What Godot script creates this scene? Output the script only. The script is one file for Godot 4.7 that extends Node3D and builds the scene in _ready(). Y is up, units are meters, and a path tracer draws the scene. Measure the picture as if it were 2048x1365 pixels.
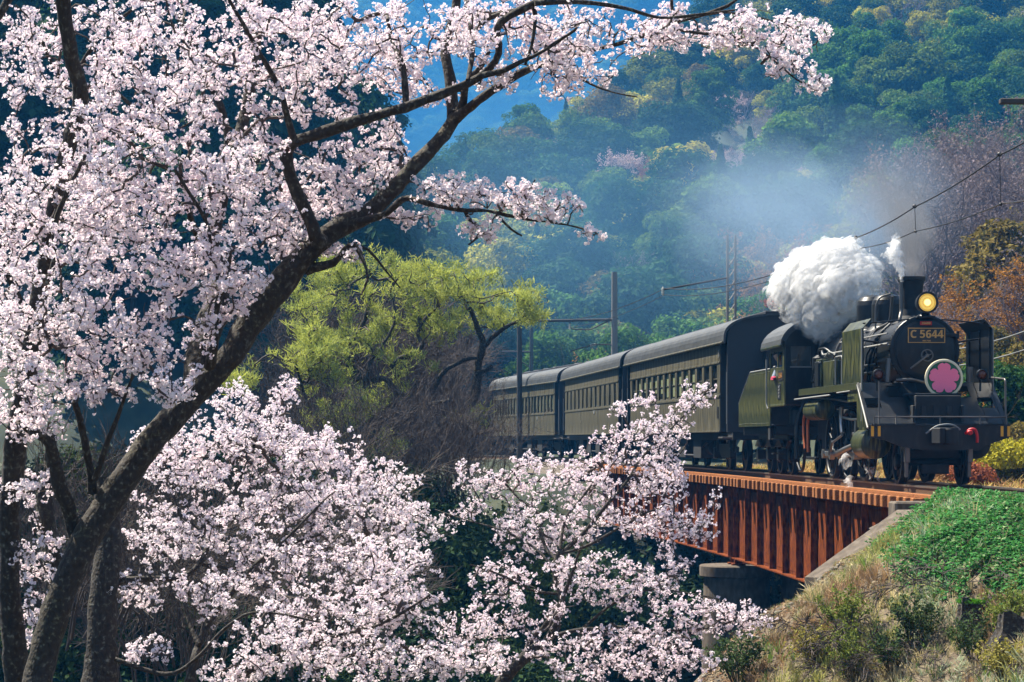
extends Node3D
# A steam train crossing a rusty girder bridge, seen past blossoming cherry trees.
# Points taken from the picture become places in the world through at(x, y, distance).

const FOCAL := 4800.0
const EYE := 0.81
const HORIZON := 880.0
var rng := RandomNumberGenerator.new()
var M := {}
var bumps := FastNoiseLite.new()
var fine := FastNoiseLite.new()
var taken := {}

class MB:
	var v := PackedVector3Array()
	var n := PackedVector3Array()
	var c := PackedColorArray()
	var col := Color.WHITE

	func vert(p: Vector3, q: Vector3, k: Color) -> void:
		v.append(p)
		n.append(q)
		c.append(k)

	func tri(a: Vector3, b: Vector3, d: Vector3) -> void:
		var q := (b - a).cross(d - a).normalized()
		vert(a, q, col)
		vert(d, q, col)
		vert(b, q, col)

	func quad(a: Vector3, b: Vector3, d: Vector3, e: Vector3) -> void:
		tri(a, b, d)
		tri(a, d, e)

	func smooth(a: Vector3, b: Vector3, d: Vector3, e: Vector3, na: Vector3, nb: Vector3, nd: Vector3, ne: Vector3) -> void:
		vert(a, na, col)
		vert(d, nd, col)
		vert(b, nb, col)
		vert(a, na, col)
		vert(e, ne, col)
		vert(d, nd, col)

	func facing(p: Array, away: Vector3) -> void:
		var q: Vector3 = (p[1] - p[0]).cross(p[2] - p[0])
		var mid: Vector3 = (p[0] + p[1] + p[2]) / 3.0
		if q.dot(mid - away) < 0.0:
			p = p.duplicate()
			p.reverse()
		tri(p[0], p[1], p[2])
		if p.size() == 4:
			tri(p[0], p[2], p[3])

	func box(at: Vector3, size: Vector3, turn := Basis(), bevel := -1.0) -> void:
		var h := size * 0.5
		var b := bevel if bevel >= 0.0 else minf(0.012, minf(h.x, minf(h.y, h.z)) * 0.35)
		var corner := func(s: Vector3, axis: int) -> Vector3:
			var p := Vector3()
			for k in 3:
				p[k] = s[k] * (h[k] if k == axis else h[k] - b)
			return at + turn * p
		for axis in 3:
			var u := (axis + 1) % 3
			var w := (axis + 2) % 3
			for s in [-1.0, 1.0]:
				var f := []
				for t in [[-1.0, -1.0], [1.0, -1.0], [1.0, 1.0], [-1.0, 1.0]]:
					var e := Vector3()
					e[axis] = s
					e[u] = t[0]
					e[w] = t[1]
					f.append(corner.call(e, axis))
				facing(f, at)
		if b <= 0.0:
			return
		for axis in 3:
			var u := (axis + 1) % 3
			var w := (axis + 2) % 3
			for s in [-1.0, 1.0]:
				for t in [-1.0, 1.0]:
					var e := Vector3()
					e[u] = s
					e[w] = t
					var lo := e
					var hi := e
					lo[axis] = -1.0
					hi[axis] = 1.0
					facing([corner.call(lo, u), corner.call(hi, u), corner.call(hi, w), corner.call(lo, w)], at)
		for k in 8:
			var e := Vector3(1.0 if k & 1 else -1.0, 1.0 if k & 2 else -1.0, 1.0 if k & 4 else -1.0)
			facing([corner.call(e, 0), corner.call(e, 1), corner.call(e, 2)], at)

	func tube(p: PackedVector3Array, r: PackedFloat32Array, sides := 8, cap := true) -> void:
		var count := p.size()
		var side := Vector3()
		var last := []
		var lastn := []
		for k in count:
			var d := (p[mini(k + 1, count - 1)] - p[maxi(k - 1, 0)]).normalized()
			if k == 0:
				side = d.cross(Vector3.UP if absf(d.y) < 0.9 else Vector3.RIGHT).normalized()
			side = (side - d * side.dot(d)).normalized()
			var other := d.cross(side)
			var ring := []
			var ringn := []
			for j in sides:
				var a := TAU * j / sides
				var q := side * cos(a) + other * sin(a)
				ringn.append(q)
				ring.append(p[k] + q * r[k])
			if k:
				for j in sides:
					var i := (j + 1) % sides
					smooth(last[j], last[i], ring[i], ring[j], lastn[j], lastn[i], ringn[i], ringn[j])
			if cap and (k == 0 or k == count - 1):
				for j in sides:
					var i := (j + 1) % sides
					if k:
						tri(p[k], ring[j], ring[i])
					else:
						tri(p[k], ring[i], ring[j])
			last = ring
			lastn = ringn

	func rod(a: Vector3, b: Vector3, r: float, sides := 8) -> void:
		tube(PackedVector3Array([a, b]), PackedFloat32Array([r, r]), sides)

	func pipe(p: Array, r: float, sides := 7) -> void:
		var q := PackedVector3Array()
		var m := p.size()
		for k in m:
			if k == 0 or k == m - 1:
				q.append(p[k])
				continue
			var a: Vector3 = p[k - 1] - p[k]
			var b: Vector3 = p[k + 1] - p[k]
			var cut := minf(minf(a.length(), b.length()) * 0.45, r * 4.0)
			var s: Vector3 = p[k] + a.normalized() * cut
			var e: Vector3 = p[k] + b.normalized() * cut
			for t in [0.0, 0.33, 0.67, 1.0]:
				q.append(s.lerp(p[k], t).lerp((p[k] as Vector3).lerp(e, t), t))
		var rr := PackedFloat32Array()
		rr.resize(q.size())
		rr.fill(r)
		tube(q, rr, sides)

	func lathe(base: Vector3, axis: Vector3, prof: Array, sides := 24, from := 0.0, arc := TAU) -> void:
		var w := axis.normalized()
		var u := w.cross(Vector3.UP if absf(w.y) < 0.9 else Vector3.BACK).normalized()
		var t := w.cross(u)
		for k in prof.size() - 1:
			var a: Vector2 = prof[k]
			var b: Vector2 = prof[k + 1]
			var slope := Vector2(b.y - a.y, a.x - b.x).normalized()
			for j in sides:
				var g0 := from + arc * j / sides
				var g1 := from + arc * (j + 1) / sides
				var d0 := u * cos(g0) + t * sin(g0)
				var d1 := u * cos(g1) + t * sin(g1)
				var n0 := d0 * slope.x + w * slope.y
				var n1 := d1 * slope.x + w * slope.y
				smooth(base + d0 * a.x + w * a.y, base + d1 * a.x + w * a.y, base + d1 * b.x + w * b.y, base + d0 * b.x + w * b.y, n0, n1, n1, n0)

	func prism(poly: PackedVector2Array, xf: Transform3D, depth: float) -> void:
		if Geometry2D.is_polygon_clockwise(poly):
			poly = poly.duplicate()
			poly.reverse()
		var index := Geometry2D.triangulate_polygon(poly)
		var h := depth * 0.5
		for k in range(0, index.size(), 3):
			var f := [Vector3(), Vector3(), Vector3()]
			var back := [Vector3(), Vector3(), Vector3()]
			for j in 3:
				var q := poly[index[k + j]]
				f[j] = xf * Vector3(q.x, q.y, h)
				back[j] = xf * Vector3(q.x, q.y, -h)
			var mid: Vector3 = (f[0] + back[0]) * 0.5
			facing(f, mid)
			facing(back, mid)
		for k in poly.size():
			var a := poly[k]
			var b := poly[(k + 1) % poly.size()]
			quad(xf * Vector3(a.x, a.y, h), xf * Vector3(a.x, a.y, -h), xf * Vector3(b.x, b.y, -h), xf * Vector3(b.x, b.y, h))

	func ball(at: Vector3, r: Vector3, rings := 8, sides := 12, turn := Basis(), wobble: FastNoiseLite = null, rough := 0.0, freq := 1.0) -> void:
		var point := func(i: int, j: int) -> Vector3:
			var a := PI * i / rings
			var b := TAU * (j % sides) / sides
			var d := Vector3(sin(a) * cos(b), cos(a), sin(a) * sin(b))
			var k := 1.0
			if wobble:
				k += rough * wobble.get_noise_3dv((at + d * r.x) * freq)
			return at + turn * (d * r * k)
		for i in rings:
			for j in sides:
				var p00: Vector3 = point.call(i, j)
				var p01: Vector3 = point.call(i, j + 1)
				var p11: Vector3 = point.call(i + 1, j + 1)
				var p10: Vector3 = point.call(i + 1, j)
				var r2 := r * r
				var nn := func(p: Vector3) -> Vector3: return (turn * ((turn.inverse() * (p - at)) / r2)).normalized()
				smooth(p00, p01, p11, p10, nn.call(p00), nn.call(p01), nn.call(p11), nn.call(p10))

	func mesh() -> ArrayMesh:
		var a := []
		a.resize(Mesh.ARRAY_MAX)
		a[Mesh.ARRAY_VERTEX] = v
		a[Mesh.ARRAY_NORMAL] = n
		a[Mesh.ARRAY_COLOR] = c
		var m := ArrayMesh.new()
		if v.size():
			m.add_surface_from_arrays(Mesh.PRIMITIVE_TRIANGLES, a)
		return m

# ---------------------------------------------------------------- helpers
func at(x: float, y: float, d: float) -> Vector3:
	return Vector3((x - 1024.0) / FOCAL * d, EYE + (HORIZON - y) / FOCAL * d, -d)

func lin(r: float, g: float, b: float) -> Color:      # an sRGB colour for albedo_color from linear values
	return Color(r, g, b).linear_to_srgb()

func thing(called: String, label: String, category: String, where := Vector3(), yaw := 0.0, group := "") -> Node3D:
	var o := Node3D.new()
	o.name = called
	add_child(o, true)
	o.position = where
	o.rotation.y = yaw
	tag(o, label, category, group)
	return o

func tag(o: Node, label: String, category: String, group := "") -> Node:
	o.set_meta("label", label)
	o.set_meta("category", category)
	if group:
		o.set_meta("group", group)
	return o

func part(called: String, shape, m: Material, parent: Node = null) -> MeshInstance3D:
	var o := MeshInstance3D.new()
	o.name = called
	o.mesh = shape.mesh() if shape is MB else shape
	o.material_override = m
	(parent if parent else self).add_child(o, true)
	return o

func struct(called: String, shape, m: Material, kind := "structure") -> MeshInstance3D:
	var o := part(called, shape, m)
	o.set_meta("kind", kind)
	return o

func piece(called: String, shape, m: Material, parent: Node) -> MeshInstance3D:   # a joined part nobody could count
	var o := part(called, shape, m, parent)
	o.set_meta("kind", "stuff")
	return o

func many(called: String, shape: Mesh, m: Material, where: Array, tint: PackedColorArray, parent: Node = null) -> MultiMeshInstance3D:
	var mm := MultiMesh.new()
	mm.transform_format = MultiMesh.TRANSFORM_3D
	mm.use_colors = true
	mm.mesh = shape
	mm.instance_count = where.size()
	for k in where.size():
		mm.set_instance_transform(k, where[k])
		mm.set_instance_color(k, tint[k])
	var o := MultiMeshInstance3D.new()
	o.name = called
	o.multimesh = mm
	o.material_override = m
	(parent if parent else self).add_child(o, true)
	o.set_meta("kind", "stuff")
	return o

func copy_of(o: Node3D, where: Vector3, yaw: float, size: Vector3, label := "", group := "") -> Node3D:
	var r: Node3D = o.duplicate()
	r.name = o.name
	add_child(r, true)
	r.position = where
	r.rotation = Vector3(0, yaw, 0)
	r.scale = size
	if label:
		r.set_meta("label", label)
	if group:
		r.set_meta("group", group)
	return r

func noise_map(freq: float, ramp: Array, kind := FastNoiseLite.TYPE_SIMPLEX_SMOOTH, octaves := 5, size := 512, stretch := Vector2(1, 1)) -> NoiseTexture2D:
	var f := FastNoiseLite.new()
	f.seed = 7 + M.size() + int(freq * 1000.0)
	f.noise_type = kind
	f.frequency = freq
	f.fractal_octaves = octaves
	var g := Gradient.new()
	g.offsets = PackedFloat32Array()
	g.colors = PackedColorArray()
	var off := PackedFloat32Array()
	var cols := PackedColorArray()
	for k in ramp.size():
		off.append(ramp[k][0])
		cols.append(ramp[k][1])
	g.offsets = off
	g.colors = cols
	var t := NoiseTexture2D.new()
	t.width = size
	t.height = size
	t.seamless = true
	t.noise = f
	t.color_ramp = g
	return t

func mat(key: String, albedo: Color, rough := 0.8, metal := 0.0) -> StandardMaterial3D:
	var m := StandardMaterial3D.new()
	m.resource_name = key
	m.albedo_color = albedo
	m.roughness = rough
	m.metallic = metal
	M[key] = m
	return m

func textured(key: String, map: Texture2D, scale: Vector3, rough := 0.8, metal := 0.0, relief := 0.0, relief_map: Texture2D = null) -> StandardMaterial3D:
	var m := mat(key, Color.WHITE, rough, metal)
	m.albedo_texture = map
	m.uv1_triplanar = true
	m.uv1_scale = scale
	if relief > 0.0:
		m.heightmap_enabled = true
		m.heightmap_texture = relief_map if relief_map else map
		m.heightmap_scale = relief
	return m

func track(d: float) -> float:      # where the middle of the track lies, by its distance from the eye
	var p := [Vector2(14, 8.1), Vector2(25, 8.25), Vector2(36, 8.05), Vector2(44.3, 7.62), Vector2(59.8, 6.77), Vector2(78.8, 5.19), Vector2(99, 3.52), Vector2(119, 0.43), Vector2(140, -5.0), Vector2(170, -16.0), Vector2(210, -35.0)]
	var k := 0
	while k < p.size() - 2 and p[k + 1].x < d:
		k += 1
	var a: Vector2 = p[k]
	var b: Vector2 = p[k + 1]
	var sa: float = (b.y - p[maxi(k - 1, 0)].y) / (b.x - p[maxi(k - 1, 0)].x)
	var sb: float = (p[mini(k + 2, p.size() - 1)].y - a.y) / (p[mini(k + 2, p.size() - 1)].x - a.x)
	var w := b.x - a.x
	var t := (d - a.x) / w
	var t2 := t * t
	var t3 := t2 * t
	return (2 * t3 - 3 * t2 + 1) * a.y + (t3 - 2 * t2 + t) * w * sa + (3 * t2 - 2 * t3) * b.y + (t3 - t2) * w * sb

func on_track(d: float, side: float, y: float) -> Vector3:
	var s := track(d + 0.5) - track(d - 0.5)
	var r := Vector2(1.0, s).normalized()
	return Vector3(track(d) + r.x * side, y, -d + r.y * side)

func sm(a: float, b: float, x: float) -> float:
	return smoothstep(a, b, x)

# ---------------------------------------------------------------- the scene
func _ready() -> void:
	rng.seed = 20240401
	bumps.seed = 3
	bumps.frequency = 0.05
	bumps.fractal_octaves = 4
	fine.seed = 9
	fine.frequency = 1.2
	fine.fractal_octaves = 3
	var cam := Camera3D.new()
	cam.name = "camera"
	cam.position = Vector3(0, EYE, 0)
	cam.projection = Camera3D.PROJECTION_FRUSTUM
	cam.near = 0.5
	cam.far = 4000.0
	cam.size = 0.5 * 1365.0 / FOCAL
	cam.frustum_offset = Vector2(0, 0.5 * (HORIZON - 682.5) / FOCAL)
	cam.current = true
	add_child(cam)

	var env := Environment.new()
	var sky := Sky.new()
	var air := ProceduralSkyMaterial.new()
	air.sky_top_color = Color(0.56, 0.67, 0.82)
	air.sky_horizon_color = Color(0.78, 0.85, 0.93)
	air.sky_curve = 0.15
	air.ground_bottom_color = Color(0.09, 0.13, 0.14)
	air.ground_horizon_color = Color(0.25, 0.36, 0.42)
	air.sky_energy_multiplier = 0.62
	sky.sky_material = air
	env.background_mode = Environment.BG_SKY
	env.sky = sky
	env.tonemap_mode = Environment.TONE_MAPPER_LINEAR
	env.tonemap_exposure = 3.15
	env.fog_enabled = true
	env.fog_density = 0.00042
	env.fog_light_color = lin(0.055, 0.37, 0.95)
	env.volumetric_fog_enabled = true
	env.volumetric_fog_density = 0.0
	env.sdfgi_enabled = true
	env.ssao_enabled = true
	env.ssil_enabled = true
	var around := WorldEnvironment.new()
	around.name = "surroundings"
	around.environment = env
	add_child(around)

	var sun := DirectionalLight3D.new()
	sun.name = "sun"
	sun.light_energy = 1.6
	sun.light_color = Color(1.0, 0.965, 0.90)
	sun.light_angular_distance = 0.5
	sun.shadow_enabled = true
	add_child(sun)
	sun.look_at_from_position(Vector3(-0.42, 0.80, -0.33), Vector3())

	materials()
	ground()
	far_hill()
	hillside()
	left_hill()
	railway()
	bridge()
	train()
	poles_and_wires()
	track_bushes()
	gully_bushes()
	willow()
	cherries()
	bank_plants()
	steam_and_smoke()

func materials() -> void:
	# bark, with pale lichen patches
	var bark := noise_map(0.035, [[0.0, lin(0.006, 0.004, 0.003)], [0.45, lin(0.022, 0.016, 0.012)], [0.68, lin(0.032, 0.025, 0.018)], [0.75, lin(0.065, 0.058, 0.045)], [0.82, lin(0.13, 0.125, 0.10)], [1.0, lin(0.2, 0.19, 0.16)]], FastNoiseLite.TYPE_SIMPLEX_SMOOTH, 6)
	var ridges := noise_map(0.05, [[0.0, Color.BLACK], [1.0, Color.WHITE]], FastNoiseLite.TYPE_SIMPLEX_SMOOTH, 6)
	var b := textured("bark", bark, Vector3(1.1, 0.8, 1.1), 0.9, 0.0, 1.2, ridges)
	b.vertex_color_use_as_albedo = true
	var tw := mat("twig", lin(0.055, 0.04, 0.034), 0.85)
	tw.vertex_color_use_as_albedo = true
	var petal := mat("petal", Color.WHITE, 0.6)
	petal.vertex_color_use_as_albedo = true
	petal.backlight_enabled = true
	petal.backlight = lin(0.72, 0.70, 0.71)
	petal.metallic_specular = 0.3
	var leaf := mat("leaf", Color.WHITE, 0.8)
	leaf.metallic_specular = 0.2
	leaf.vertex_color_use_as_albedo = true
	leaf.backlight_enabled = true
	leaf.backlight = lin(0.6, 0.6, 0.5)
	var needle := mat("needle", Color.WHITE, 0.85)
	needle.metallic_specular = 0.2
	needle.vertex_color_use_as_albedo = true
	needle.backlight_enabled = true
	needle.backlight = lin(0.3, 0.3, 0.25)
	var stain := noise_map(0.02, [[0.0, lin(0.03, 0.022, 0.015)], [0.5, lin(0.085, 0.062, 0.042)], [0.8, lin(0.13, 0.105, 0.08)], [1.0, lin(0.2, 0.18, 0.15)]])
	textured("pier_stone", stain, Vector3(0.6, 0.25, 0.6), 0.92)
	mat("dull_wood", lin(0.06, 0.045, 0.035), 0.9)
	# ground
	var soil := noise_map(0.02, [[0.0, lin(0.035, 0.026, 0.016)], [0.5, lin(0.09, 0.065, 0.04)], [0.75, lin(0.16, 0.125, 0.075)], [1.0, lin(0.24, 0.20, 0.13)]], FastNoiseLite.TYPE_SIMPLEX_SMOOTH, 6)
	textured("soil", soil, Vector3(0.5, 0.5, 0.5), 0.95, 0.0, 4.0)
	var floor_map := noise_map(0.02, [[0.0, lin(0.008, 0.014, 0.006)], [0.5, lin(0.02, 0.032, 0.012)], [0.8, lin(0.045, 0.05, 0.02)], [1.0, lin(0.09, 0.07, 0.04)]])
	textured("forest_floor", floor_map, Vector3(0.06, 0.06, 0.06), 0.95)
	var ballast := noise_map(0.09, [[0.0, lin(0.03, 0.024, 0.02)], [0.5, lin(0.10, 0.08, 0.06)], [1.0, lin(0.24, 0.19, 0.15)]], FastNoiseLite.TYPE_CELLULAR, 3)
	textured("ballast", ballast, Vector3(1.2, 1.2, 1.2), 0.95, 0.0, 4.0)
	var conc := noise_map(0.03, [[0.0, lin(0.06, 0.055, 0.045)], [0.45, lin(0.17, 0.16, 0.135)], [0.7, lin(0.25, 0.235, 0.20)], [1.0, lin(0.34, 0.32, 0.28)]], FastNoiseLite.TYPE_SIMPLEX_SMOOTH, 6)
	textured("concrete", conc, Vector3(0.7, 0.7, 0.7), 0.92, 0.0, 1.5)
	var w := mat("river", lin(0.003, 0.010, 0.011), 0.6)
	w.metallic_specular = 0.15
	w.normal_enabled = true
	w.uv1_triplanar = true
	w.uv1_scale = Vector3(0.2, 0.2, 0.2)
	var rip := noise_map(0.02, [[0.0, Color.BLACK], [1.0, Color.WHITE]])
	rip.as_normal_map = true
	rip.bump_strength = 3.0
	w.normal_texture = rip
	w.normal_scale = 0.4
	# metals and paint
	var rust := noise_map(0.02, [[0.0, lin(0.03, 0.007, 0.002)], [0.40, lin(0.085, 0.018, 0.003)], [0.58, lin(0.15, 0.032, 0.004)], [0.72, lin(0.23, 0.06, 0.009)], [0.85, lin(0.12, 0.04, 0.012)], [1.0, lin(0.10, 0.04, 0.02)]], FastNoiseLite.TYPE_SIMPLEX_SMOOTH, 6)
	var ru := textured("rust", rust, Vector3(0.9, 0.28, 0.9), 0.8, 0.0, 0.6)
	ru.metallic_specular = 0.2
	var plank := noise_map(0.03, [[0.0, lin(0.10, 0.03, 0.010)], [0.5, lin(0.28, 0.105, 0.038)], [1.0, lin(0.46, 0.26, 0.13)]])
	var dw := textured("deck_wood", plank, Vector3(1.5, 3.0, 1.5), 0.85, 0.0, 1.0)
	dw.metallic_specular = 0.2
	var rail := noise_map(0.05, [[0.0, lin(0.05, 0.028, 0.016)], [0.5, lin(0.12, 0.065, 0.035)], [1.0, lin(0.2, 0.12, 0.07)]])
	textured("rail", rail, Vector3(1.5, 1.5, 1.5), 0.55, 0.35)
	mat("rail_head", lin(0.4, 0.37, 0.33), 0.3, 0.9)
	var black := noise_map(0.015, [[0.0, lin(0.002, 0.003, 0.004)], [0.5, lin(0.005, 0.006, 0.008)], [0.75, lin(0.010, 0.011, 0.012)], [1.0, lin(0.03, 0.027, 0.022)]], FastNoiseLite.TYPE_SIMPLEX_SMOOTH, 6)
	var lb := textured("loco_black", black, Vector3(0.8, 0.35, 0.8), 0.4)
	lb.metallic_specular = 0.42
	var panel := noise_map(0.02, [[0.0, lin(0.006, 0.009, 0.006)], [0.40, lin(0.010, 0.016, 0.008)], [0.54, lin(0.034, 0.042, 0.013)], [0.64, lin(0.09, 0.095, 0.026)], [0.76, lin(0.13, 0.12, 0.04)], [1.0, lin(0.17, 0.14, 0.06)]], FastNoiseLite.TYPE_SIMPLEX_SMOOTH, 6)  # yellow-green sun sheen of the near side, put into the colour
	var lp := textured("loco_sheen_panel", panel, Vector3(1.3, 0.16, 1.3), 0.3)
	lp.metallic_specular = 0.5
	textured("soot", black, Vector3(0.5, 0.5, 0.5), 0.75)
	mat("steel", lin(0.30, 0.31, 0.32), 0.32, 0.9)
	mat("worn_steel", lin(0.13, 0.12, 0.11), 0.45, 0.7)
	mat("copper", lin(0.42, 0.12, 0.05), 0.42, 0.75)
	mat("brass", lin(0.55, 0.31, 0.10), 0.4, 0.75)
	mat("plate_black", lin(0.01, 0.011, 0.013), 0.45)
	mat("red_paint", lin(0.45, 0.012, 0.015), 0.5)
	mat("yellow_paint", lin(0.65, 0.33, 0.02), 0.55)
	mat("cream_paint", lin(0.74, 0.66, 0.45), 0.5)
	mat("green_paint", lin(0.012, 0.12, 0.05), 0.5)
	mat("pink_paint", lin(1.0, 0.20, 0.34), 0.55)
	mat("pale_paint", lin(0.2, 0.2, 0.19), 0.5)
	var coach := noise_map(0.012, [[0.0, lin(0.022, 0.022, 0.015)], [0.38, lin(0.05, 0.047, 0.03)], [0.55, lin(0.082, 0.074, 0.046)], [0.75, lin(0.11, 0.098, 0.064)], [1.0, lin(0.17, 0.15, 0.105)]], FastNoiseLite.TYPE_SIMPLEX_SMOOTH, 6)
	var cs := textured("coach_side", coach, Vector3(0.9, 0.13, 0.9), 0.5)
	cs.metallic_specular = 0.35
	var roof := noise_map(0.015, [[0.0, lin(0.02, 0.023, 0.026)], [0.5, lin(0.04, 0.044, 0.047)], [1.0, lin(0.075, 0.078, 0.078)]], FastNoiseLite.TYPE_SIMPLEX_SMOOTH, 5)
	textured("coach_roof", roof, Vector3(0.5, 0.5, 0.2), 0.55)
	mat("coach_dark", lin(0.016, 0.018, 0.022), 0.6)
	var glass := mat("pane", lin(0.02, 0.025, 0.025), 0.06)
	glass.metallic_specular = 0.9
	mat("blind", lin(0.13, 0.15, 0.07), 0.7)
	mat("pole_concrete", lin(0.20, 0.18, 0.16), 0.85)
	mat("pole_dark", lin(0.05, 0.042, 0.036), 0.8)
	mat("wire", lin(0.03, 0.03, 0.032), 0.5, 0.4)
	mat("pale_cable", lin(0.17, 0.18, 0.18), 0.6)
	mat("insulator", lin(0.6, 0.58, 0.52), 0.35)
	var lamp := mat("lamp_glow", lin(0.9, 0.62, 0.12), 0.3)
	lamp.emission_enabled = true
	lamp.emission = lin(1.0, 0.62, 0.10)
	lamp.emission_energy_multiplier = 0.2
	var bulb := mat("lamp_bulb", lin(1.0, 0.8, 0.35), 0.3)
	bulb.emission_enabled = true
	bulb.emission = lin(1.0, 0.78, 0.3)
	bulb.emission_energy_multiplier = 0.45
	mat("skin", lin(0.5, 0.3, 0.21), 0.6)
	mat("hair", lin(0.01, 0.009, 0.008), 0.7)
	mat("shirt", lin(0.10, 0.13, 0.19), 0.8)
	mat("dark_rock", lin(0.012, 0.014, 0.016), 0.95)
	mat("lens", lin(0.10, 0.03, 0.015), 0.2)
	mat("pink_glove", lin(0.6, 0.05, 0.12), 0.8)
	var st := mat("steam", Color(1, 1, 1), 1.0)
	st.backlight_enabled = true
	st.backlight = Color(1, 1, 1)
	st.metallic_specular = 0.0
	var veil := mat("steam_veil", Color(1, 1, 1, 0.19), 1.0)
	veil.transparency = BaseMaterial3D.TRANSPARENCY_ALPHA
	veil.backlight_enabled = true
	veil.backlight = Color(1, 1, 1)
	veil.metallic_specular = 0.0

# ---------------------------------------------------------------- the ground
func bank_height(x: float, d: float) -> float:      # the near embankment below the abutment
	var front := -13.8 + 0.631 * x + 0.326 * d
	var side := 0.5 * (x - 6.47)
	var o := x - track(d)
	return maxf(minf(minf(front, side), lerpf(-0.03, -0.4, sm(-1.75, -1.35, o))), -0.4 - 1.1 * maxf(0.0, -1.9 - o))

func crest(d: float) -> float:      # where the near bank breaks off into the gully
	return 6.75 - 0.752 * (36.4 - d)

func far_height(x: float, d: float) -> float:
	var o := x - track(minf(d, 205.0))
	var h := -0.55
	var lo := sm(-2.6, -9.0, o) * 6.0
	if d < 92.0:
		h -= lo * sm(96.0, 86.0, d) + 0.0
		h -= sm(92.0, 80.0, d) * sm(38.0, 44.0, d) * 5.5 * sm(1.0, -1.0, o - 1.6) * 0.0
	else:
		h -= lo * 0.35
	var hb := lerpf(-6.8, -0.9, sm(46.0, 62.0, d)) + sm(-12.0, -40.0, o) * 2.0
	h = lerpf(h, maxf(h, hb), sm(-5.0, -9.5, o) * sm(96.0, 90.0, d))
	var gully := sm(91.0, 84.0, d) * sm(38.5, 42.5, d)
	if o < 3.4:
		h = lerpf(h, minf(h, -6.8), gully * sm(3.4, 1.2, o) * sm(-9.0, -5.0, o))
	var right := 0.0
	if o > 5.0:
		right = 0.42 * (o - 5.0) * sm(4.0, 16.0, o) * sm(11.0, 17.0, x - (d - 60.0) * 0.02) * sm(215.0, 120.0, d)
	var far_end := 380.0 + 2.6 * x
	var hill := maxf(0.0, (minf(d, far_end) - 200.0) * 0.42) * clampf(0.55 + 0.003 * x, 0.15, 1.1) - maxf(0.0, d - far_end) * 0.6
	var left := clampf((d - 120.0) * 0.7, 0.0, 46.0) * sm(-4.0, -22.0, x + (d - 150.0) * 0.05) * sm(300.0, 235.0, d)
	h += maxf(maxf(right, hill), left)
	if d > 50.0 and h > -5.0:
		h += bumps.get_noise_2d(x * 1.3, d * 1.3) * clampf((d - 60.0) / 60.0, 0.0, 1.0) * (1.2 if d < 200.0 else 5.0)
	return h

func near_height(x: float, d: float) -> float:
	var c := crest(d)
	var h := bank_height(x, d)
	if x < c:
		h = maxf(bank_height(c, d) - (c - x) * 1.5, -7.2)
		h = minf(h, lerpf(-2.4, -7.2, sm(22.0, 31.0, d)) if x < c - 3.0 else h)
	h += bumps.get_noise_2d(x * 9.0, d * 9.0) * 0.16 * sm(-0.14, -0.6, h)
	return h

func height(x: float, d: float) -> float:
	var near := near_height(x, d)
	var far := far_height(x, d)
	var t := sm(36.0, 40.0, d)
	return lerpf(near, far, t)

func sheet(xs: PackedFloat32Array, ds: PackedFloat32Array, drop: float) -> ArrayMesh:
	var v := PackedVector3Array()
	var n := PackedVector3Array()
	var idx := PackedInt32Array()
	for d in ds:
		for x in xs:
			var h := height(x, d)
			v.append(Vector3(x, h + drop, -d))
			var e := 0.25
			n.append(Vector3(h - height(x + e, d), e, height(x, d + e) - h).normalized())
	var w := xs.size()
	for i in ds.size() - 1:
		for j in w - 1:
			var a := i * w + j
			idx.append_array(PackedInt32Array([a, a + w, a + 1, a + 1, a + w, a + w + 1]))
	var s := []
	s.resize(Mesh.ARRAY_MAX)
	s[Mesh.ARRAY_VERTEX] = v
	s[Mesh.ARRAY_NORMAL] = n
	s[Mesh.ARRAY_INDEX] = idx
	var m := ArrayMesh.new()
	m.add_surface_from_arrays(Mesh.PRIMITIVE_TRIANGLES, s)
	return m

func steps(a: float, b: float, s: float) -> PackedFloat32Array:
	var r := PackedFloat32Array()
	var k := a
	while k < b + s * 0.01:
		r.append(k)
		k += s
	return r

func ground() -> void:
	struct("embankment_ground", sheet(steps(-14.0, 14.0, 0.16), steps(4.0, 42.0, 0.16), 0.0), M.soil)
	struct("valley_ground", sheet(steps(-40.0, 80.0, 0.8), steps(42.0, 130.0, 0.8), 0.0), M.forest_floor)
	struct("hill_ground", sheet(steps(-150.0, 210.0, 4.0), steps(130.0, 560.0, 4.0), 0.0), M.forest_floor)
	var r := MB.new()
	r.quad(Vector3(-160, -6.3, -26), Vector3(7.2, -6.3, -26), Vector3(7.2, -6.3, -96), Vector3(-160, -6.3, -150))
	struct("river_water", r, M.river)
	var base := MB.new()
	base.quad(Vector3(-3000, -9.5, 60), Vector3(3000, -9.5, 60), Vector3(3000, -9.5, -3000), Vector3(-3000, -9.5, -3000))
	struct("plain_ground", base, M.forest_floor)

# ---------------------------------------------------------------- trees for the slopes
func face(m: MB, p: Vector3, n: Vector3, size: float, spin: float) -> void:
	var u := n.cross(Vector3.UP if absf(n.y) < 0.9 else Vector3.RIGHT).normalized()
	var w := n.cross(u)
	var a := (u * cos(spin) + w * sin(spin)) * size
	var b := n.cross(a) * 0.62
	var up := n * size * 0.22
	m.quad(p - a, p - b + up, p + a, p + b + up)

func jitter(s: float) -> Vector3:
	return Vector3(rng.randfn(), rng.randfn(), rng.randfn()) * s

func on_ball() -> Vector3:
	var z := rng.randf_range(-1.0, 1.0)
	var a := rng.randf() * TAU
	var r := sqrt(1.0 - z * z)
	return Vector3(r * cos(a), z, r * sin(a))

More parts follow.
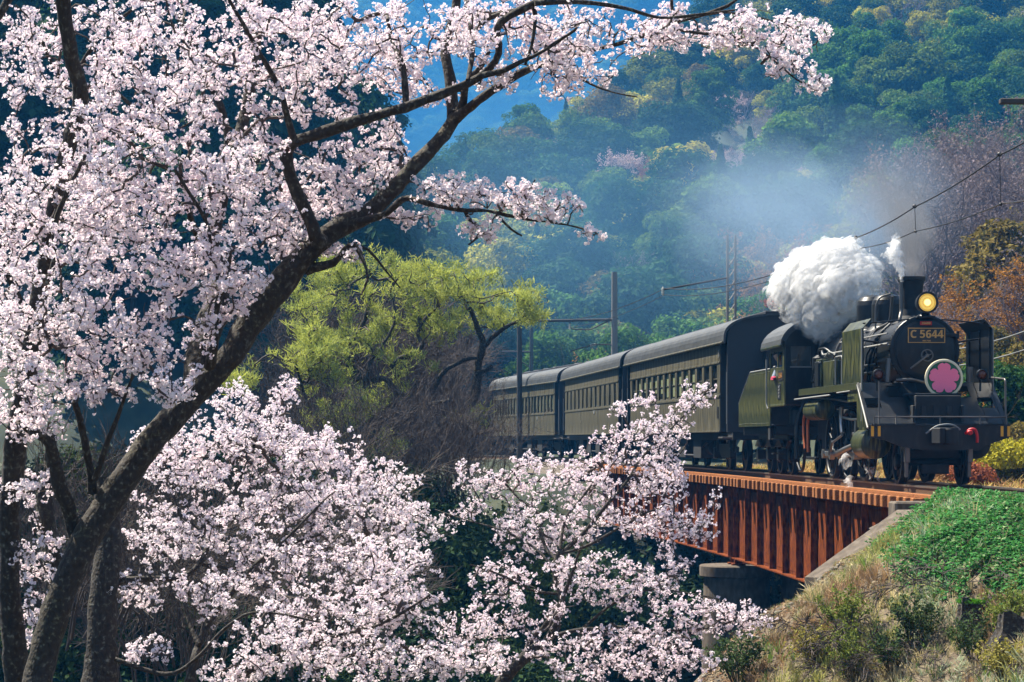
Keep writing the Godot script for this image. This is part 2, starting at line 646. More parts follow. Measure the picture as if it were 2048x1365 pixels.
func broad_crown(tall: float, wide: float, lobes: int, faces: int, size: float, tone: Color, spread: float) -> MB:
	var m := MB.new()
	var spots := []
	for k in lobes:
		var t := float(k) / lobes
		var y := lerpf(0.35, 0.95, t) * tall
		var r := wide * 0.5 * sin(clampf(0.18 + (1.0 - t) * 0.8, 0, 1) * PI * 0.62) * rng.randf_range(0.45, 1.0)
		var a := k * 2.4 + rng.randf_range(-0.4, 0.4)
		spots.append([Vector3(cos(a) * r, y, sin(a) * r), wide * rng.randf_range(0.15, 0.26)])
	for s in spots:
		var lobe_tone: Color = tone * rng.randf_range(0.75, 1.25)
		for k in faces / lobes:
			var n := on_ball()
			if n.y < -0.35:
				n.y = -n.y * 0.6
			n = n.normalized()
			var reach: float = s[1] * pow(rng.randf(), 0.22) * (1.0 + 0.25 * fine.get_noise_3dv(n * 2.0 + s[0]))
			var t: Color = lobe_tone * rng.randf_range(0.7, 1.3)
			t.g *= rng.randf_range(0.95, 1.08)
			m.col = Color(t.r, t.g, t.b)
			var q := (n + jitter(spread) + Vector3(0, 0.35, 0)).normalized()
			face(m, s[0] + n * reach * Vector3(1.1, 0.8, 1.1), q, size * rng.randf_range(0.6, 1.3), rng.randf() * TAU)
	return m

func cone_crown(tall: float, wide: float, faces: int, size: float, tone: Color) -> MB:
	var m := MB.new()
	for k in faces:
		var t := pow(rng.randf(), 0.75)
		var tier := floorf(t * 11.0) / 11.0
		var y := (0.12 + 0.88 * (1.0 - t)) * tall
		var saw := 0.72 + 0.4 * (t * 11.0 - floorf(t * 11.0))
		var a := rng.randf() * TAU
		var bump := 0.75 + 0.35 * fine.get_noise_2d(cos(a) * 3.0 + tier * 30.0, sin(a) * 3.0)
		var r := wide * 0.5 * pow(t, 0.8) * saw * bump * pow(rng.randf(), 0.25)
		var n := Vector3(cos(a), rng.randf_range(0.1, 0.9), sin(a)).normalized()
		var c := tone * rng.randf_range(0.6, 1.4)
		m.col = Color(c.r, c.g, c.b)
		face(m, Vector3(cos(a) * r, y - r * 0.12, sin(a) * r), (n + jitter(0.3)).normalized(), size * rng.randf_range(0.6, 1.3), rng.randf() * TAU)
	return m

func trunk_of(tall: float, r: float, boughs: int) -> MB:
	var m := MB.new()
	var p := PackedVector3Array()
	var q := PackedFloat32Array()
	for k in 6:
		var t := k / 5.0
		p.append(Vector3(sin(t * 3.0) * r, t * tall - 1.0 * (1.0 - t), cos(t * 2.3) * r - r))
		q.append(r * (1.0 - 0.7 * t))
	m.tube(p, q, 7)
	for k in boughs:
		var t := rng.randf_range(0.35, 0.9)
		var a := k * 2.4
		var s := p[int(t * 5.0)]
		var e := s + Vector3(cos(a), 0.7, sin(a)) * tall * 0.3 * (1.2 - t)
		m.tube(PackedVector3Array([s, s.lerp(e, 0.5) + Vector3(0, -0.1, 0), e]), PackedFloat32Array([r * 0.4, r * 0.28, r * 0.08]), 5)
	return m

func bare_crown(m: MB, p: Vector3, dir: Vector3, length: float, r: float, depth: int, droop: float) -> void:
	var pts := PackedVector3Array([p])
	var rad := PackedFloat32Array([r])
	var d := dir
	for k in 3:
		d = (d + jitter(0.16) + Vector3(0, droop, 0)).normalized()
		pts.append(pts[k] + d * length / 3.0)
		rad.append(r * (1.0 - 0.22 * (k + 1)))
	m.tube(pts, rad, 5 if depth > 2 else 3, false)
	if depth <= 0:
		return
	var kids := 3 if depth > 1 else 4
	for k in kids:
		var t := rng.randf_range(0.35, 1.0) if k else 1.0
		var s := pts[0].lerp(pts[3], t) if t < 0.6 else pts[2].lerp(pts[3], (t - 0.6) / 0.4)
		var e := (d + on_ball() * (0.75 if k else 0.35)).normalized()
		bare_crown(m, s, e, length * rng.randf_range(0.58, 0.82), maxf(r * 0.5, 0.007), depth - 1, droop)

func bud_faces(src: MB, count: int, size: float, tone: Color) -> MB:
	var m := MB.new()
	var n := src.v.size()
	for k in count:
		var p: Vector3 = src.v[rng.randi_range(n / 3, n - 1)] + jitter(size * 1.2)
		var c := tone * rng.randf_range(0.65, 1.35)
		m.col = Color(c.r, c.g, c.b)
		face(m, p, (on_ball() + Vector3(0, 0.5, 0)).normalized(), size * rng.randf_range(0.6, 1.3), rng.randf() * TAU)
	return m

var kinds := []

func make_kinds() -> void:
	# name, category, look, crown mesh, crown material, trunk mesh, tall, tone
	var list := [
		["broadleaf_tree", "rounded mid green broadleaf tree", broad_crown(9.0, 8.0, 17, 5000, 0.25, Color(0.095, 0.155, 0.02), 0.55), "leaf"],
		["broadleaf_tree", "spreading olive green broadleaf tree", broad_crown(7.5, 9.5, 21, 5200, 0.25, Color(0.23, 0.24, 0.025), 0.5), "leaf"],
		["broadleaf_tree", "yellow green leafing broadleaf tree", broad_crown(8.5, 7.0, 15, 4200, 0.23, Color(0.38, 0.35, 0.035), 0.6), "leaf"],
		["broadleaf_tree", "dark evergreen broadleaf tree", broad_crown(10.0, 8.0, 19, 5000, 0.25, Color(0.028, 0.07, 0.018), 0.5), "leaf"],
		["cedar_tree", "tall dark green cedar", cone_crown(15.0, 6.2, 5400, 0.27, Color(0.018, 0.046, 0.014)), "needle"],
		["bamboo_tree", "feathery bright green bamboo like tree", broad_crown(11.0, 6.5, 24, 5200, 0.23, Color(0.07, 0.15, 0.018), 0.8), "leaf"],
	]
	for k in list.size():
		var a: Array = list[k]
		kinds.append([a[0], a[1], a[2].mesh(), M[a[3]], trunk_of(6.0 if k != 4 else 13.0, 0.22, 6).mesh(), a[0] == "cedar_tree"])
	var extra := [["conifer_tree", "blue green conifer", cone_crown(11.5, 5.0, 4400, 0.24, Color(0.045, 0.10, 0.03)), "needle", 11.0], ["broadleaf_tree", "fresh pale green leafing tree", broad_crown(8.0, 5.5, 12, 3200, 0.2, Color(0.26, 0.34, 0.05), 0.7), "leaf", 6.0], ["broadleaf_tree", "brownish green broadleaf tree", broad_crown(9.5, 7.0, 20, 3800, 0.22, Color(0.17, 0.13, 0.035), 0.7), "leaf", 6.0]]
	# bare and budding crowns
	var bare := [
		["bare_tree", "bare grey mauve tree", Color(0.21, 0.18, 0.20), Color(0.23, 0.185, 0.205), 900, 0.06],
		["budding_tree", "rusty red budding tree", Color(0.16, 0.09, 0.06), Color(0.30, 0.085, 0.035), 2600, 0.10],
		["budding_tree", "orange leaved spring tree", Color(0.14, 0.10, 0.06), Color(0.34, 0.165, 0.035), 2600, 0.11],
		["wild_cherry_tree", "pale pinkish grey wild cherry tree", Color(0.22, 0.16, 0.16), Color(0.46, 0.33, 0.34), 3200, 0.11],
	]
	for a in bare:
		var m := MB.new()
		m.col = a[2]
		for k in 4:
			var an := k * 1.7
			bare_crown(m, Vector3(0, 1.2 + 0.4 * k, 0), Vector3(cos(an) * 0.5, 1.0, sin(an) * 0.5).normalized(), 2.6, 0.10, 4, 0.03)
		var buds := bud_faces(m, a[4], a[5], a[3])
		m.v.append_array(buds.v)
		m.n.append_array(buds.n)
		m.c.append_array(buds.c)
		kinds.append([a[0], a[1], m.mesh(), M.leaf, trunk_of(3.0, 0.16, 0).mesh(), false])
	for a in extra:
		kinds.append([a[0], a[1], a[2].mesh(), M[a[3]], trunk_of(a[4], 0.2, 5).mesh(), false])

var protos := {}

func plant(kind: int, where: Vector3, yaw: float, size: Vector3, place: String, group: String) -> void:
	var k: Array = kinds[kind]
	var label: String = k[1] + " " + place
	if not protos.has(kind):
		var o := thing(k[0], label, "tree", where, yaw, group)
		o.scale = size
		part("crown", k[2], k[3], o)
		part("trunk", k[4], M.dull_wood, o)
		protos[kind] = o
	else:
		copy_of(protos[kind], where, yaw, size, label, group)

func seen_at(p: Vector3) -> Vector2:
	return Vector2(1024.0 + p.x / -p.z * FOCAL, HORIZON - (p.y - EYE) / -p.z * FOCAL)

func across(x: float) -> String:
	return "behind the middle blossom branch" if x < 960.0 else "left of the slim pole" if x < 1200.0 else "above the second carriage" if x < 1390.0 else "by the lattice mast" if x < 1540.0 else "above the steam" if x < 1740.0 else "above the chimney" if x < 1890.0 else "by the right border"

func upslope(y: float) -> String:
	return "at the top of the picture" if y < 120.0 else "high on the slope" if y < 270.0 else "midway up the slope" if y < 430.0 else "low on the slope"

func hillside() -> void:
	make_kinds()
	var spots := []
	var d := 196.0
	while d < 556.0:
		var gap := 4.4 + (d - 196.0) * 0.010
		var x := -70.0 + rng.randf() * gap
		while x < 130.0:
			var px := x + rng.randf_range(-1.8, 1.8)
			var pd := d + rng.randf_range(-2.0, 2.0)
			var p := Vector3(px, height(px, pd), -pd)
			var s := seen_at(p + Vector3(0, 6, 0))
			if s.x > 720.0 and s.x < 2420.0 and s.y > -160.0 and pd < 384.0 + 2.6 * px:
				spots.append([p, s])
			x += gap
		d += gap * 1.25
	var far := [[], [], [], [], [], [], [], [], [], [], [], [], []]
	var singles := 0
	for a in spots:
		var p: Vector3 = a[0]
		var s: Vector2 = a[1]
		var n := bumps.get_noise_2d(p.x * 0.35 + 40.0, p.z * 0.35)
		var r := rng.randf()
		var kind := 0
		if s.x > 1640.0 and s.y < 330.0 + (s.x - 1640.0) * 0.12 and s.y > 90.0:
			kind = 5 if r < 0.4 else 3 if r < 0.75 else 10 if r < 0.82 else 0
		elif s.x > 1420.0 and s.x < 1560.0 and s.y > 190.0 and s.y < 330.0:
			kind = 9 if r < 0.45 else 6
		elif s.y > 480.0 and s.x > 1400.0:
			kind = 8 if r < 0.30 else 7 if r < 0.38 else 6 if r < 0.52 else 2
		else:
			kind = 0 if r < 0.17 else 1 if r < 0.33 else 2 if r < 0.45 else 3 if r < 0.57 else 5 if r < 0.66 else 10 if r < 0.69 else 11 if r < 0.78 else 12 if r < 0.87 else 6 if r < 0.92 else 7 if r < 0.955 else 9
			if n > 0.2 and r > 0.4:
				kind = 3 if r < 0.85 else 10
		var big := rng.randf_range(0.6, 1.2)
		var size := Vector3(big * rng.randf_range(0.9, 1.15), big, big * rng.randf_range(0.9, 1.15))
		if kind == 4:
			size *= 0.75
		if p.z > -300.0 and singles < 290 and s.x < 2120.0:
			singles += 1
			plant(kind, p, rng.randf() * TAU, size, upslope(s.y) + " " + across(s.x), "trees on the hillside behind the train")
		else:
			far[kind].append(Transform3D(Basis(Vector3.UP, rng.randf() * TAU).scaled_local(size), p))
	for kind in 13:
		if far[kind].size():
			var tint := PackedColorArray()
			for k in far[kind].size():
				var g := rng.randf_range(0.75, 1.25)
				tint.append(Color(g * rng.randf_range(0.9, 1.1), g, g))
			many("distant_forest", kinds[kind][2], kinds[kind][3], far[kind], tint)
	print("hillside trees ", singles, " of ", spots.size())

func far_hill() -> void:
	# the next ridge up the valley, far off in the haze
	var v := MB.new()
	var ridge := func(x: float) -> float: return 222.0 + 12.0 * sin(x * 0.008 + 0.4) + bumps.get_noise_1d(x * 0.4) * 14.0
	var h := func(x: float, t: float) -> float: return -8.0 + ridge.call(x) * sm(0.0, 1.0, t) + bumps.get_noise_2d(x * 0.25, t * 160.0) * 22.0 * t
	for i in 30:
		for j in 60:
			var x0 := -420.0 + j * 14.0
			var x1 := x0 + 14.0
			var t0 := i / 30.0
			var t1 := (i + 1) / 30.0
			v.quad(Vector3(x0, h.call(x0, t0), -820 - t0 * 330), Vector3(x1, h.call(x1, t0), -820 - t0 * 330), Vector3(x1, h.call(x1, t1), -820 - t1 * 330), Vector3(x0, h.call(x0, t1), -820 - t1 * 330))
	struct("far_hill", v, M.forest_floor)

func far_trees() -> void:
	var h := func(x: float, t: float) -> float: return -8.0 + (222.0 + 12.0 * sin(x * 0.008 + 0.4) + bumps.get_noise_1d(x * 0.4) * 14.0) * sm(0.0, 1.0, t) + bumps.get_noise_2d(x * 0.25, t * 160.0) * 22.0 * t
	var where := []
	var tint := PackedColorArray()
	for k in 2600:
		var x := rng.randf_range(-230.0, 120.0)
		var t := rng.randf_range(0.05, 1.0)
		var s := rng.randf_range(0.9, 1.5)
		where.append(Transform3D(Basis(Vector3.UP, rng.randf() * TAU).scaled_local(Vector3(s, s, s)), Vector3(x, h.call(x, t), -820 - t * 330)))
		var g := rng.randf_range(0.6, 1.4)
		tint.append(Color(g, g, g))
	many("far_ridge_forest", kinds[0][2], kinds[0][3], where, tint)

func left_hill() -> void:
	far_trees()
	var n := 0
	for k in 150:
		var d := 128.0 + k * 0.75 + rng.randf_range(-1.0, 1.0)
		var x := -d * rng.randf_range(0.045, 0.235)
		var p := Vector3(x, height(x, d), -d)
		var s := seen_at(p + Vector3(0, 8, 0))
		if s.y < -250.0 or p.y < 0.5:
			continue
		n += 1
		var big := rng.randf_range(0.85, 1.3)
		plant(4 if rng.randf() < 0.72 else 3, p, rng.randf() * TAU, Vector3(big, big, big), ("low" if s.y > 420.0 else "midway up" if s.y > 180.0 else "high") + " on the shaded slope " + ("at the left border" if s.x < 140.0 else "behind the upright left stem" if s.x < 300.0 else "behind the densest blossom" if s.x < 480.0 else "behind the leaning limbs"), "dark trees behind the cherry blossom")
	print("left trees ", n)

# ---------------------------------------------------------------- track and bridge
func rail_line(side: float, a: float, b: float, half: float, low: float, high: float, s: float) -> MB:
	var m := MB.new()
	var d := a
	while d < b - 0.01:
		var e := minf(d + s, b)
		var p := []
		for k in [d, e]:
			p.append([on_track(k, side - half, low), on_track(k, side + half, low), on_track(k, side + half, high), on_track(k, side - half, high)])
		for k in 4:
			var j := (k + 1) % 4
			m.quad(p[0][k], p[0][j], p[1][j], p[1][k])
		if d == a:
			m.quad(p[0][3], p[0][2], p[0][1], p[0][0])
		d = e
	return m

func railway() -> void:
	var t := thing("railway_track", "single railway track with rusty steel rails curving away under the train", "track")
	for s in [-1.0, 1.0]:
		var side: float = s * 0.565
		part("rail", rail_line(side, 20.0, 150.0, 0.012, -0.13, -0.03, 1.5), M.rail, t)
		part("rail_head", rail_line(side, 20.0, 150.0, 0.032, -0.03, 0.0, 1.5), M.rail_head, t)
		part("rail_foot", rail_line(side, 20.0, 150.0, 0.06, -0.15, -0.13, 1.5), M.rail, t)
	var sl := MB.new()
	sl.box(Vector3(), Vector3(2.1, 0.14, 0.21))
	var sleeper := sl.mesh()
	var d := 21.0
	while d < 38.6:
		var o := part("sleeper", sleeper, M.deck_wood, t)
		o.position = on_track(d, 0, -0.22)
		o.rotation.y = rng.randf_range(-0.02, 0.02)
		d += 0.62
	# the ballast bed on firm ground at both ends of the bridge
	for e in [[14.0, 38.7], [91.0, 175.0]]:
		var m := MB.new()
		d = e[0]
		while d < e[1] - 0.1:
			var f: float = minf(d + 0.5, e[1])
			var prof := [[-2.2, -0.62], [-1.35, -0.2], [-0.9, -0.17], [0.9, -0.17], [1.35, -0.2], [2.2, -0.62]]
			for k in 5:
				var y := func(q: float, w: float) -> float: return fine.get_noise_2d(q * 2.0, w * 9.0) * 0.03
				var a0 := on_track(d, prof[k][0], prof[k][1] + y.call(d, prof[k][0]))
				var a1 := on_track(d, prof[k + 1][0], prof[k + 1][1] + y.call(d, prof[k + 1][0]))
				var b1 := on_track(f, prof[k + 1][0], prof[k + 1][1] + y.call(f, prof[k + 1][0]))
				var b0 := on_track(f, prof[k][0], prof[k][1] + y.call(f, prof[k][0]))
				m.quad(a0, a1, b1, b0)
			d = f
		struct("ballast_bed", m, M.ballast)

func girder_span(a: float, b: float, label: String) -> void:
	var t := thing("girder_bridge", label, "bridge", Vector3(), 0.0, "spans of the girder bridge")
	for s in [-1.0, 1.0]:
		var o: float = s * 1.0
		part("web", rail_line(o, a, b, 0.008, -2.16, -0.38, 1.2), M.rust, t)
		part("top_flange", rail_line(o, a, b, 0.16, -0.38, -0.35, 1.2), M.rust, t)
		part("bottom_flange", rail_line(o, a, b, 0.17, -2.19, -2.16, 1.2), M.rust, t)
	# upright stiffeners along the near web
	var st := MB.new()
	st.box(Vector3(-0.07, 0, 0), Vector3(0.14, 1.776, 0.018), Basis(), 0.003)
	st.box(Vector3(-0.02, 0, 0.045), Vector3(0.016, 1.774, 0.09), Basis(), 0.003)
	var shape := st.mesh()
	var d := a + 0.12
	var n := int((b - a) / 1.7)
	for k in n + 1:
		d = lerpf(a + 0.1, b - 0.1, float(k) / n)
		var p := part("stiffener", shape, M.rust, t)
		p.position = on_track(d, -1.01, -1.27)
		p.rotation.y = atan(-(track(d + 0.5) - track(d - 0.5)))
	# rivet rows
	var rv := MB.new()
	d = a + 0.1
	while d < b:
		for y in [-0.46, -2.08]:
			rv.ball(on_track(d, -1.012, y), Vector3(0.014, 0.014, 0.014), 2, 5)
		d += 0.14
	piece("rivets", rv, M.rust, t)
	# cross frames between the girders
	var cf := MB.new()
	d = a + 0.3
	while d < b:
		cf.rod(on_track(d, -0.98, -0.5), on_track(d, 0.98, -2.05), 0.04, 4)
		cf.rod(on_track(d, -0.98, -2.05), on_track(d, 0.98, -0.5), 0.04, 4)
		cf.rod(on_track(d, -0.98, -2.1), on_track(d, 0.98, -2.1), 0.04, 4)
		d += 3.0
	part("cross_frame", cf, M.rust, t)

func bridge() -> void:
	girder_span(39.0, 60.6, "rust red plate girder span resting on the abutment under the locomotive")
	girder_span(61.2, 88.5, "farther rust red girder span half hidden by pale blossom")
	var t := thing("bridge_deck", "deck of close set wooden sleepers and edge planks on the rusty girders", "deck")
	var kinds_of := []
	for k in 3:
		var m := MB.new()
		m.box(Vector3(), Vector3(2.88 + 0.03 * k, 0.21, 0.22), Basis(), 0.012)
		kinds_of.append(m.mesh())
	var d := 38.9
	while d < 88.5:
		var o := part("sleeper", kinds_of[rng.randi_range(0, 2)], M.deck_wood, t)
		o.position = on_track(d, -0.0 + rng.randf_range(-0.015, 0.015), -0.24)
		o.rotation.y = atan(-(track(d + 0.5) - track(d - 0.5))) + rng.randf_range(-0.01, 0.01)
		d += 0.56
	# the edge plank along the sleeper ends, laid in lengths
	d = 35.6
	while d < 88.0:
		for s in [-1.0, 1.0]:
			var e := minf(d + 3.9, 88.4)
			part("edge_plank", rail_line(s * 1.21, d, e, 0.085, -0.132, -0.085, 1.3), M.deck_wood, t)
		d += 3.94
	for s in [-0.35, 0.35]:
		part("guard_rail", rail_line(s, 37.0, 89.0, 0.05, -0.148, -0.06, 1.5), M.rail, t)
	# piers and abutments
	for a in [[60.9, "weathered concrete pier under the joint of the girders"], [88.9, "far concrete pier in the shade of the bridge"]]:
		var p := thing("bridge_pier", a[1], "pier")
		var yaw := atan(-(track(a[0] + 0.5) - track(a[0] - 0.5)))
		p.position = on_track(a[0], 0, 0)
		p.rotation.y = yaw
		var sh := MB.new()
		var prof := []
		sh.lathe(Vector3(0, -7.6, 0), Vector3.UP, [Vector2(0.95, 0), Vector2(0.84, 4.95)], 20)
		var cap := MB.new()
		cap.lathe(Vector3(0, -2.66, 0), Vector3.UP, [Vector2(0, 0), Vector2(0.93, 0), Vector2(0.95, 0.03), Vector2(0.95, 0.27), Vector2(0.92, 0.3), Vector2(0, 0.3)], 20)
		for s in [-1.0, 1.0]:
			var c := part("column", sh, M.pier_stone, p)
			c.position.x = s * 1.0
			c = part("column_cap", cap, M.pier_stone, p)
			c.position.x = s * 1.0
			for q in [-0.28, 0.28]:
				var be := MB.new()
				be.box(Vector3(s * 1.0, -2.335, q), Vector3(0.34, 0.05, 0.22))
				be.box(Vector3(s * 1.0, -2.25, q), Vector3(0.2, 0.12, 0.1))
				part("bearing", be, M.rust, p)
	var ab := thing("bridge_abutment", "grey concrete abutment with a sloping coping beside the ivy bank", "abutment")
	var m := MB.new()
	var near := on_track(38.6, -1.9, 0)
	var m2 := MB.new()
	m2.box(on_track(38.2, -1.62, -0.42), Vector3(0.62, 0.5, 0.55), Basis(Vector3.UP, 0.05), 0.03)
	part("bearing_block", m2, M.pier_stone, ab)
	# sloping coping of the wing wall
	var a0 := at(1822, 1020, 36.9)
	var a1 := at(1636, 1156, 36.3)
	var w := Vector3(0.33, 0.02, 0.55)
	var dn := Vector3(0, -0.35, 0)
	var q := [a0 - w * 0.5, a0 + w * 0.5, a1 + w * 0.55, a1 - w * 0.5]
	var mid: Vector3 = (a0 + a1) * 0.5 + dn * 0.5
	m.facing(q, mid)
	m.facing([q[0] + dn, q[1] + dn, q[2] + dn, q[3] + dn], mid)
	for k in 4:
		m.facing([q[k], q[(k + 1) % 4], q[(k + 1) % 4] + dn, q[k] + dn], mid)
	part("coping", m, M.pier_stone, ab)
	m = MB.new()
	m.box(on_track(38.75, 0.0, -4.4), Vector3(3.2, 3.9, 0.5), Basis(Vector3.UP, 0.06), 0.02)
	m.box(on_track(38.35, 0.0, -2.35), Vector3(3.2, 4.0, 0.3), Basis(Vector3.UP, 0.06), 0.02)
	part("breast_wall", m, M.concrete, ab)

# ---------------------------------------------------------------- poles and wires
func wire(p: Array, r: float, m: Material, label: String, group := "") -> MeshInstance3D:
	var b := MB.new()
	var q := PackedVector3Array()
	var rr := PackedFloat32Array()
	for k in p.size() - 1:
		for j in 10:
			var t := j / 10.0
			q.append((p[k] as Vector3).lerp(p[k + 1], t) - Vector3(0, 4.0 * t * (1.0 - t) * 0.008 * (p[k] as Vector3).distance_to(p[k + 1]), 0))
	q.append(p[p.size() - 1])
	rr.resize(q.size())
	rr.fill(r)
	b.tube(q, rr, 5)
	var o := part("overhead_wire", b, m)
	tag(o, label, "wire", group)
	return o

func pole(x: float, top: float, d: float, w: float, m: Material, label: String, low: float) -> Node3D:
	var base := at(x, HORIZON, d)
	base.y = low
	var o := thing("catenary_pole", label, "pole", base, 0.0, "poles along the railway")
	var s := MB.new()
	var h := at(x, top, d).y - low
	s.tube(PackedVector3Array([Vector3(0, -1.0, 0), Vector3(0, h * 0.5, 0), Vector3(0, h, 0)]), PackedFloat32Array([w * 0.56, w * 0.52, w * 0.44]), 10)
	part("shaft", s, m, o)
	return o

func insulator(a: Vector3, b: Vector3, o: Node3D) -> void:
	var m := MB.new()
	var d := (b - a).normalized()
	m.rod(a, b, 0.02, 6)
	for k in 5:
		m.lathe(a + (b - a) * (0.2 + 0.15 * k), d, [Vector2(0.02, -0.02), Vector2(0.06, 0.0), Vector2(0.02, 0.025)], 8)
	part("insulator", m, M.insulator, o)

func poles_and_wires() -> void:
	var a := pole(1039, 596, 108.0, 0.25, M.pole_dark, "dark pole standing in front of the rearmost carriage", -1.0)
	var b := pole(1229, 545, 108.0, 0.30, M.pole_concrete, "slim grey pole with a cross beam behind the carriages", -1.0)
	var beam := MB.new()
	var p0 := at(1032, 643, 108.0) - b.position
	var p1 := at(1226, 640, 108.0) - b.position
	beam.rod(p0, p1, 0.07, 6)
	part("cross_beam", beam, M.pole_dark, b)
	var br := MB.new()
	var i0 := at(1140, 645, 108.0) - b.position
	br.pipe([i0 + Vector3(0, 0.0, 0), i0 + Vector3(0, -0.3, 0), i0 + Vector3(0.9, -0.34, 0), at(1222, 640, 108.0) - b.position], 0.03, 5)
	part("bracket", br, M.pole_dark, b)
	insulator(i0 + Vector3(0, -0.02, 0), i0 + Vector3(0, -0.34, 0), b)
	var br2 := MB.new()
	var j0 := at(1226, 690, 108.0) - b.position
	br2.pipe([j0, j0 + Vector3(-0.9, 0.0, 0.4), j0 + Vector3(-1.9, -0.3, 0.5)], 0.03, 5)
	part("registration_arm", br2, M.pole_dark, b)
	insulator(j0 + Vector3(-0.75, 0.0, 0.3), j0 + Vector3(-1.1, -0.06, 0.42), b)
	var c := pole(1063, 655, 138.0, 0.24, M.pole_dark, "distant dark pole beyond the rearmost carriage", -1.0)
	br = MB.new()
	var c0 := at(1060, 704, 138.0) - c.position
	br.rod(c0, c0 + Vector3(-1.6, 0, 0.2), 0.05, 5)
	br.rod(c0 + Vector3(0, -0.9, 0), c0 + Vector3(-1.3, 0, 0.2), 0.03, 5)
	part("bracket", br, M.pole_dark, c)
	# the lattice mast
	var base := at(1463, HORIZON, 86.0)
	base.y = -0.6
	var l := thing("lattice_mast", "pale lattice mast rising behind the first carriage roof", "mast", base, 0.0)
	var h := at(1463, 470, 86.0).y - base.y
	var ch := MB.new()
	for s in [[-0.14, -0.14], [0.14, -0.14], [0.14, 0.14], [-0.14, 0.14]]:
		ch.box(Vector3(s[0], h / 2 - 0.5, s[1]), Vector3(0.07, h + 1.0, 0.07))
	part("chord", ch, M.pole_concrete, l)
	var k := 0
	while k * 0.42 < h - 0.5:
		var br3 := MB.new()
		var y := k * 0.42
		for s in [-0.14, 0.14]:
			br3.rod(Vector3(-0.14, y, s), Vector3(0.14, y + 0.42, s), 0.016, 4)
			br3.rod(Vector3(s, y, -0.14), Vector3(s, y + 0.42, 0.14), 0.016, 4)
		part("lacing", br3, M.pole_concrete, l)
		k += 1
	var lb := MB.new()
	var e0 := at(1456, 556, 86.0) - base
	lb.rod(e0, at(1326, 580, 84.0) - base, 0.035, 6)
	part("bracket_arm", lb, M.pole_dark, l)
	var ce := at(1326, 580, 84.0) - base
	insulator(ce + Vector3(0, 0.12, 0), ce + Vector3(0, -0.22, 0), l)
	# catenary over the track
	var ms := [at(2110, 248, 35.6), at(2000, 310, 38.4), at(1830, 414, 44.5), at(1712, 476, 50.5), at(1560, 545, 61.0), at(1330, 577, 84.0), at(1142, 640, 107.0)]
	wire(ms, 0.014, M.wire, "upper overhead wire running down from the top right to the carriages")
	var cw := [at(2110, 388, 35.6), at(2005, 407, 38.4), at(1830, 463, 44.5), at(1725, 496, 50.5), at(1560, 556, 61.0), at(1330, 590, 84.0), at(1142, 655, 107.0)]
	wire(cw, 0.011, M.wire, "lower overhead contact wire slung beneath the upper one over the engine")
	var dr := [[2000.0, 310.0, 409.0, 38.4, "dropper wire nearest the right border"], [1830.0, 414.0, 463.0, 44.5, "dropper wire above the headlamp smoke"], [1712.0, 476.0, 501.0, 50.5, "short dropper wire just above the white steam"]]
	for q in dr:
		var o := Node3D.new()
		o.name = "dropper_wire"
		add_child(o, true)
		o.position = at(q[0], q[1], q[3])
		tag(o, q[4] + " between the two overhead wires", "dropper", "droppers of the overhead line")
		var m := MB.new()
		var low := at(q[0] + 2.0, q[2], q[3]) - o.position
		m.rod(Vector3(), low, 0.007, 5)
		part("rod", m, M.wire, o)
		m = MB.new()
		m.ball(Vector3(0, 0.01, 0), Vector3(0.045, 0.04, 0.045), 5, 8)
		m.ball(low, Vector3(0.03, 0.03, 0.03), 5, 8)
		part("clamp", m, M.wire, o)
	wire([at(2180, 610, 38.0), at(1820, 700, 74.0)], 0.018, M.pale_cable, "upper pale cable passing behind the right smoke deflector", "pale cables beside the track")
	wire([at(2180, 651, 38.0), at(1820, 730, 74.0)], 0.018, M.pale_cable, "lower pale cable passing behind the right smoke deflector", "pale cables beside the track")
	# the arm that reaches in at the right border, with its mast outside the frame
	var mb := at(2230, HORIZON, 39.0)
	mb.y = -0.6
	var arm := thing("catenary_mast", "dark steel arm reaching in at the right border above the wires", "mast", mb)
	var am := MB.new()
	am.box(Vector3(0, 3.6, 0), Vector3(0.28, 8.4, 0.28))
	part("mast_shaft", am, M.pole_dark, arm)
	am = MB.new()
	var tip := at(2000, 203, 39.0) - mb
	am.box(Vector3(tip.x * 0.5 - 0.05, tip.y, 0), Vector3(absf(tip.x) - 0.1, 0.085, 0.16))
	part("arm", am, M.pole_dark, arm)

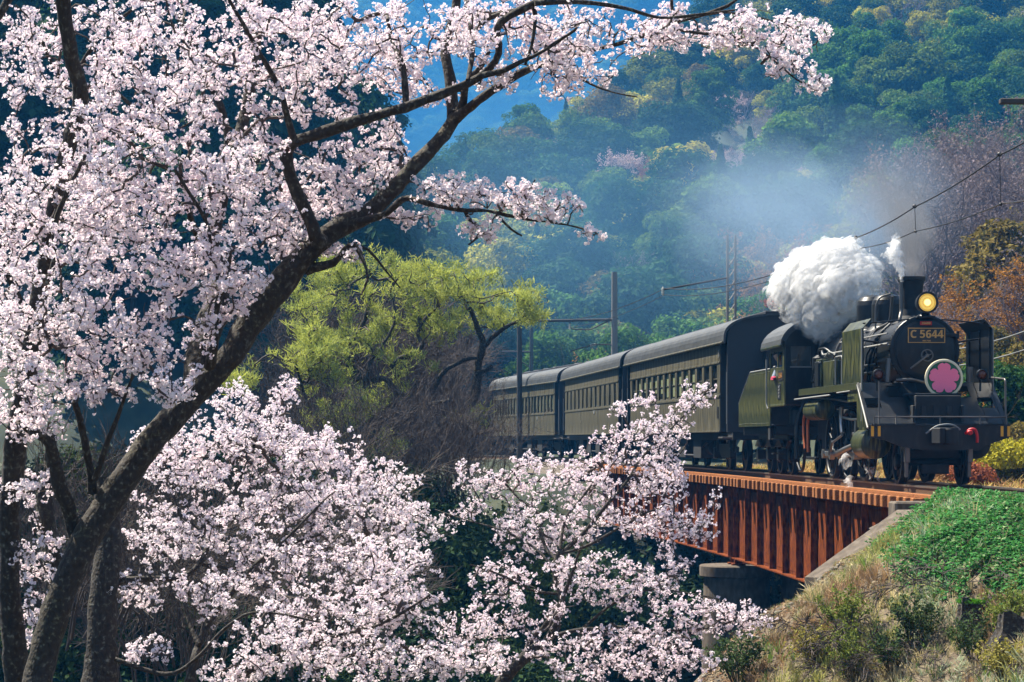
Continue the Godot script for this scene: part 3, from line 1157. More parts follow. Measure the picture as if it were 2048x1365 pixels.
# ---------------------------------------------------------------- bushes along the line
func track_bushes() -> void:
	# bare trees and orange spring bushes on the bank behind the engine
	var spots := []
	for k in 100:
		var d := rng.randf_range(84.0, 150.0)
		var x := rng.randf_range(0.163, 0.225) * d
		if x - track(d) < 6.0:
			continue
		spots.append([x, d])
	var n := 0
	for s in spots:
		var p := Vector3(s[0], height(s[0], s[1]) - 0.2, -s[1])
		var low: bool = s[1] < 100.0
		var kr := rng.randf()
		var kind := 8 if kr < 0.4 and s[1] < 93.0 else 6 if kr < 0.72 or s[0] / s[1] < 0.2 else 12 if kr < 0.88 else 6 if kr < 0.95 else 3
		var z := rng.randf_range(0.75, 1.15) * (0.6 if low or kind in [12, 3] else 1.1)
		plant(kind, p, rng.randf() * TAU, Vector3(z, z * rng.randf_range(0.85, 1.1), z), ("low" if seen_at(p).y > 720.0 else "higher") + " on the bank " + ("right of the chimney" if seen_at(p).x < 1930.0 else "above the right deflector" if seen_at(p).x < 2000.0 else "by the right border"), "bare trees on the bank behind the engine")
		n += 1
	var beyond := []
	var hue := PackedColorArray()
	for k in 70:      # the bank goes on outside the frame
		var d := rng.randf_range(70.0, 190.0)
		var x := rng.randf_range(0.228, 0.36) * d
		var z := rng.randf_range(0.7, 1.1)
		beyond.append(Transform3D(Basis(Vector3.UP, rng.randf() * TAU).scaled_local(Vector3(z, z, z)), Vector3(x, height(x, d) - 0.2, -d)))
		hue.append(Color.WHITE)
	many("bank_forest", kinds[6][2], kinds[6][3], beyond, hue)
	for k in 22:      # low growth on the slope by the right border
		var d := rng.randf_range(62.0, 88.0)
		var x := rng.randf_range(0.192, 0.222) * d
		if x - track(d) < 4.0:
			continue
		var z := rng.randf_range(0.2, 0.36)
		plant([3, 12, 8, 0][k % 4], Vector3(x, height(x, d) - 0.3, -d), rng.randf() * TAU, Vector3(z, z, z), "small and low beside the right smoke deflector", "young growth on the slope by the right border")
	# a thick belt of mixed trees just behind the carriages
	for k in 70:
		var d := rng.randf_range(122.0, 196.0)
		var x := rng.randf_range(0.002, 0.165) * d
		if x - track(d) < 7.0:
			continue
		var p := Vector3(x, height(x, d) - 0.2, -d)
		var kind: int = [0, 3, 1, 7, 8, 6, 5, 6, 8, 0, 3][rng.randi_range(0, 10)]
		var z := rng.randf_range(0.5, 0.85)
		plant(kind, p, rng.randf() * TAU, Vector3(z, z, z), "low behind the carriage roofs " + ("left of the slim pole" if seen_at(p).x < 1229.0 else "between the poles" if seen_at(p).x < 1463.0 else "right of the lattice mast"), "trees just behind the railway line")
	# low bushes
	var mk := func(tone: Color, faces: int) -> Mesh:
		var m := MB.new()
		for k in 5:
			var c := Vector3(rng.randf_range(-0.7, 0.7), rng.randf_range(0.3, 0.8), rng.randf_range(-0.6, 0.6))
			for j in faces / 5:
				var q := on_ball()
				q.y = absf(q.y)
				var g := tone * rng.randf_range(0.6, 1.35)
				m.col = Color(g.r, g.g, g.b)
				face(m, c + q * Vector3(0.62, 0.55, 0.62) * pow(rng.randf(), 0.3), (q + jitter(0.6)).normalized(), 0.055 * rng.randf_range(0.6, 1.4), rng.randf() * TAU)
		return m.mesh()
	var list := [
		[at(2015, 905, 62.0), mk.call(Color(0.40, 0.36, 0.03), 2600), 1.25, "bright yellow green bush low by the right border beyond the track"],
		[at(1978, 872, 66.0), mk.call(Color(0.30, 0.31, 0.03), 2600), 1.3, "yellow green bush just right of the buffer beam beyond the track"],
		[at(1960, 925, 60.0), mk.call(Color(0.36, 0.12, 0.06), 2200), 0.9, "reddish brown bush just beyond the right front wheel"],
		[at(1905, 935, 62.0), mk.call(Color(0.40, 0.22, 0.10), 2200), 0.8, "dry tan bush seen between the front wheels"],
		[at(1850, 940, 64.0), mk.call(Color(0.38, 0.20, 0.10), 2200), 0.7, "dry brown bush seen under the front coupler"],
		[at(1500, 945, 84.0), mk.call(Color(0.34, 0.30, 0.08), 2000), 0.7, "sunlit dry bush glimpsed between the tender wheels"],
		[at(1440, 945, 88.0), mk.call(Color(0.34, 0.30, 0.09), 2000), 0.7, "sunlit dry bush glimpsed under the first carriage"],
	]
	for a in list:
		var p: Vector3 = a[0]
		p.y = height(p.x, -p.z) - 0.05
		var o := thing("low_bush", a[3], "bush", p)
		var f := part("foliage", a[1], M.leaf, o)
		f.scale = Vector3.ONE * a[2] * 0.9
	# dry grass along the far side of the track
	var blade := tuft(0.35, 9, 0.012)
	var where := []
	var tint := PackedColorArray()
	for k in 5200:
		var d := rng.randf_range(41.0, 96.0)
		var x := track(d) + rng.randf_range(2.2, 9.0)
		var s := rng.randf_range(0.6, 1.5)
		where.append(Transform3D(Basis(Vector3.UP, rng.randf() * TAU).scaled_local(Vector3(s, s, s)), Vector3(x, height(x, d) - 0.02, -d)))
		var g := rng.randf_range(0.7, 1.3)
		tint.append(Color(0.42 * g, (0.20 + 0.16 * rng.randf()) * g, 0.10 * g))
	many("dry_grass", blade, M.leaf, where, tint)

func tuft(tall: float, blades: int, w: float) -> ArrayMesh:
	var m := MB.new()
	for k in blades:
		var a := rng.randf() * TAU
		var lean := rng.randf_range(0.1, 0.8)
		var d := Vector3(cos(a), 0, sin(a))
		var h := tall * rng.randf_range(0.5, 1.1)
		var s := d.cross(Vector3.UP) * w
		var p0 := d * rng.randf_range(0.0, 0.06)
		var p1 := p0 + Vector3(0, h * 0.6, 0) + d * lean * h * 0.3
		var p2 := p0 + Vector3(0, h * (1.0 - lean * 0.4), 0) + d * lean * h * 0.9
		m.quad(p0 - s, p0 + s, p1 + s * 0.8, p1 - s * 0.8)
		m.tri(p1 - s * 0.8, p1 + s * 0.8, p2)
	return m.mesh()

func gully_bushes() -> void:
	# dark evergreen growth on the far side of the gully, in front of the willow
	var shapes := []
	for i in 3:
		var m := MB.new()
		for k in 9:
			var c := Vector3(rng.randf_range(-1.3, 1.3), rng.randf_range(0.3, 1.5), rng.randf_range(-1.1, 1.1))
			for j in 520:
				var q := on_ball()
				var tone: Color = [Color(0.022, 0.045, 0.018), Color(0.03, 0.058, 0.018), Color(0.05, 0.075, 0.02)][i] * rng.randf_range(0.5, 1.5)
				m.col = Color(tone.r, tone.g, tone.b)
				face(m, c + q * Vector3(0.9, 0.75, 0.9) * pow(rng.randf(), 0.3), (q + jitter(0.6)).normalized(), 0.06 * rng.randf_range(0.6, 1.4), rng.randf() * TAU)
		shapes.append(m.mesh())
	# cedars added unseen left of the frame, to throw shade over the gully
	for k in 7:
		var d := 52.0 + k * 2.1
		plant(4, Vector3(-17.0 - (k % 3) * 2.2, height(-18.0, d) - 0.3, -d), k * 1.3, Vector3(1.15, 1.75, 1.15), "added unseen beyond the left border to shade the gully", "unseen cedars added to shade the gully")
	var first := {}
	for k in 150:
		var d := rng.randf_range(47.0, 59.5)
		var x := rng.randf_range(-0.225, -0.002) * d
		if k >= 96:
			d = rng.randf_range(64.0, 93.0)
			x = rng.randf_range(-0.02, 0.10) * d
			if height(x, d) > -4.5:
				continue
		elif x - track(d) > -6.5:
			continue
		var p := Vector3(x, height(x, d) - 0.2, -d)
		var i := 0 if rng.randf() < 0.6 else 1 if rng.randf() < 0.7 else 2
		var s := rng.randf_range(0.7, 1.4) * (1.6 if k >= 96 else 0.75 if d > 62.0 else 1.0)
		var sx := seen_at(p).x
		var label: String = ["dark evergreen bush", "deep green bush", "olive green bush"][i] + " in the shaded gully " + ("behind the mossy trunks" if sx < 330.0 else "behind the lower left blossom" if sx < 700.0 else "below the willow" if sx < 1040.0 else "under the girder bridge")
		if not first.has(i):
			var o := thing("evergreen_bush", label, "bush", p, 0.0, "dark bushes in the gully")
			o.scale = Vector3(s, s, s)
			part("foliage", shapes[i], M.needle, o)
			first[i] = o
		else:
			copy_of(first[i], p, rng.randf() * TAU, Vector3(s, s, s), label)

# ---------------------------------------------------------------- the train
func lettering(text: String, tall: float, m: Material, where: Vector3, o: Node, yaw := 0.0, called := "lettering", bold := true) -> MeshInstance3D:
	var f := SystemFont.new()
	f.font_names = PackedStringArray(["Droid Sans"])
	f.font_weight = 700 if bold else 400
	var t := TextMesh.new()
	t.text = text
	t.font = f
	t.font_size = 48
	t.pixel_size = tall / 36.0
	t.depth = 0.012
	t.curve_step = 3.0
	var p := part(called, t, m, o)
	p.position = where
	p.rotation.y = yaw
	return p

func bx(m: MB, x: float, y: float, z: float, sx: float, sy: float, sz: float, turn := Basis()) -> void:
	m.box(Vector3(x, y, z), Vector3(sx, sy, sz), turn)

func wheel_mesh(r: float, spokes: int) -> ArrayMesh:      # lies across x, its outer face to -x
	var m := MB.new()
	m.lathe(Vector3(0.05, 0, 0), Vector3.LEFT, [Vector2(r + 0.028, 0), Vector2(r + 0.028, 0.025), Vector2(r, 0.035), Vector2(r, 0.13), Vector2(r - 0.06, 0.13), Vector2(r - 0.075, 0.11), Vector2(r - 0.075, 0.0), Vector2(r + 0.028, 0)], 36)
	m.lathe(Vector3(0.03, 0, 0), Vector3.LEFT, [Vector2(0, 0), Vector2(0.15, 0), Vector2(0.15, 0.13), Vector2(0.1, 0.15), Vector2(0, 0.15)], 16)
	if spokes == 0:
		m.lathe(Vector3(0.0, 0, 0), Vector3.LEFT, [Vector2(0.1, 0.0), Vector2(r - 0.07, 0.02), Vector2(r - 0.07, 0.05), Vector2(0.1, 0.06)], 24)
	for k in spokes:
		var a := TAU * k / spokes
		var d := Vector3(0, cos(a), sin(a))
		m.tube(PackedVector3Array([Vector3(-0.01, 0, 0) + d * 0.1, Vector3(-0.01, 0, 0) + d * (r - 0.06)]), PackedFloat32Array([0.042, 0.028]), 6, false)
	return m.mesh()

func locomotive() -> void:
	var yaw := atan(0.055)
	var o := thing("steam_locomotive", "black steam locomotive with a pink blossom headmark, lit headlamp and tall chimney", "locomotive", Vector3(7.62, 0, -44.3), yaw)
	var B: Material = M.loco_black
	var by := 2.46
	# boiler and smokebox
	var m := MB.new()
	m.lathe(Vector3(0, by, -1.25), Vector3.FORWARD, [Vector2(0.62, 0), Vector2(0.62, 3.6), Vector2(0.70, 4.7), Vector2(0.70, 6.2)], 48)
	var boiler := part("boiler", m, B, o)
	for z in [1.7, 2.6, 3.5, 4.4, 5.2]:
		m = MB.new()
		var r := 0.63 if z < 4.8 else 0.685
		m.lathe(Vector3(0, by, -z), Vector3.FORWARD, [Vector2(r - 0.02, 0), Vector2(r, 0.005), Vector2(r, 0.07), Vector2(r - 0.02, 0.075)], 48)
		part("boiler_band", m, M.worn_steel, boiler)
	m = MB.new()
	m.lathe(Vector3(0, by, 0), Vector3.FORWARD, [Vector2(0.60, -0.03), Vector2(0.645, -0.02), Vector2(0.655, 0.0), Vector2(0.655, 0.06), Vector2(0.635, 0.08), Vector2(0.635, 1.25)], 48)
	var sb := part("smokebox", m, B, o)
	m = MB.new()
	for k in 44:
		var a := TAU * k / 44
		for z in [-0.03, -1.2]:
			m.ball(Vector3(cos(a) * 0.655, by + sin(a) * 0.655, z), Vector3(0.017, 0.017, 0.017), 3, 6)
	piece("rivets", m, B, sb)
	m = MB.new()
	m.lathe(Vector3(0, by, 0.02), Vector3.BACK, [Vector2(0.645, -0.02), Vector2(0.56, 0.0), Vector2(0.56, 0.03), Vector2(0.535, 0.045), Vector2(0.45, 0.075), Vector2(0.3, 0.105), Vector2(0.15, 0.12), Vector2(0.0, 0.125)], 48)
	var door := part("smokebox_door", m, B, o)
	m = MB.new()
	var ring := func(r: float, tube_r: float, z: float) -> void:
		var p := PackedVector3Array()
		var q := PackedFloat32Array()
		for k in 25:
			p.append(Vector3(cos(TAU * k / 24.0) * r, by - 0.1 + sin(TAU * k / 24.0) * r, z))
			q.append(tube_r)
		m.tube(p, q, 6, false)
	ring.call(0.105, 0.014, 0.22)
	m.rod(Vector3(0, by - 0.1, 0.1), Vector3(0, by - 0.1, 0.26), 0.03)
	m.tube(PackedVector3Array([Vector3(0, by - 0.1, 0.24), Vector3(-0.31, by - 0.34, 0.22)]), PackedFloat32Array([0.022, 0.016]), 7)
	for a in [0.3, 1.9, 3.4]:
		m.rod(Vector3(0, by - 0.1, 0.22), Vector3(cos(a) * 0.1, by - 0.1 + sin(a) * 0.1, 0.22), 0.009, 5)
	part("door_handwheel", m, M.worn_steel, door)
	m = MB.new()
	for y in [0.28, -0.28]:
		bx(m, 0.44, by + y, 0.08, 0.36, 0.06, 0.03)
		m.rod(Vector3(0.61, by + y - 0.07, 0.06), Vector3(0.61, by + y + 0.07, 0.06), 0.025)
	part("door_hinge", m, B, door)
	m = MB.new()
	m.lathe(Vector3(0, by - 0.42, 0.07), Vector3.BACK, [Vector2(0.14, 0), Vector2(0.14, 0.012), Vector2(0, 0.016)], 20)
	# plates
	m = MB.new()
	bx(m, 0, 2.73, 0.155, 0.69, 0.275, 0.02)
	var pl := part("number_plate", m, M.plate_black, o)
	m = MB.new()
	for s in [-1, 1]:
		bx(m, 0, 2.73 + s * 0.131, 0.168, 0.69, 0.014, 0.014)
		bx(m, s * 0.338, 2.73, 0.168, 0.014, 0.247, 0.014)
	part("plate_border", m, M.brass, pl)
	lettering("C 5644", 0.15, M.brass, Vector3(0, 2.752, 0.172), pl)
	lettering("900 7136", 0.028, M.brass, Vector3(0, 2.63, 0.17), pl)
	m = MB.new()
	bx(m, 0, 2.955, 0.115, 0.22, 0.07, 0.016)
	var sp := part("small_plate", m, M.red_paint, o)
	lettering("35680", 0.045, M.brass, Vector3(0, 2.955, 0.13), sp)
	# headlamp
	m = MB.new()
	m.lathe(Vector3(-0.01, 3.33, 0.02), Vector3.BACK, [Vector2(0, -0.16), Vector2(0.1, -0.15), Vector2(0.17, -0.02), Vector2(0.185, 0.1), Vector2(0.185, 0.24), Vector2(0.2, 0.245), Vector2(0.2, 0.275), Vector2(0.165, 0.28), Vector2(0.16, 0.25)], 32)
	m.lathe(Vector3(-0.01, 3.09, 0.1), Vector3.UP, [Vector2(0.13, 0), Vector2(0.09, 0.04), Vector2(0.06, 0.1)], 14)
	bx(m, -0.01, 3.07, 0.02, 0.34, 0.04, 0.34)
	var hl := part("headlamp", m, B, o)
	m = MB.new()
	m.lathe(Vector3(-0.01, 3.33, 0.255), Vector3.BACK, [Vector2(0.163, 0), Vector2(0.12, 0.018), Vector2(0.0, 0.03)], 28)
	part("lamp_glass", m, M.lamp_glow, hl)
	m = MB.new()
	m.lathe(Vector3(-0.01, 3.33, 0.262), Vector3.BACK, [Vector2(0.06, 0.012), Vector2(0.058, 0.03), Vector2(0.0, 0.036)], 20)
	part("lamp_bulb", m, M.lamp_bulb, hl)
	m = MB.new()
	for r in [0.085, 0.115, 0.142]:
		var q := PackedVector3Array()
		var w := PackedFloat32Array()
		for k in 25:
			q.append(Vector3(-0.01 + cos(TAU * k / 24.0) * r, 3.33 + sin(TAU * k / 24.0) * r, 0.275 - (r - 0.085) * 0.2))
			w.append(0.004)
		m.tube(q, w, 5, false)
	part("lens_ring", m, M.brass, hl)
	var light := SpotLight3D.new()
	light.name = "headlamp_light"
	light.light_color = Color(1.0, 0.78, 0.35)
	light.light_energy = 1.2
	light.light_size = 0.16
	light.spot_range = 60.0
	light.spot_angle = 18.0
	light.spot_attenuation = 2.0
	light.shadow_enabled = true
	o.add_child(light)
	light.position = Vector3(-0.01, 3.33, 0.31)
	light.rotation.y = PI
	# chimney, domes and the things on top
	m = MB.new()
	m.lathe(Vector3(0, 3.02, -1.1), Vector3.UP, [Vector2(0.38, -0.02), Vector2(0.27, 0.04), Vector2(0.215, 0.13), Vector2(0.198, 0.25), Vector2(0.225, 0.72), Vector2(0.24, 0.78), Vector2(0.262, 0.8), Vector2(0.262, 0.87), Vector2(0.23, 0.87), Vector2(0.21, 0.4), Vector2(0.0, 0.4)], 32)
	part("chimney", m, M.soot, o)
	for d in [[-3.25, 0.31, 3.70], [-4.65, 0.33, 3.76]]:
		m = MB.new()
		var top: float = d[2]
		var r: float = d[1]
		m.lathe(Vector3(0, 2.95, d[0]), Vector3.UP, [Vector2(r + 0.14, 0), Vector2(r + 0.03, 0.1), Vector2(r, 0.16), Vector2(r, top - 3.17), Vector2(r * 0.93, top - 3.08), Vector2(r * 0.75, top - 3.0), Vector2(r * 0.4, top - 2.96), Vector2(0, top - 2.95)], 32)
		var dome := part("dome", m, B, o)
	m = MB.new()
	m.pipe([Vector3(-0.30, 2.92, -2.95), Vector3(-0.30, 3.45, -2.95), Vector3(-0.22, 3.62, -2.95), Vector3(0.0, 3.68, -2.95)], 0.022)
	m.pipe([Vector3(-0.3, 2.9, -0.75), Vector3(-0.3, 3.1, -0.75), Vector3(-0.24, 3.2, -0.9), Vector3(-0.24, 3.78, -0.9)], 0.035)
	m.pipe([Vector3(-0.55, 2.72, -2.3), Vector3(-0.42, 2.95, -2.3), Vector3(-0.3, 3.05, -1.6), Vector3(-0.28, 3.55, -1.5)], 0.03)
	part("steam_pipe", m, M.worn_steel, o)
	m = MB.new()
	m.lathe(Vector3(0.0, 3.0, -5.6), Vector3.UP, [Vector2(0.1, 0), Vector2(0.1, 0.25), Vector2(0.06, 0.3), Vector2(0.06, 0.42), Vector2(0, 0.44)], 12)
	m.lathe(Vector3(0.22, 3.0, -5.6), Vector3.UP, [Vector2(0.07, 0), Vector2(0.07, 0.35), Vector2(0, 0.37)], 12)
	part("safety_valve", m, M.worn_steel, o)
	# pipes and rails along the boiler
	m = MB.new()
	m.pipe([Vector3(-0.70, 2.58, 0.05), Vector3(-0.74, 2.58, -2.0), Vector3(-0.80, 2.58, -5.9), Vector3(-0.80, 2.70, -6.0)], 0.022)
	m.pipe([Vector3(-0.66, 2.78, -0.15), Vector3(-0.69, 2.78, -3.0), Vector3(-0.72, 2.78, -4.4)], 0.016)
	m.pipe([Vector3(0.70, 2.58, 0.05), Vector3(0.74, 2.58, -2.0), Vector3(0.80, 2.58, -5.9)], 0.022)
	for z in [-0.2, -1.6, -3.0, -4.4, -5.8]:
		m.rod(Vector3(-0.6, 2.56, z), Vector3(-0.78, 2.58, z), 0.014, 5)
	part("handrail", m, M.pale_paint, o)
	m = MB.new()
	for k in 7:
		var z := -1.2 - k * 0.7
		m.pipe([Vector3(-0.58, 2.7 - 0.05 * (k % 3), z), Vector3(-0.7, 2.4, z - 0.05), Vector3(-0.76, 2.1, z + 0.1), Vector3(-0.8, 1.9, z)], 0.022)
	m.pipe([Vector3(-0.72, 2.22, -0.9), Vector3(-0.76, 2.22, -5.8)], 0.035)
	m.pipe([Vector3(-0.76, 2.08, -0.6), Vector3(-0.80, 2.06, -4.0), Vector3(-0.8, 1.9, -4.4)], 0.028)
	m.pipe([Vector3(-0.35, 3.0, -1.3), Vector3(-0.62, 2.75, -1.35), Vector3(-0.74, 2.3, -1.35), Vector3(-0.78, 1.9, -1.3)], 0.045)
	part("boiler_pipe", m, B, o)
	# running boards
	for s in [-1.0, 1.0]:
		m = MB.new()
		bx(m, s * 0.98, 1.85, -3.15, 0.52, 0.03, 6.2)
		bx(m, s * 1.235, 1.80, -3.15, 0.02, 0.13, 6.2)
		part("running_board", m, M.loco_sheen_panel, o)
	m = MB.new()
	m.pipe([Vector3(-1.27, 1.68, -2.6), Vector3(-1.27, 1.66, -6.6)], 0.018)
	m.pipe([Vector3(-1.27, 1.72, -0.6), Vector3(-1.27, 1.71, -1.9)], 0.014)
	part("step_rail", m, M.pale_paint, o)
	# pump and box on the board
	m = MB.new()
	bx(m, -0.98, 2.12, -3.2, 0.42, 0.5, 1.1)
	bx(m, -1.0, 2.16, -4.35, 0.36, 0.56, 0.55)
	part("tool_box", m, M.loco_sheen_panel, o)
	m = MB.new()
	bx(m, -1.02, 2.14, -4.35, 0.4, 0.5, 0.4)
	m.lathe(Vector3(-0.98, 1.87, -5.2), Vector3.UP, [Vector2(0.16, 0), Vector2(0.16, 0.28), Vector2(0.1, 0.3), Vector2(0.1, 0.36), Vector2(0.17, 0.38), Vector2(0.17, 0.62), Vector2(0.08, 0.68), Vector2(0, 0.7)], 18)
	m.pipe([Vector3(-0.98, 2.5, -5.2), Vector3(-1.05, 2.66, -5.0), Vector3(-1.05, 2.66, -4.3), Vector3(-0.9, 2.5, -4.0)], 0.03)
	m.pipe([Vector3(-1.1, 2.0, -5.2), Vector3(-1.2, 2.0, -5.0), Vector3(-1.2, 2.35, -4.6), Vector3(-1.2, 2.35, -3.9)], 0.02)
	part("air_pump", m, B, o)
	m = MB.new()
	m.pipe([Vector3(-1.18, 1.88, -2.5), Vector3(-1.18, 2.42, -2.5), Vector3(-1.18, 2.42, -1.85), Vector3(-1.18, 1.88, -1.85)], 0.016)
	m.pipe([Vector3(-1.18, 2.46, -3.6), Vector3(-1.18, 2.55, -3.2), Vector3(-1.18, 2.48, -2.5)], 0.016)
	part("guard_frame", m, M.pale_paint, o)
	# smoke deflectors
	for s in [-1.0, 1.0]:
		m = MB.new()
		bx(m, s * 1.2, 2.36, -0.72, 0.016, 1.0, 1.95)
		bx(m, s * 1.2, 1.7, -0.45, 0.016, 0.36, 1.4)
		m.box(Vector3(s * 1.12, 2.945, -0.72), Vector3(0.016, 0.235, 1.95), Basis(Vector3.BACK, s * 0.72))
		if s < 0:
			bx(m, s * 1.21, 1.35, 0.05, 0.016, 0.62, 0.55)
		var dfl := part("smoke_deflector", m, M.loco_sheen_panel if s < 0 else B, o)  # near plate carries the painted sun sheen, far plate stays plain black
		m = MB.new()
		for z in [0.15, -0.6, -1.4]:
			bx(m, s * 1.18, 2.4, z, 0.03, 0.96, 0.04)
		m.pipe([Vector3(s * 1.18, 2.7, -0.7), Vector3(s * 0.62, 2.62, -0.75)], 0.018)
		m.pipe([Vector3(s * 1.17, 2.95, 0.1), Vector3(s * 0.3, 3.03, 0.05)], 0.014)
		part("deflector_stay", m, B, dfl)
		m = MB.new()
		m.rod(Vector3(s * 1.22, 1.15, 0.24), Vector3(s * 1.22, 2.86, 0.24), 0.014, 5)
		part("deflector_edge", m, M.pale_paint, dfl)
	m = MB.new()
	m.pipe([Vector3(-1.24, 1.82, -0.05), Vector3(-1.24, 1.02, 0.9)], 0.022)
	part("stair_rail", m, M.pale_paint, o)
	# slanted front deck with square openings
	m = MB.new()
	var top_y := 1.86
	var holes := [[-1.08, 0.38, 0.62], [-0.62, 0.08, 0.36], [0.62, 0.08, 0.36], [1.0, 0.36, 0.6]]
	var deck := func(u: float, t: float, lift: float) -> Vector3: return Vector3(u, lerpf(top_y, 1.1, t) + lift * 0.88, lerpf(0.03, 1.14, t) + lift * 0.46)
	var us := [-1.27, -1.22, -0.94, -0.76, -0.48, 0.48, 0.76, 0.86, 1.14, 1.27]
	var ts := [0.0, 0.08, 0.36, 0.38, 0.62, 1.0]
	for i in ts.size() - 1:
		for j in us.size() - 1:
			var cu: float = (us[j] + us[j + 1]) / 2
			var ct: float = (ts[i] + ts[i + 1]) / 2
			var open := false
			for h in holes:
				if absf(cu - h[0]) < 0.15 and ct > h[1] and ct < h[2]:
					open = true
			if not open:
				m.quad(deck.call(us[j], ts[i], 0.0), deck.call(us[j], ts[i + 1], 0.0), deck.call(us[j + 1], ts[i + 1], 0.0), deck.call(us[j + 1], ts[i], 0.0))
				m.quad(deck.call(us[j], ts[i], -0.02), deck.call(us[j + 1], ts[i], -0.02), deck.call(us[j + 1], ts[i + 1], -0.02), deck.call(us[j], ts[i + 1], -0.02))
	part("front_deck", m, M.loco_black, o)
	m = MB.new()
	for k in 34:
		for x in [-1.24, -0.2, 0.9, 1.18]:
			m.ball(deck.call(x, 0.02 + k / 35.0, 0.0), Vector3(0.012, 0.01, 0.012), 2, 5)
	piece("rivets", m, M.loco_black, o)
	m = MB.new()
	bx(m, 0.02, 1.35, 0.72, 0.82, 0.52, 0.58)
	bx(m, 0.02, 1.63, 0.5, 0.98, 0.05, 0.5)
	part("front_step", m, M.soot, o)
	m = MB.new()
	for x in [-0.25, -0.02, 0.22]:
		bx(m, x, 1.3, 1.025, 0.1, 0.26, 0.03)
	part("step_rib", m, M.loco_black, o)
	m = MB.new()
	m.pipe([Vector3(-1.2, 1.22, 1.25), Vector3(1.2, 1.22, 1.25)], 0.013, 5)
	for x in [-1.2, -0.8, 0.0, 0.72, 1.2]:
		m.rod(Vector3(x, 1.05, 1.25), Vector3(x, 1.24, 1.25), 0.016, 5)
	m.pipe([Vector3(-1.1, 1.05, 1.2), Vector3(-1.1, 1.86, 1.2)], 0.016, 5)
	m.pipe([Vector3(1.2, 1.05, 1.2), Vector3(1.2, 1.9, 1.2), Vector3(1.18, 1.95, 0.3)], 0.02, 5)
	part("front_rail", m, M.worn_steel, o)
	# buffer beam
	m = MB.new()
	var beam := PackedVector2Array([Vector2(-1.27, 1.08), Vector2(1.27, 1.08), Vector2(1.27, 0.86), Vector2(1.05, 0.78), Vector2(0.7, 0.66), Vector2(0.4, 0.62), Vector2(-0.3, 0.62), Vector2(-0.7, 0.68), Vector2(-1.0, 0.8), Vector2(-1.27, 0.86)])
	m.prism(beam, Transform3D(Basis(), Vector3(0, 0, 1.25)), 0.05)
	bx(m, 0, 1.07, 1.15, 2.52, 0.03, 0.3)
	part("buffer_beam", m, M.loco_black, o)
	m = MB.new()
	for s in [-1.0, 1.0]:
		for k in 2:
			bx(m, s * (1.235 - 0.12 * k), 0.97, 1.282, 0.05, 0.2, 0.012)
	part("warning_stripe", m, M.yellow_paint, o)
	m = MB.new()
	bx(m, 0.06, 0.88, 1.37, 0.34, 0.3, 0.2)
	m.lathe(Vector3(0.12, 0.72, 1.6), Vector3.UP, [Vector2(0, 0), Vector2(0.12, 0.0), Vector2(0.13, 0.03), Vector2(0.13, 0.27), Vector2(0.12, 0.3), Vector2(0, 0.3)], 14)
	bx(m, -0.1, 0.88, 1.55, 0.13, 0.28, 0.26, Basis(Vector3.UP, 0.4))
	bx(m, 0.05, 0.87, 1.45, 0.24, 0.22, 0.3)
	part("coupler", m, M.soot, o)
	m = MB.new()
	m.pipe([Vector3(-0.28, 0.92, 1.33), Vector3(-0.1, 1.06, 1.4), Vector3(0.1, 1.09, 1.43), Vector3(0.24, 1.06, 1.37), Vector3(0.34, 0.99, 1.33)], 0.018)
	part("uncoupling_bar", m, M.pale_cable, o)
	m = MB.new()
	m.pipe([Vector3(0.44, 0.92, 1.31), Vector3(0.5, 1.0, 1.39), Vector3(0.6, 1.0, 1.41), Vector3(0.64, 0.88, 1.39), Vector3(0.64, 0.76, 1.37)], 0.028)
	m.ball(Vector3(0.5, 0.94, 1.41), Vector3(0.06, 0.05, 0.05), 6, 8)
	part("brake_hose", m, M.red_paint, o)
	for s in [-1.0, 1.0]:
		m = MB.new()
		var lx: float = -0.98 if s < 0 else 0.93
		m.lathe(Vector3(lx, 2.0, 0.5), Vector3.BACK, [Vector2(0, -0.1), Vector2(0.08, -0.09), Vector2(0.1, 0), Vector2(0.1, 0.12), Vector2(0.085, 0.13)], 16)
		m.rod(Vector3(lx, 1.7, 0.45), Vector3(lx, 1.95, 0.45), 0.02)
		var ml := part("marker_lamp", m, B, o)
		m = MB.new()
		m.lathe(Vector3(lx, 2.0, 0.6), Vector3.BACK, [Vector2(0.085, 0), Vector2(0.05, 0.03), Vector2(0, 0.04)], 14)
		part("lens", m, M.lens, ml)
	m = MB.new()
	m.pipe([Vector3(-0.74, 1.86, 0.2), Vector3(-0.7, 2.3, 0.12)], 0.05)
	m.pipe([Vector3(0.78, 1.86, 0.25), Vector3(0.78, 2.15, 0.25)], 0.07)
	m.pipe([Vector3(-0.6, 1.9, 0.3), Vector3(-0.3, 1.92, 0.3), Vector3(0.0, 1.84, 0.3), Vector3(0.5, 1.9, 0.3)], 0.03)
	part("front_pipe", m, M.worn_steel, o)
	m = MB.new()
	bx(m, 0, 1.7, -0.4, 1.0, 0.34, 0.85)
	m.lathe(Vector3(0, 1.5, -0.5), Vector3.UP, [Vector2(0.45, 0), Vector2(0.45, 0.4)], 20)
	part("smokebox_saddle", m, M.soot, o)
	# headmark
	m = MB.new()
	var hc := Vector3(0.23, 1.93, 0.55)
	m.lathe(hc, Vector3.BACK, [Vector2(0, -0.02), Vector2(0.345, -0.02), Vector2(0.352, -0.01), Vector2(0.352, 0.02), Vector2(0.34, 0.03), Vector2(0.312, 0.032), Vector2(0.306, 0.018)], 48)
	var hm := part("headmark", m, M.cream_paint, o)
	m = MB.new()
	m.lathe(hc, Vector3.BACK, [Vector2(0.313, 0.018), Vector2(0.0, 0.02)], 48)
	part("green_field", m, M.green_paint, hm)
	var fl := PackedVector2Array()
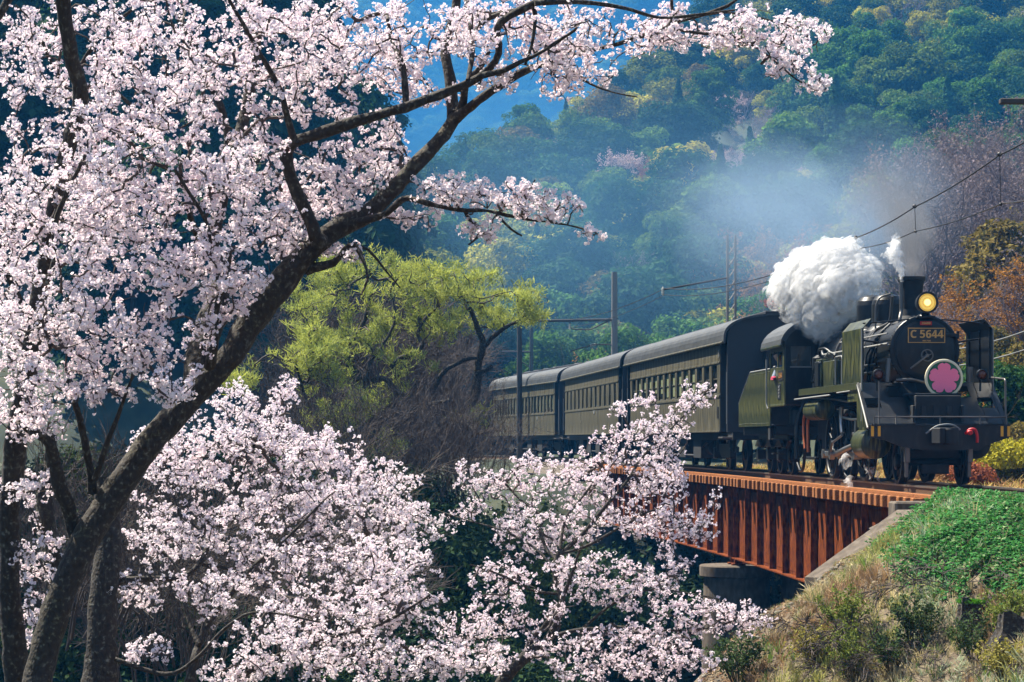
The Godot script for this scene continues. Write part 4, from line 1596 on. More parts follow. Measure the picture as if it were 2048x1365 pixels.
	for k in 5:
		var a := PI / 2 + TAU * k / 5.0
		for j in 13:
			var u := (j - 6) / 6.0
			var rad := 0.185 + 0.10 * pow(maxf(0.0, 1.0 - u * u), 0.45)
			if absf(u) < 0.12:
				rad -= 0.022 * (1.0 - absf(u) / 0.2)
			fl.append(Vector2(cos(a + u * TAU / 10.2), sin(a + u * TAU / 10.2)) * rad)
	m = MB.new()
	m.prism(fl, Transform3D(Basis(), hc + Vector3(0, 0, 0.03)), 0.016)
	part("pink_blossom", m, M.pink_paint, hm)
	m = MB.new()
	m.rod(hc + Vector3(0, 0, -0.02), hc + Vector3(0, 0.0, -0.42), 0.03)
	part("bracket", m, B, hm)
	# frames, cylinders and wheels
	m = MB.new()
	for s in [-1.0, 1.0]:
		bx(m, s * 0.44, 1.12, -3.6, 0.05, 0.62, 9.4)
	bx(m, 0, 1.0, -6.6, 1.1, 0.9, 1.5)
	bx(m, 0, 0.9, 0.5, 0.8, 0.4, 1.3)
	part("frame", m, M.soot, o)
	for s in [-1.0, 1.0]:
		m = MB.new()
		m.lathe(Vector3(s * 0.93, 0.74, 0.12), Vector3.FORWARD, [Vector2(0, -0.05), Vector2(0.14, -0.05), Vector2(0.2, -0.02), Vector2(0.275, 0), Vector2(0.285, 0.02), Vector2(0.285, 0.95), Vector2(0.27, 0.98), Vector2(0, 0.98)], 28)
		m.lathe(Vector3(s * 0.9, 1.18, 0.05), Vector3.FORWARD, [Vector2(0, -0.05), Vector2(0.16, -0.03), Vector2(0.17, 0), Vector2(0.17, 0.85), Vector2(0, 0.87)], 20)
		bx(m, s * 0.87, 1.0, -0.4, 0.4, 0.6, 0.8)
		part("cylinder", m, M.loco_sheen_panel if s < 0 else B, o)  # sun sheen coloured onto the near cylinder only
	var big := wheel_mesh(0.70, 14)
	var small := wheel_mesh(0.41, 10)
	for s in [-1.0, 1.0]:
		for z in [-2.35, -4.0, -5.65]:
			var w := part("driving_wheel", big, M.loco_black, o)
			w.position = Vector3(s * 0.58, 0.70, z)
			w.rotation = Vector3(0.6 * z, 0 if s < 0 else PI, 0)
		var w2 := part("leading_wheel", small, M.loco_black, o)
		w2.position = Vector3(s * 0.56, 0.41, 0.55)
		w2.rotation.y = 0 if s < 0 else PI
	m = MB.new()
	m.rod(Vector3(-0.56, 0.41, 0.55), Vector3(0.56, 0.41, 0.55), 0.07)
	bx(m, 0, 0.55, 0.55, 0.9, 0.16, 0.5)
	bx(m, -0.03, 0.28, 0.95, 0.5, 0.18, 0.12)
	part("leading_axle", m, M.soot, o)
	m = MB.new()
	for s in [-1.0, 1.0]:
		bx(m, s * 0.57, 0.3, 1.05, 0.06, 0.34, 0.08)
		bx(m, s * 0.57, 0.6, 1.1, 0.09, 0.4, 0.14)
	part("rail_guard", m, M.yellow_paint if false else M.worn_steel, o)
	for s in [-1.0, 1.0]:
		var x: float = s * 0.80
		m = MB.new()
		bx(m, x, 0.52, -4.0, 0.05, 0.11, 3.5)
		for z in [-2.35, -4.0, -5.65]:
			m.rod(Vector3(x - s * 0.1, 0.52, z), Vector3(x + s * 0.06, 0.52, z), 0.1, 14)
		part("side_rod", m, M.steel, o)
		m = MB.new()
		m.tube(PackedVector3Array([Vector3(x + s * 0.09, 0.74, -1.75), Vector3(x + s * 0.09, 0.52, -4.0)]), PackedFloat32Array([0.05, 0.065]), 6)
		m.rod(Vector3(x + s * 0.09, 0.74, -0.85), Vector3(x + s * 0.09, 0.74, -1.8), 0.035, 8)
		part("main_rod", m, M.steel, o)
		m = MB.new()
		bx(m, x + s * 0.09, 0.92, -1.5, 0.1, 0.06, 1.2)
		bx(m, x + s * 0.09, 0.58, -1.5, 0.1, 0.05, 1.2)
		bx(m, x + s * 0.09, 0.75, -1.7, 0.13, 0.26, 0.3)
		part("crosshead", m, M.steel, o)
		m = MB.new()
		m.pipe([Vector3(x + s * 0.16, 1.2, -0.8), Vector3(x + s * 0.16, 1.2, -2.0), Vector3(x + s * 0.16, 1.25, -2.9)], 0.028)
		m.pipe([Vector3(x + s * 0.16, 1.22, -1.6), Vector3(x + s * 0.16, 0.55, -1.7)], 0.03)
		m.pipe([Vector3(x + s * 0.18, 1.45, -2.9), Vector3(x + s * 0.18, 1.2, -2.97), Vector3(x + s * 0.18, 0.95, -2.85)], 0.045)
		m.pipe([Vector3(x + s * 0.18, 0.9, -2.85), Vector3(x + s * 0.2, 0.75, -3.8)], 0.025)
		m.pipe([Vector3(x + s * 0.1, 1.55, -2.6), Vector3(x + s * 0.1, 1.62, -4.0), Vector3(x + s * 0.1, 1.7, -6.5)], 0.02)
		m.lathe(Vector3(x + s * 0.12, 0.52, -4.0), Vector3.RIGHT * s, [Vector2(0.11, 0), Vector2(0.11, 0.1), Vector2(0, 0.1)], 12)
		m.tube(PackedVector3Array([Vector3(x + s * 0.2, 0.52, -4.0), Vector3(x + s * 0.2, 0.78, -3.75)]), PackedFloat32Array([0.05, 0.035]), 6)
		part("valve_gear", m, M.steel, o)
	m = MB.new()
	m.lathe(Vector3(-1.0, 1.42, -4.55), Vector3.FORWARD, [Vector2(0, -0.06), Vector2(0.15, -0.03), Vector2(0.2, 0), Vector2(0.21, 0.02), Vector2(0.21, 0.3), Vector2(0.215, 0.3), Vector2(0.215, 0.36), Vector2(0.21, 0.36), Vector2(0.21, 1.4), Vector2(0.15, 1.45), Vector2(0, 1.47)], 26)
	part("air_tank", m, M.loco_sheen_panel, o)
	m = MB.new()
	m.pipe([Vector3(-1.0, 1.5, -6.05), Vector3(-1.05, 1.42, -6.4), Vector3(-1.05, 1.25, -6.75), Vector3(-1.05, 0.9, -6.75), Vector3(-1.05, 0.62, -6.6)], 0.03)
	m.pipe([Vector3(-1.0, 1.38, -6.05), Vector3(-1.05, 1.28, -6.15), Vector3(-1.05, 1.16, -6.25), Vector3(-1.05, 0.55, -6.22)], 0.03)
	part("copper_pipe", m, M.copper, o)
	m = MB.new()
	m.pipe([Vector3(-1.05, 0.62, -6.6), Vector3(-1.05, 0.2, -6.75), Vector3(-1.05, 0.12, -7.1), Vector3(-1.05, 0.3, -7.5)], 0.035)
	m.pipe([Vector3(-0.95, 1.6, -7.3), Vector3(-1.1, 1.2, -7.3), Vector3(-1.1, 0.4, -7.3)], 0.05)
	bx(m, -0.9, 0.42, -6.8, 0.08, 0.06, 1.6)
	m.lathe(Vector3(-1.0, 1.1, -7.9), Vector3.UP, [Vector2(0.12, 0), Vector2(0.16, 0.05), Vector2(0.16, 0.35), Vector2(0.1, 0.42)], 14)
	part("injector_pipe", m, B, o)
	for k in 3:
		m = MB.new()
		bx(m, -1.22, 0.5 + k * 0.32, -8.9, 0.3, 0.03, 0.26)
		part("cab_step", m, B, o)
	# the cab
	var W := 1.34
	var z0 := -7.4
	var z1 := -9.35
	for s in [-1.0, 1.0]:
		m = MB.new()
		bx(m, s * W, 1.98, (z0 + z1) / 2, 0.03, 0.82, z0 - z1)
		bx(m, s * W, 2.83, (z0 + z1) / 2, 0.03, 0.2, z0 - z1)
		bx(m, s * W, 2.56, z0 - 0.13, 0.03, 0.36, 0.26)
		bx(m, s * W, 2.56, z0 - 0.85, 0.03, 0.36, 0.1)
		bx(m, s * W, 2.56, z1 + 0.06, 0.03, 0.36, 0.12)
		bx(m, s * W, 1.56, (z0 + z1) / 2, 0.05, 0.05, z0 - z1 + 0.02)
		part("cab_side", m, M.loco_sheen_panel, o)
	m = MB.new()
	bx(m, -1.04, 1.98, z0, 0.57, 0.82, 0.03)
	bx(m, 1.04, 1.98, z0, 0.57, 0.82, 0.03)
	for s in [-1.0, 1.0]:
		bx(m, s * 1.27, 2.61, z0, 0.11, 0.44, 0.03)
		bx(m, s * 0.72, 2.61, z0, 0.12, 0.44, 0.03)
	bx(m, 0, 2.4, z0 - 0.02, 1.5, 1.7, 0.03)
	var arch := PackedVector2Array()
	for k in 17:
		var a := PI * k / 16.0
		arch.append(Vector2(cos(a) * 1.34, 2.82 + sin(a) * 0.66))
	m.prism(arch, Transform3D(Basis(), Vector3(0, 0, z0)), 0.03)
	bx(m, 0, 1.6, (z0 + z1) / 2, 2.6, 0.06, z0 - z1 - 0.05)
	part("cab_front", m, B, o)
	for s in [-1.0, 1.0]:
		m = MB.new()
		bx(m, s * 1.0, 2.6, z0 + 0.005, 0.43, 0.44, 0.01)
		var cw := part("cab_window", m, M.pane, o)
		m = MB.new()
		bx(m, s * 1.0, 2.375, z0 + 0.03, 0.47, 0.03, 0.05)
		part("sill", m, M.pale_paint, cw)
	m = MB.new()
	var rf := PackedVector2Array()
	for k in 21:
		var a := PI * k / 20.0
		rf.append(Vector2(cos(a) * 1.45, 2.86 + sin(a) * 0.70))
	for k in 21:
		var a := PI * (20 - k) / 20.0
		rf.append(Vector2(cos(a) * 1.41, 2.86 + sin(a) * 0.665))
	m.prism(rf, Transform3D(Basis(), Vector3(0, 0, (z0 + z1) / 2 - 0.3)), z0 - z1 + 0.75)
	part("cab_roof", m, M.coach_roof, o)
	m = MB.new()
	m.pipe([Vector3(-1.42, 2.84, z0 + 0.06), Vector3(-1.42, 2.84, z1 - 0.65)], 0.04)
	part("gutter", m, M.loco_sheen_panel, o)
	m = MB.new()
	bx(m, -1.362, 2.2, z0 - 0.42, 0.012, 0.22, 0.62)
	var cp := part("cab_plate", m, M.plate_black, o)
	lettering("C5644", 0.12, M.brass, Vector3(-1.37, 2.2, z0 - 0.42), cp, -PI / 2)
	m = MB.new()
	bx(m, -1.362, 1.86, z0 - 0.62, 0.012, 0.34, 0.42)
	cp = part("cab_plate", m, M.plate_black, o)
	for k in 4:
		lettering(["46.80", "42.50", "8.20", "5-28"][k], 0.05, M.pale_paint, Vector3(-1.37, 1.96 - 0.07 * k, z0 - 0.62), cp, -PI / 2)
	m = MB.new()
	m.pipe([Vector3(-1.4, 1.5, z0 - 1.9), Vector3(-1.42, 1.6, z0 - 1.98), Vector3(-1.42, 2.6, z0 - 1.98)], 0.02)
	part("cab_handrail", m, M.pale_paint, o)
	driver(o)

func driver(o: Node3D) -> void:
	var where := o.transform * Vector3(-1.16, 0, -8.75)
	var p := thing("person", "person in a pale shirt and red gloves leaning out of the cab side window", "person", where, o.rotation.y - 0.35)
	var m := MB.new()
	m.ball(Vector3(-0.10, 2.66, 0.06), Vector3(0.082, 0.115, 0.1), 14, 16)
	m.ball(Vector3(-0.10, 2.645, 0.165), Vector3(0.016, 0.025, 0.02), 5, 6)
	m.ball(Vector3(-0.185, 2.655, 0.05), Vector3(0.014, 0.03, 0.022), 5, 6)
	m.tube(PackedVector3Array([Vector3(-0.02, 2.4, -0.02), Vector3(-0.08, 2.58, 0.04)]), PackedFloat32Array([0.065, 0.055]), 10)
	part("head", m, M.skin, p)
	m = MB.new()
	m.ball(Vector3(-0.10, 2.71, 0.045), Vector3(0.098, 0.1, 0.11), 10, 14)
	bx(m, -0.10, 2.71, 0.15, 0.13, 0.015, 0.09)
	part("cap", m, M.hair, p)
	m = MB.new()
	m.tube(PackedVector3Array([Vector3(0.1, 1.75, -0.02), Vector3(0.06, 2.05, -0.01), Vector3(0.0, 2.3, 0.0), Vector3(-0.02, 2.46, 0.0)]), PackedFloat32Array([0.16, 0.19, 0.2, 0.07]), 14)
	m.tube(PackedVector3Array([Vector3(-0.1, 2.36, 0.1), Vector3(-0.16, 2.2, 0.2), Vector3(-0.12, 2.18, 0.42)]), PackedFloat32Array([0.062, 0.05, 0.04]), 10)
	m.tube(PackedVector3Array([Vector3(-0.1, 2.36, -0.1), Vector3(-0.2, 2.2, -0.05), Vector3(-0.17, 2.15, 0.18)]), PackedFloat32Array([0.062, 0.05, 0.04]), 10)
	part("shirt", m, M.shirt, p)
	m = MB.new()
	for q in [[Vector3(-0.12, 2.18, 0.46), 1.0], [Vector3(-0.17, 2.15, 0.23), 1.0]]:
		m.ball(q[0], Vector3(0.04, 0.025, 0.055), 6, 9)
		for k in 4:
			var s: Vector3 = q[0] + Vector3(-0.032 + 0.021 * k, 0, 0.045)
			m.tube(PackedVector3Array([s, s + Vector3(0, -0.005, 0.035), s + Vector3(0, -0.03, 0.05 - 0.004 * absf(k - 1.5))]), PackedFloat32Array([0.011, 0.01, 0.008]), 6)
		m.tube(PackedVector3Array([q[0] + Vector3(0.03, 0, 0.0), q[0] + Vector3(0.06, -0.005, 0.03)]), PackedFloat32Array([0.013, 0.01]), 6)
	part("glove", m, M.pink_glove, p)

func tender() -> void:
	var d0 := 54.3
	var d1 := 58.9
	var a := on_track(d0, 0, 0)
	var b := on_track(d1, 0, 0)
	var mid := (a + b) * 0.5
	var o := thing("tender", "coal tender with green sun sheen painted on streaked sides and a cut down rear slope", "tender", mid, atan2(a.x - b.x, a.z - b.z))
	var L := (a - b).length()
	var h := L / 2
	var side := PackedVector2Array([Vector2(-h, 1.12), Vector2(h, 1.12), Vector2(h, 2.40), Vector2(-h + 1.75, 2.40), Vector2(-h, 1.68)])
	for s in [-1.0, 1.0]:
		var m := MB.new()
		m.prism(side, Transform3D(Basis(Vector3(0, 0, 1), Vector3.UP, Vector3(-1, 0, 0)), Vector3(s * 1.26, 0, 0)), 0.03)
		var p := part("tank_side", m, M.loco_sheen_panel, o)
		m = MB.new()
		m.pipe([Vector3(s * 1.265, 2.41, h), Vector3(s * 1.265, 2.41, -h + 1.75), Vector3(s * 1.265, 1.69, -h)], 0.02, 6)
		part("beading", m, M.pale_paint, p)
		if s < 0:
			m = MB.new()
			for k in 40:
				for y in [1.18, 2.34]:
					if y < 2 or k > 14:
						m.ball(Vector3(-1.278, y, -h + 0.08 + k * (L - 0.16) / 39.0), Vector3(0.01, 0.012, 0.012), 2, 5)
			piece("rivets", m, M.loco_sheen_panel, p)
	var m := MB.new()
	m.prism(PackedVector2Array([Vector2(-h + 0.02, 1.13), Vector2(h, 1.13), Vector2(h, 2.2), Vector2(-h + 1.8, 2.2), Vector2(-h + 0.02, 1.6)]), Transform3D(Basis(Vector3(0, 0, 1), Vector3.UP, Vector3(-1, 0, 0)), Vector3()), 2.48)
	part("tank_body", m, M.soot, o)
	m = MB.new()
	for k in 160:
		m.ball(Vector3(rng.randf_range(-0.9, 0.9), 2.22 + rng.randf() * 0.3, rng.randf_range(-h + 2.0, h - 0.3)), Vector3(0.09, 0.07, 0.09) * rng.randf_range(0.6, 1.4), 4, 6, Basis(Vector3.UP, rng.randf() * 3), fine, 0.4, 4.0)
	piece("coal", m, M.plate_black, o)
	m = MB.new()
	bx(m, 0, 1.02, 0, 2.3, 0.2, L)
	for s in [-1.0, 1.0]:
		bx(m, s * 1.2, 0.95, h - 0.3, 0.1, 0.3, 0.3)
	part("underframe", m, M.soot, o)
	var wm := wheel_mesh(0.43, 9)
	for s in [-1.0, 1.0]:
		for z in [1.45, 0.0, -1.45]:
			var w := part("wheel", wm, M.loco_black, o)
			w.position = Vector3(s * 0.57, 0.43, z)
			w.rotation.y = 0 if s < 0 else PI
			m = MB.new()
			bx(m, s * 0.86, 0.46, z, 0.2, 0.24, 0.26)
			for k in 5:
				bx(m, s * 0.9, 0.66 + 0.035 * k, z, 0.08, 0.03, 0.9 - 0.14 * k)
			part("axle_box", m, M.loco_black, o)
		m = MB.new()
		m.prism(PackedVector2Array([Vector2(-2.0, 0.95), Vector2(2.0, 0.95), Vector2(2.0, 0.78), Vector2(1.7, 0.6), Vector2(1.2, 0.6), Vector2(0.9, 0.78), Vector2(0.5, 0.78), Vector2(0.25, 0.6), Vector2(-0.25, 0.6), Vector2(-0.5, 0.78), Vector2(-0.9, 0.78), Vector2(-1.2, 0.6), Vector2(-1.7, 0.6), Vector2(-2.0, 0.78)]), Transform3D(Basis(Vector3(0, 0, 1), Vector3.UP, Vector3(-1, 0, 0)), Vector3(s * 0.8, 0, 0)), 0.04)
		part("side_frame", m, M.loco_black, o)

func arc_profile(w: float, y0: float, y1: float, n: int) -> PackedVector2Array:
	var p := PackedVector2Array()
	for k in n + 1:
		var a := PI * k / n
		p.append(Vector2(cos(a) * w, y0 + (y1 - y0) * pow(sin(a), 0.62)))
	return p

func carriage(label: String, d0: float, d1: float, n: int, ww: float, w_lo: float, w_hi: float, open_at: Array, strip: Array) -> void:
	var a := on_track(d0, 0, 0)
	var b := on_track(d1, 0, 0)
	var o := thing("passenger_carriage", label, "carriage", (a + b) * 0.5, atan2(a.x - b.x, a.z - b.z), "old passenger carriages in the train")
	var L := (a - b).length()
	var h := L / 2
	var W := 1.40
	var low := 1.0
	var eave := 3.27
	var v := 0.95                     # the recessed vestibule at each end
	var side := MB.new()
	var body := h - v
	var pitch := (2.0 * body - 0.5) / n
	var x := -W
	# left wall: lower panel, pillars, upper panel
	bx(side, x, (low + w_lo) / 2, 0, 0.05, w_lo - low, 2 * body)
	bx(side, x, (w_hi + eave) / 2, 0, 0.05, eave - w_hi, 2 * body)
	var z := -body + 0.25
	bx(side, x, (w_lo + w_hi) / 2, -body + (0.25 + (pitch - ww) / 2) / 2, 0.048, w_hi - w_lo - 0.004, 0.25 + (pitch - ww) / 2)
	bx(side, x, (w_lo + w_hi) / 2, body - (0.25 + (pitch - ww) / 2) / 2, 0.048, w_hi - w_lo - 0.004, 0.25 + (pitch - ww) / 2)
	for k in n - 1:
		bx(side, x, (w_lo + w_hi) / 2, -body + 0.25 + (k + 1) * pitch, 0.048, w_hi - w_lo - 0.004, pitch - ww)
	part("side_wall", side, M.coach_side, o)
	var trim := MB.new()
	bx(trim, x - 0.03, w_hi + 0.05, 0, 0.025, 0.05, 2 * body)
	bx(trim, x - 0.03, w_lo - 0.06, 0, 0.03, 0.06, 2 * body)
	bx(trim, x - 0.028, low + 0.02, 0, 0.02, 0.04, 2 * body)
	part("belt_rail", trim, M.coach_side, o)
	trim = MB.new()
	for k in range(2, n, 2):
		bx(trim, x - 0.027, (low + w_lo) / 2 - 0.02, -body + 0.25 + k * pitch, 0.008, w_lo - low - 0.18, 0.03)
	part("panel_seam", trim, M.coach_side, o)
	var right := MB.new()
	bx(right, W, (low + eave) / 2, 0, 0.05, eave - low, 2 * h)
	part("side_wall", right, M.coach_side, o)
	# windows
	var fr := MB.new()
	var wy := (w_lo + w_hi) / 2
	var wh := w_hi - w_lo
	bx(fr, 0, 0, -ww / 2 + 0.02, 0.04, wh - 0.006, 0.035)
	bx(fr, 0, 0, ww / 2 - 0.02, 0.04, wh - 0.006, 0.035)
	bx(fr, 0, -wh / 2 + 0.02, 0, 0.04, 0.035, ww - 0.08)
	bx(fr, 0, 0.02, 0, 0.035, 0.03, ww - 0.08)
	var frame := fr.mesh()
	var pm := MB.new()
	pm.box(Vector3(0.02, 0, 0), Vector3(0.006, wh - 0.03, ww - 0.05), Basis(), 0.0)
	var pane := pm.mesh()
	var bm := MB.new()
	bm.box(Vector3(0.008, -wh * 0.22, 0), Vector3(0.006, wh * 0.5, ww - 0.075), Basis(), 0.0)
	var blind := bm.mesh()
	var bt := MB.new()
	bt.box(Vector3(0.008, wh * 0.04, 0), Vector3(0.006, wh * 0.88, ww - 0.075), Basis(), 0.0)
	var blind_full := bt.mesh()
	for k in n:
		var w := part("window", frame, M.coach_side, o)
		w.position = Vector3(x + 0.035, wy, -body + 0.25 + (k + 0.5) * pitch)
		part("pane", pane, M.pane, w)
		if k not in open_at:
			var bl := part("blind", blind if rng.randf() < 0.3 else blind_full, M.blind, w)
			if rng.randf() < 0.4:
				bl.scale.y = rng.randf_range(0.45, 0.95)
				bl.position.y = wh * 0.44 * (1.0 - bl.scale.y)
	# small fittings on the side
	for q in strip:
		var sf := MB.new()
		bx(sf, x - 0.036, q[1], q[0] * body, 0.02, q[2], q[3])
		part("side_fitting", sf, M.pale_paint if q[4] else M.plate_black, o)
	# vestibules, doors and ends
	for s in [-1.0, 1.0]:
		var ve := MB.new()
		bx(ve, -W + 0.16, (low + eave) / 2, s * (h - v / 2), 0.04, eave - low, v - 0.1)
		bx(ve, -W + 0.08, (low + eave) / 2, s * (h - v + 0.012), 0.17, eave - low, 0.03)
		part("vestibule", ve, M.coach_dark, o)
		var dr := MB.new()
		bx(dr, -W + 0.13, 2.0, s * (h - v / 2), 0.03, 2.0, 0.62)
		var door := part("door", dr, M.coach_dark, o)
		dr = MB.new()
		bx(dr, -W + 0.112, 2.45, s * (h - v / 2), 0.01, 0.7, 0.42)
		part("pane", dr, M.pane, door)
		dr = MB.new()
		dr.rod(Vector3(-W - 0.0, 1.2, s * (h - 0.08)), Vector3(-W - 0.0, 2.5, s * (h - 0.08)), 0.016, 6)
		part("door_rail", dr, M.pale_paint, door)
		dr = MB.new()
		bx(dr, -W + 0.05, 0.86, s * (h - v / 2), 0.3, 0.04, 0.6)
		part("door_step", dr, M.worn_steel, door)
		var en := MB.new()
		var poly := arc_profile(W - 0.0, eave, 3.93, 24)
		poly.append(Vector2(-W, low))
		poly.append(Vector2(W, low))
		en.prism(poly, Transform3D(Basis(), Vector3(0, 0, s * (h - 0.03))), 0.06)
		part("end_wall", en, M.coach_dark, o)
		en = MB.new()
		for q in [-0.45, 0.45]:
			bx(en, q, 2.1, s * (h + 0.16), 0.08, 2.1, 0.34)
		bx(en, 0, 3.14, s * (h + 0.16), 0.98, 0.08, 0.34)
		part("gangway", en, M.coach_dark, o)
	# roof
	var top := arc_profile(W + 0.11, eave - 0.03, 3.97, 28)
	var under := arc_profile(W + 0.06, eave - 0.06, 3.92, 28)
	under.reverse()
	top.append_array(under)
	var rf := MB.new()
	rf.prism(top, Transform3D(Basis(), Vector3()), L + 0.12)
	var roof := part("roof", rf, M.coach_roof, o)
	for s in [-1.0, 1.0]:
		var gu := MB.new()
		gu.pipe([Vector3(s * (W + 0.115), eave - 0.035, -h), Vector3(s * (W + 0.115), eave - 0.035, h)], 0.035, 6)
		part("gutter", gu, M.coach_side, roof)
	var ridge := MB.new()
	bx(ridge, 0.1, 4.0, 0, 0.9, 0.1, L - 0.9)
	part("roof_walk", ridge, M.coach_dark, roof)
	for k in 7:
		var vt := MB.new()
		vt.lathe(Vector3(0.25, 3.95, -h + 1.6 + k * (L - 3.2) / 6.0), Vector3.UP, [Vector2(0.2, 0), Vector2(0.2, 0.1), Vector2(0.26, 0.12), Vector2(0.22, 0.19), Vector2(0, 0.22)], 12)
		part("roof_vent", vt, M.coach_dark, roof)
	# underframe and bogies
	var un := MB.new()
	bx(un, 0, 0.9, 0, 2.5, 0.2, L - 0.1)
	for q in [-4.2, -1.6, 1.2, 3.9]:
		bx(un, -0.9, 0.56, q, 0.7, 0.5, 1.3)
	un.lathe(Vector3(-0.95, 0.6, 5.2), Vector3.FORWARD, [Vector2(0, 0), Vector2(0.2, 0), Vector2(0.2, 1.2), Vector2(0, 1.2)], 14)
	un.pipe([Vector3(-1.2, 0.75, -h + 4.2), Vector3(-1.2, 0.38, -3.2), Vector3(-1.2, 0.38, 3.2), Vector3(-1.2, 0.75, h - 4.2)], 0.03, 5)
	bx(un, 0, 0.78, h + 0.3, 0.26, 0.26, 0.7)
	part("underframe", un, M.soot, o)
	var wm := wheel_mesh(0.43, 0)
	for s in [-1.0, 1.0]:
		var zb: float = s * (h - 2.9)
		var bo := MB.new()
		for q in [-1.0, 1.0]:
			bo.prism(PackedVector2Array([Vector2(-1.7, 0.62), Vector2(-1.0, 0.7), Vector2(1.0, 0.7), Vector2(1.7, 0.62), Vector2(1.7, 0.48), Vector2(0.9, 0.5), Vector2(0.5, 0.34), Vector2(-0.5, 0.34), Vector2(-0.9, 0.5), Vector2(-1.7, 0.48)]), Transform3D(Basis(Vector3(0, 0, 1), Vector3.UP, Vector3(-1, 0, 0)), Vector3(q * 0.92, 0, zb)), 0.07)
			for k in [-1.2, 1.2]:
				bx(bo, q * 0.97, 0.46, zb + k, 0.16, 0.28, 0.26)
				for j in [-0.22, 0.22]:
					bo.rod(Vector3(q * 0.96, 0.5, zb + k + j), Vector3(q * 0.96, 0.84, zb + k + j), 0.05, 8)
		part("bogie_frame", bo, M.loco_black, o)
		for q in [-1.0, 1.0]:
			for k in [-1.2, 1.2]:
				var w := part("wheel", wm, M.loco_black, o)
				w.position = Vector3(q * 0.57, 0.43, zb + k)
				w.rotation.y = 0 if q < 0 else PI

func train() -> void:
	locomotive()
	tender()
	carriage("first carriage behind the tender, broad windows with one left half open", 59.9, 78.9, 14, 0.82, 1.97, 2.72, [12, 13], [[0.985, 2.98, 0.2, 0.08, true], [0.97, 1.5, 0.3, 0.12, false]])
	carriage("second carriage from the engine, narrow well spaced windows above plain panels", 80.1, 99.1, 12, 0.52, 2.0, 2.74, [], [[0.2, 1.82, 0.12, 0.3, true], [-0.3, 1.5, 0.1, 0.1, true]])
	carriage("rearmost carriage in view, long row of narrow windows half behind a dark pole", 100.4, 119.4, 20, 0.5, 1.98, 2.70, [12], [[0.4, 2.1, 2.2, 0.06, false], [0.5, 1.75, 0.12, 0.2, true]])

# ---------------------------------------------------------------- limbs that carry twigs
class Limbs:
	var p := PackedVector3Array()      # every node of the skeleton
	var up := PackedInt32Array()       # its parent
	var r := PackedFloat32Array()      # a given radius, or -1 for a twig
	var weight := PackedInt32Array()
	var cells := {}
	var chains := []                   # [first parent, nodes...] of each twig
	var cell := 0.3
	var rng: RandomNumberGenerator

	func key(q: Vector3) -> Vector3i:
		return Vector3i((q / cell).floor())

	func add(q: Vector3, parent: int, radius: float) -> int:
		p.append(q)
		up.append(parent)
		r.append(radius)
		weight.append(1)
		var k := key(q)
		if not cells.has(k):
			cells[k] = PackedInt32Array()
		cells[k].append(p.size() - 1)
		return p.size() - 1

	func nearest(q: Vector3) -> int:
		var best := -1
		var near := 1e9
		var c := key(q)
		for ring in 24:
			if best >= 0 and near < (ring - 1) * cell:
				break
			for i in range(-ring, ring + 1):
				for j in range(-ring, ring + 1):
					var edge: bool = absi(i) == ring or absi(j) == ring
					for k in (range(-ring, ring + 1) if edge else ([-ring, ring] if ring else [0])):
						var at: Vector3i = c + Vector3i(i, j, k)
						if cells.has(at):
							for n in cells[at]:
								var d: float = p[n].distance_to(q)
								if r[n] > 0.0:
									d += 0.04
								if d < near:
									near = d
									best = n
		return best

	func reach(q: Vector3, step: float, lift: float) -> void:
		var n := nearest(q)
		if n < 0:
			return
		var a := p[n]
		var d := a.distance_to(q)
		if d < step * 0.25:
			return
		var dir := (q - a).normalized()
		if up[n] >= 0:
			dir = (dir + (a - p[up[n]]).normalized() * 0.8).normalized()
		var mid := a + dir * d * 0.45 + Vector3(rng.randfn(), rng.randfn() + lift, rng.randfn()) * d * 0.07
		var count := clampi(int(d / step), 2, 9)
		var chain := PackedInt32Array([n])
		var last := n
		for k in count:
			var t := (k + 1.0) / count
			var w := a.lerp(mid, t).lerp(mid.lerp(q, t), t)
			if k < count - 1:
				w += Vector3(rng.randfn(), rng.randfn(), rng.randfn()) * step * 0.1
			last = add(w, last, -1.0)
			chain.append(last)
		chains.append(chain)

	func weigh() -> void:
		for k in range(p.size() - 1, -1, -1):
			if up[k] >= 0:
				weight[up[k]] += weight[k]

	func radius(n: int, thin: float) -> float:
		return r[n] if r[n] > 0.0 else thin * pow(weight[n], 0.36)

	func twigs(thin: float, m: MB, from: int = 0) -> void:
		for chain in chains:
			var q := PackedVector3Array()
			var s := PackedFloat32Array()
			for k in chain.size():
				q.append(p[chain[k]])
				var w := radius(chain[k], thin)
				if k == 0:
					w = minf(w, radius(chain[1], thin) * 1.15)
				s.append(w)
			m.tube(q, s, 5 if s[0] > 0.014 else 3, false)

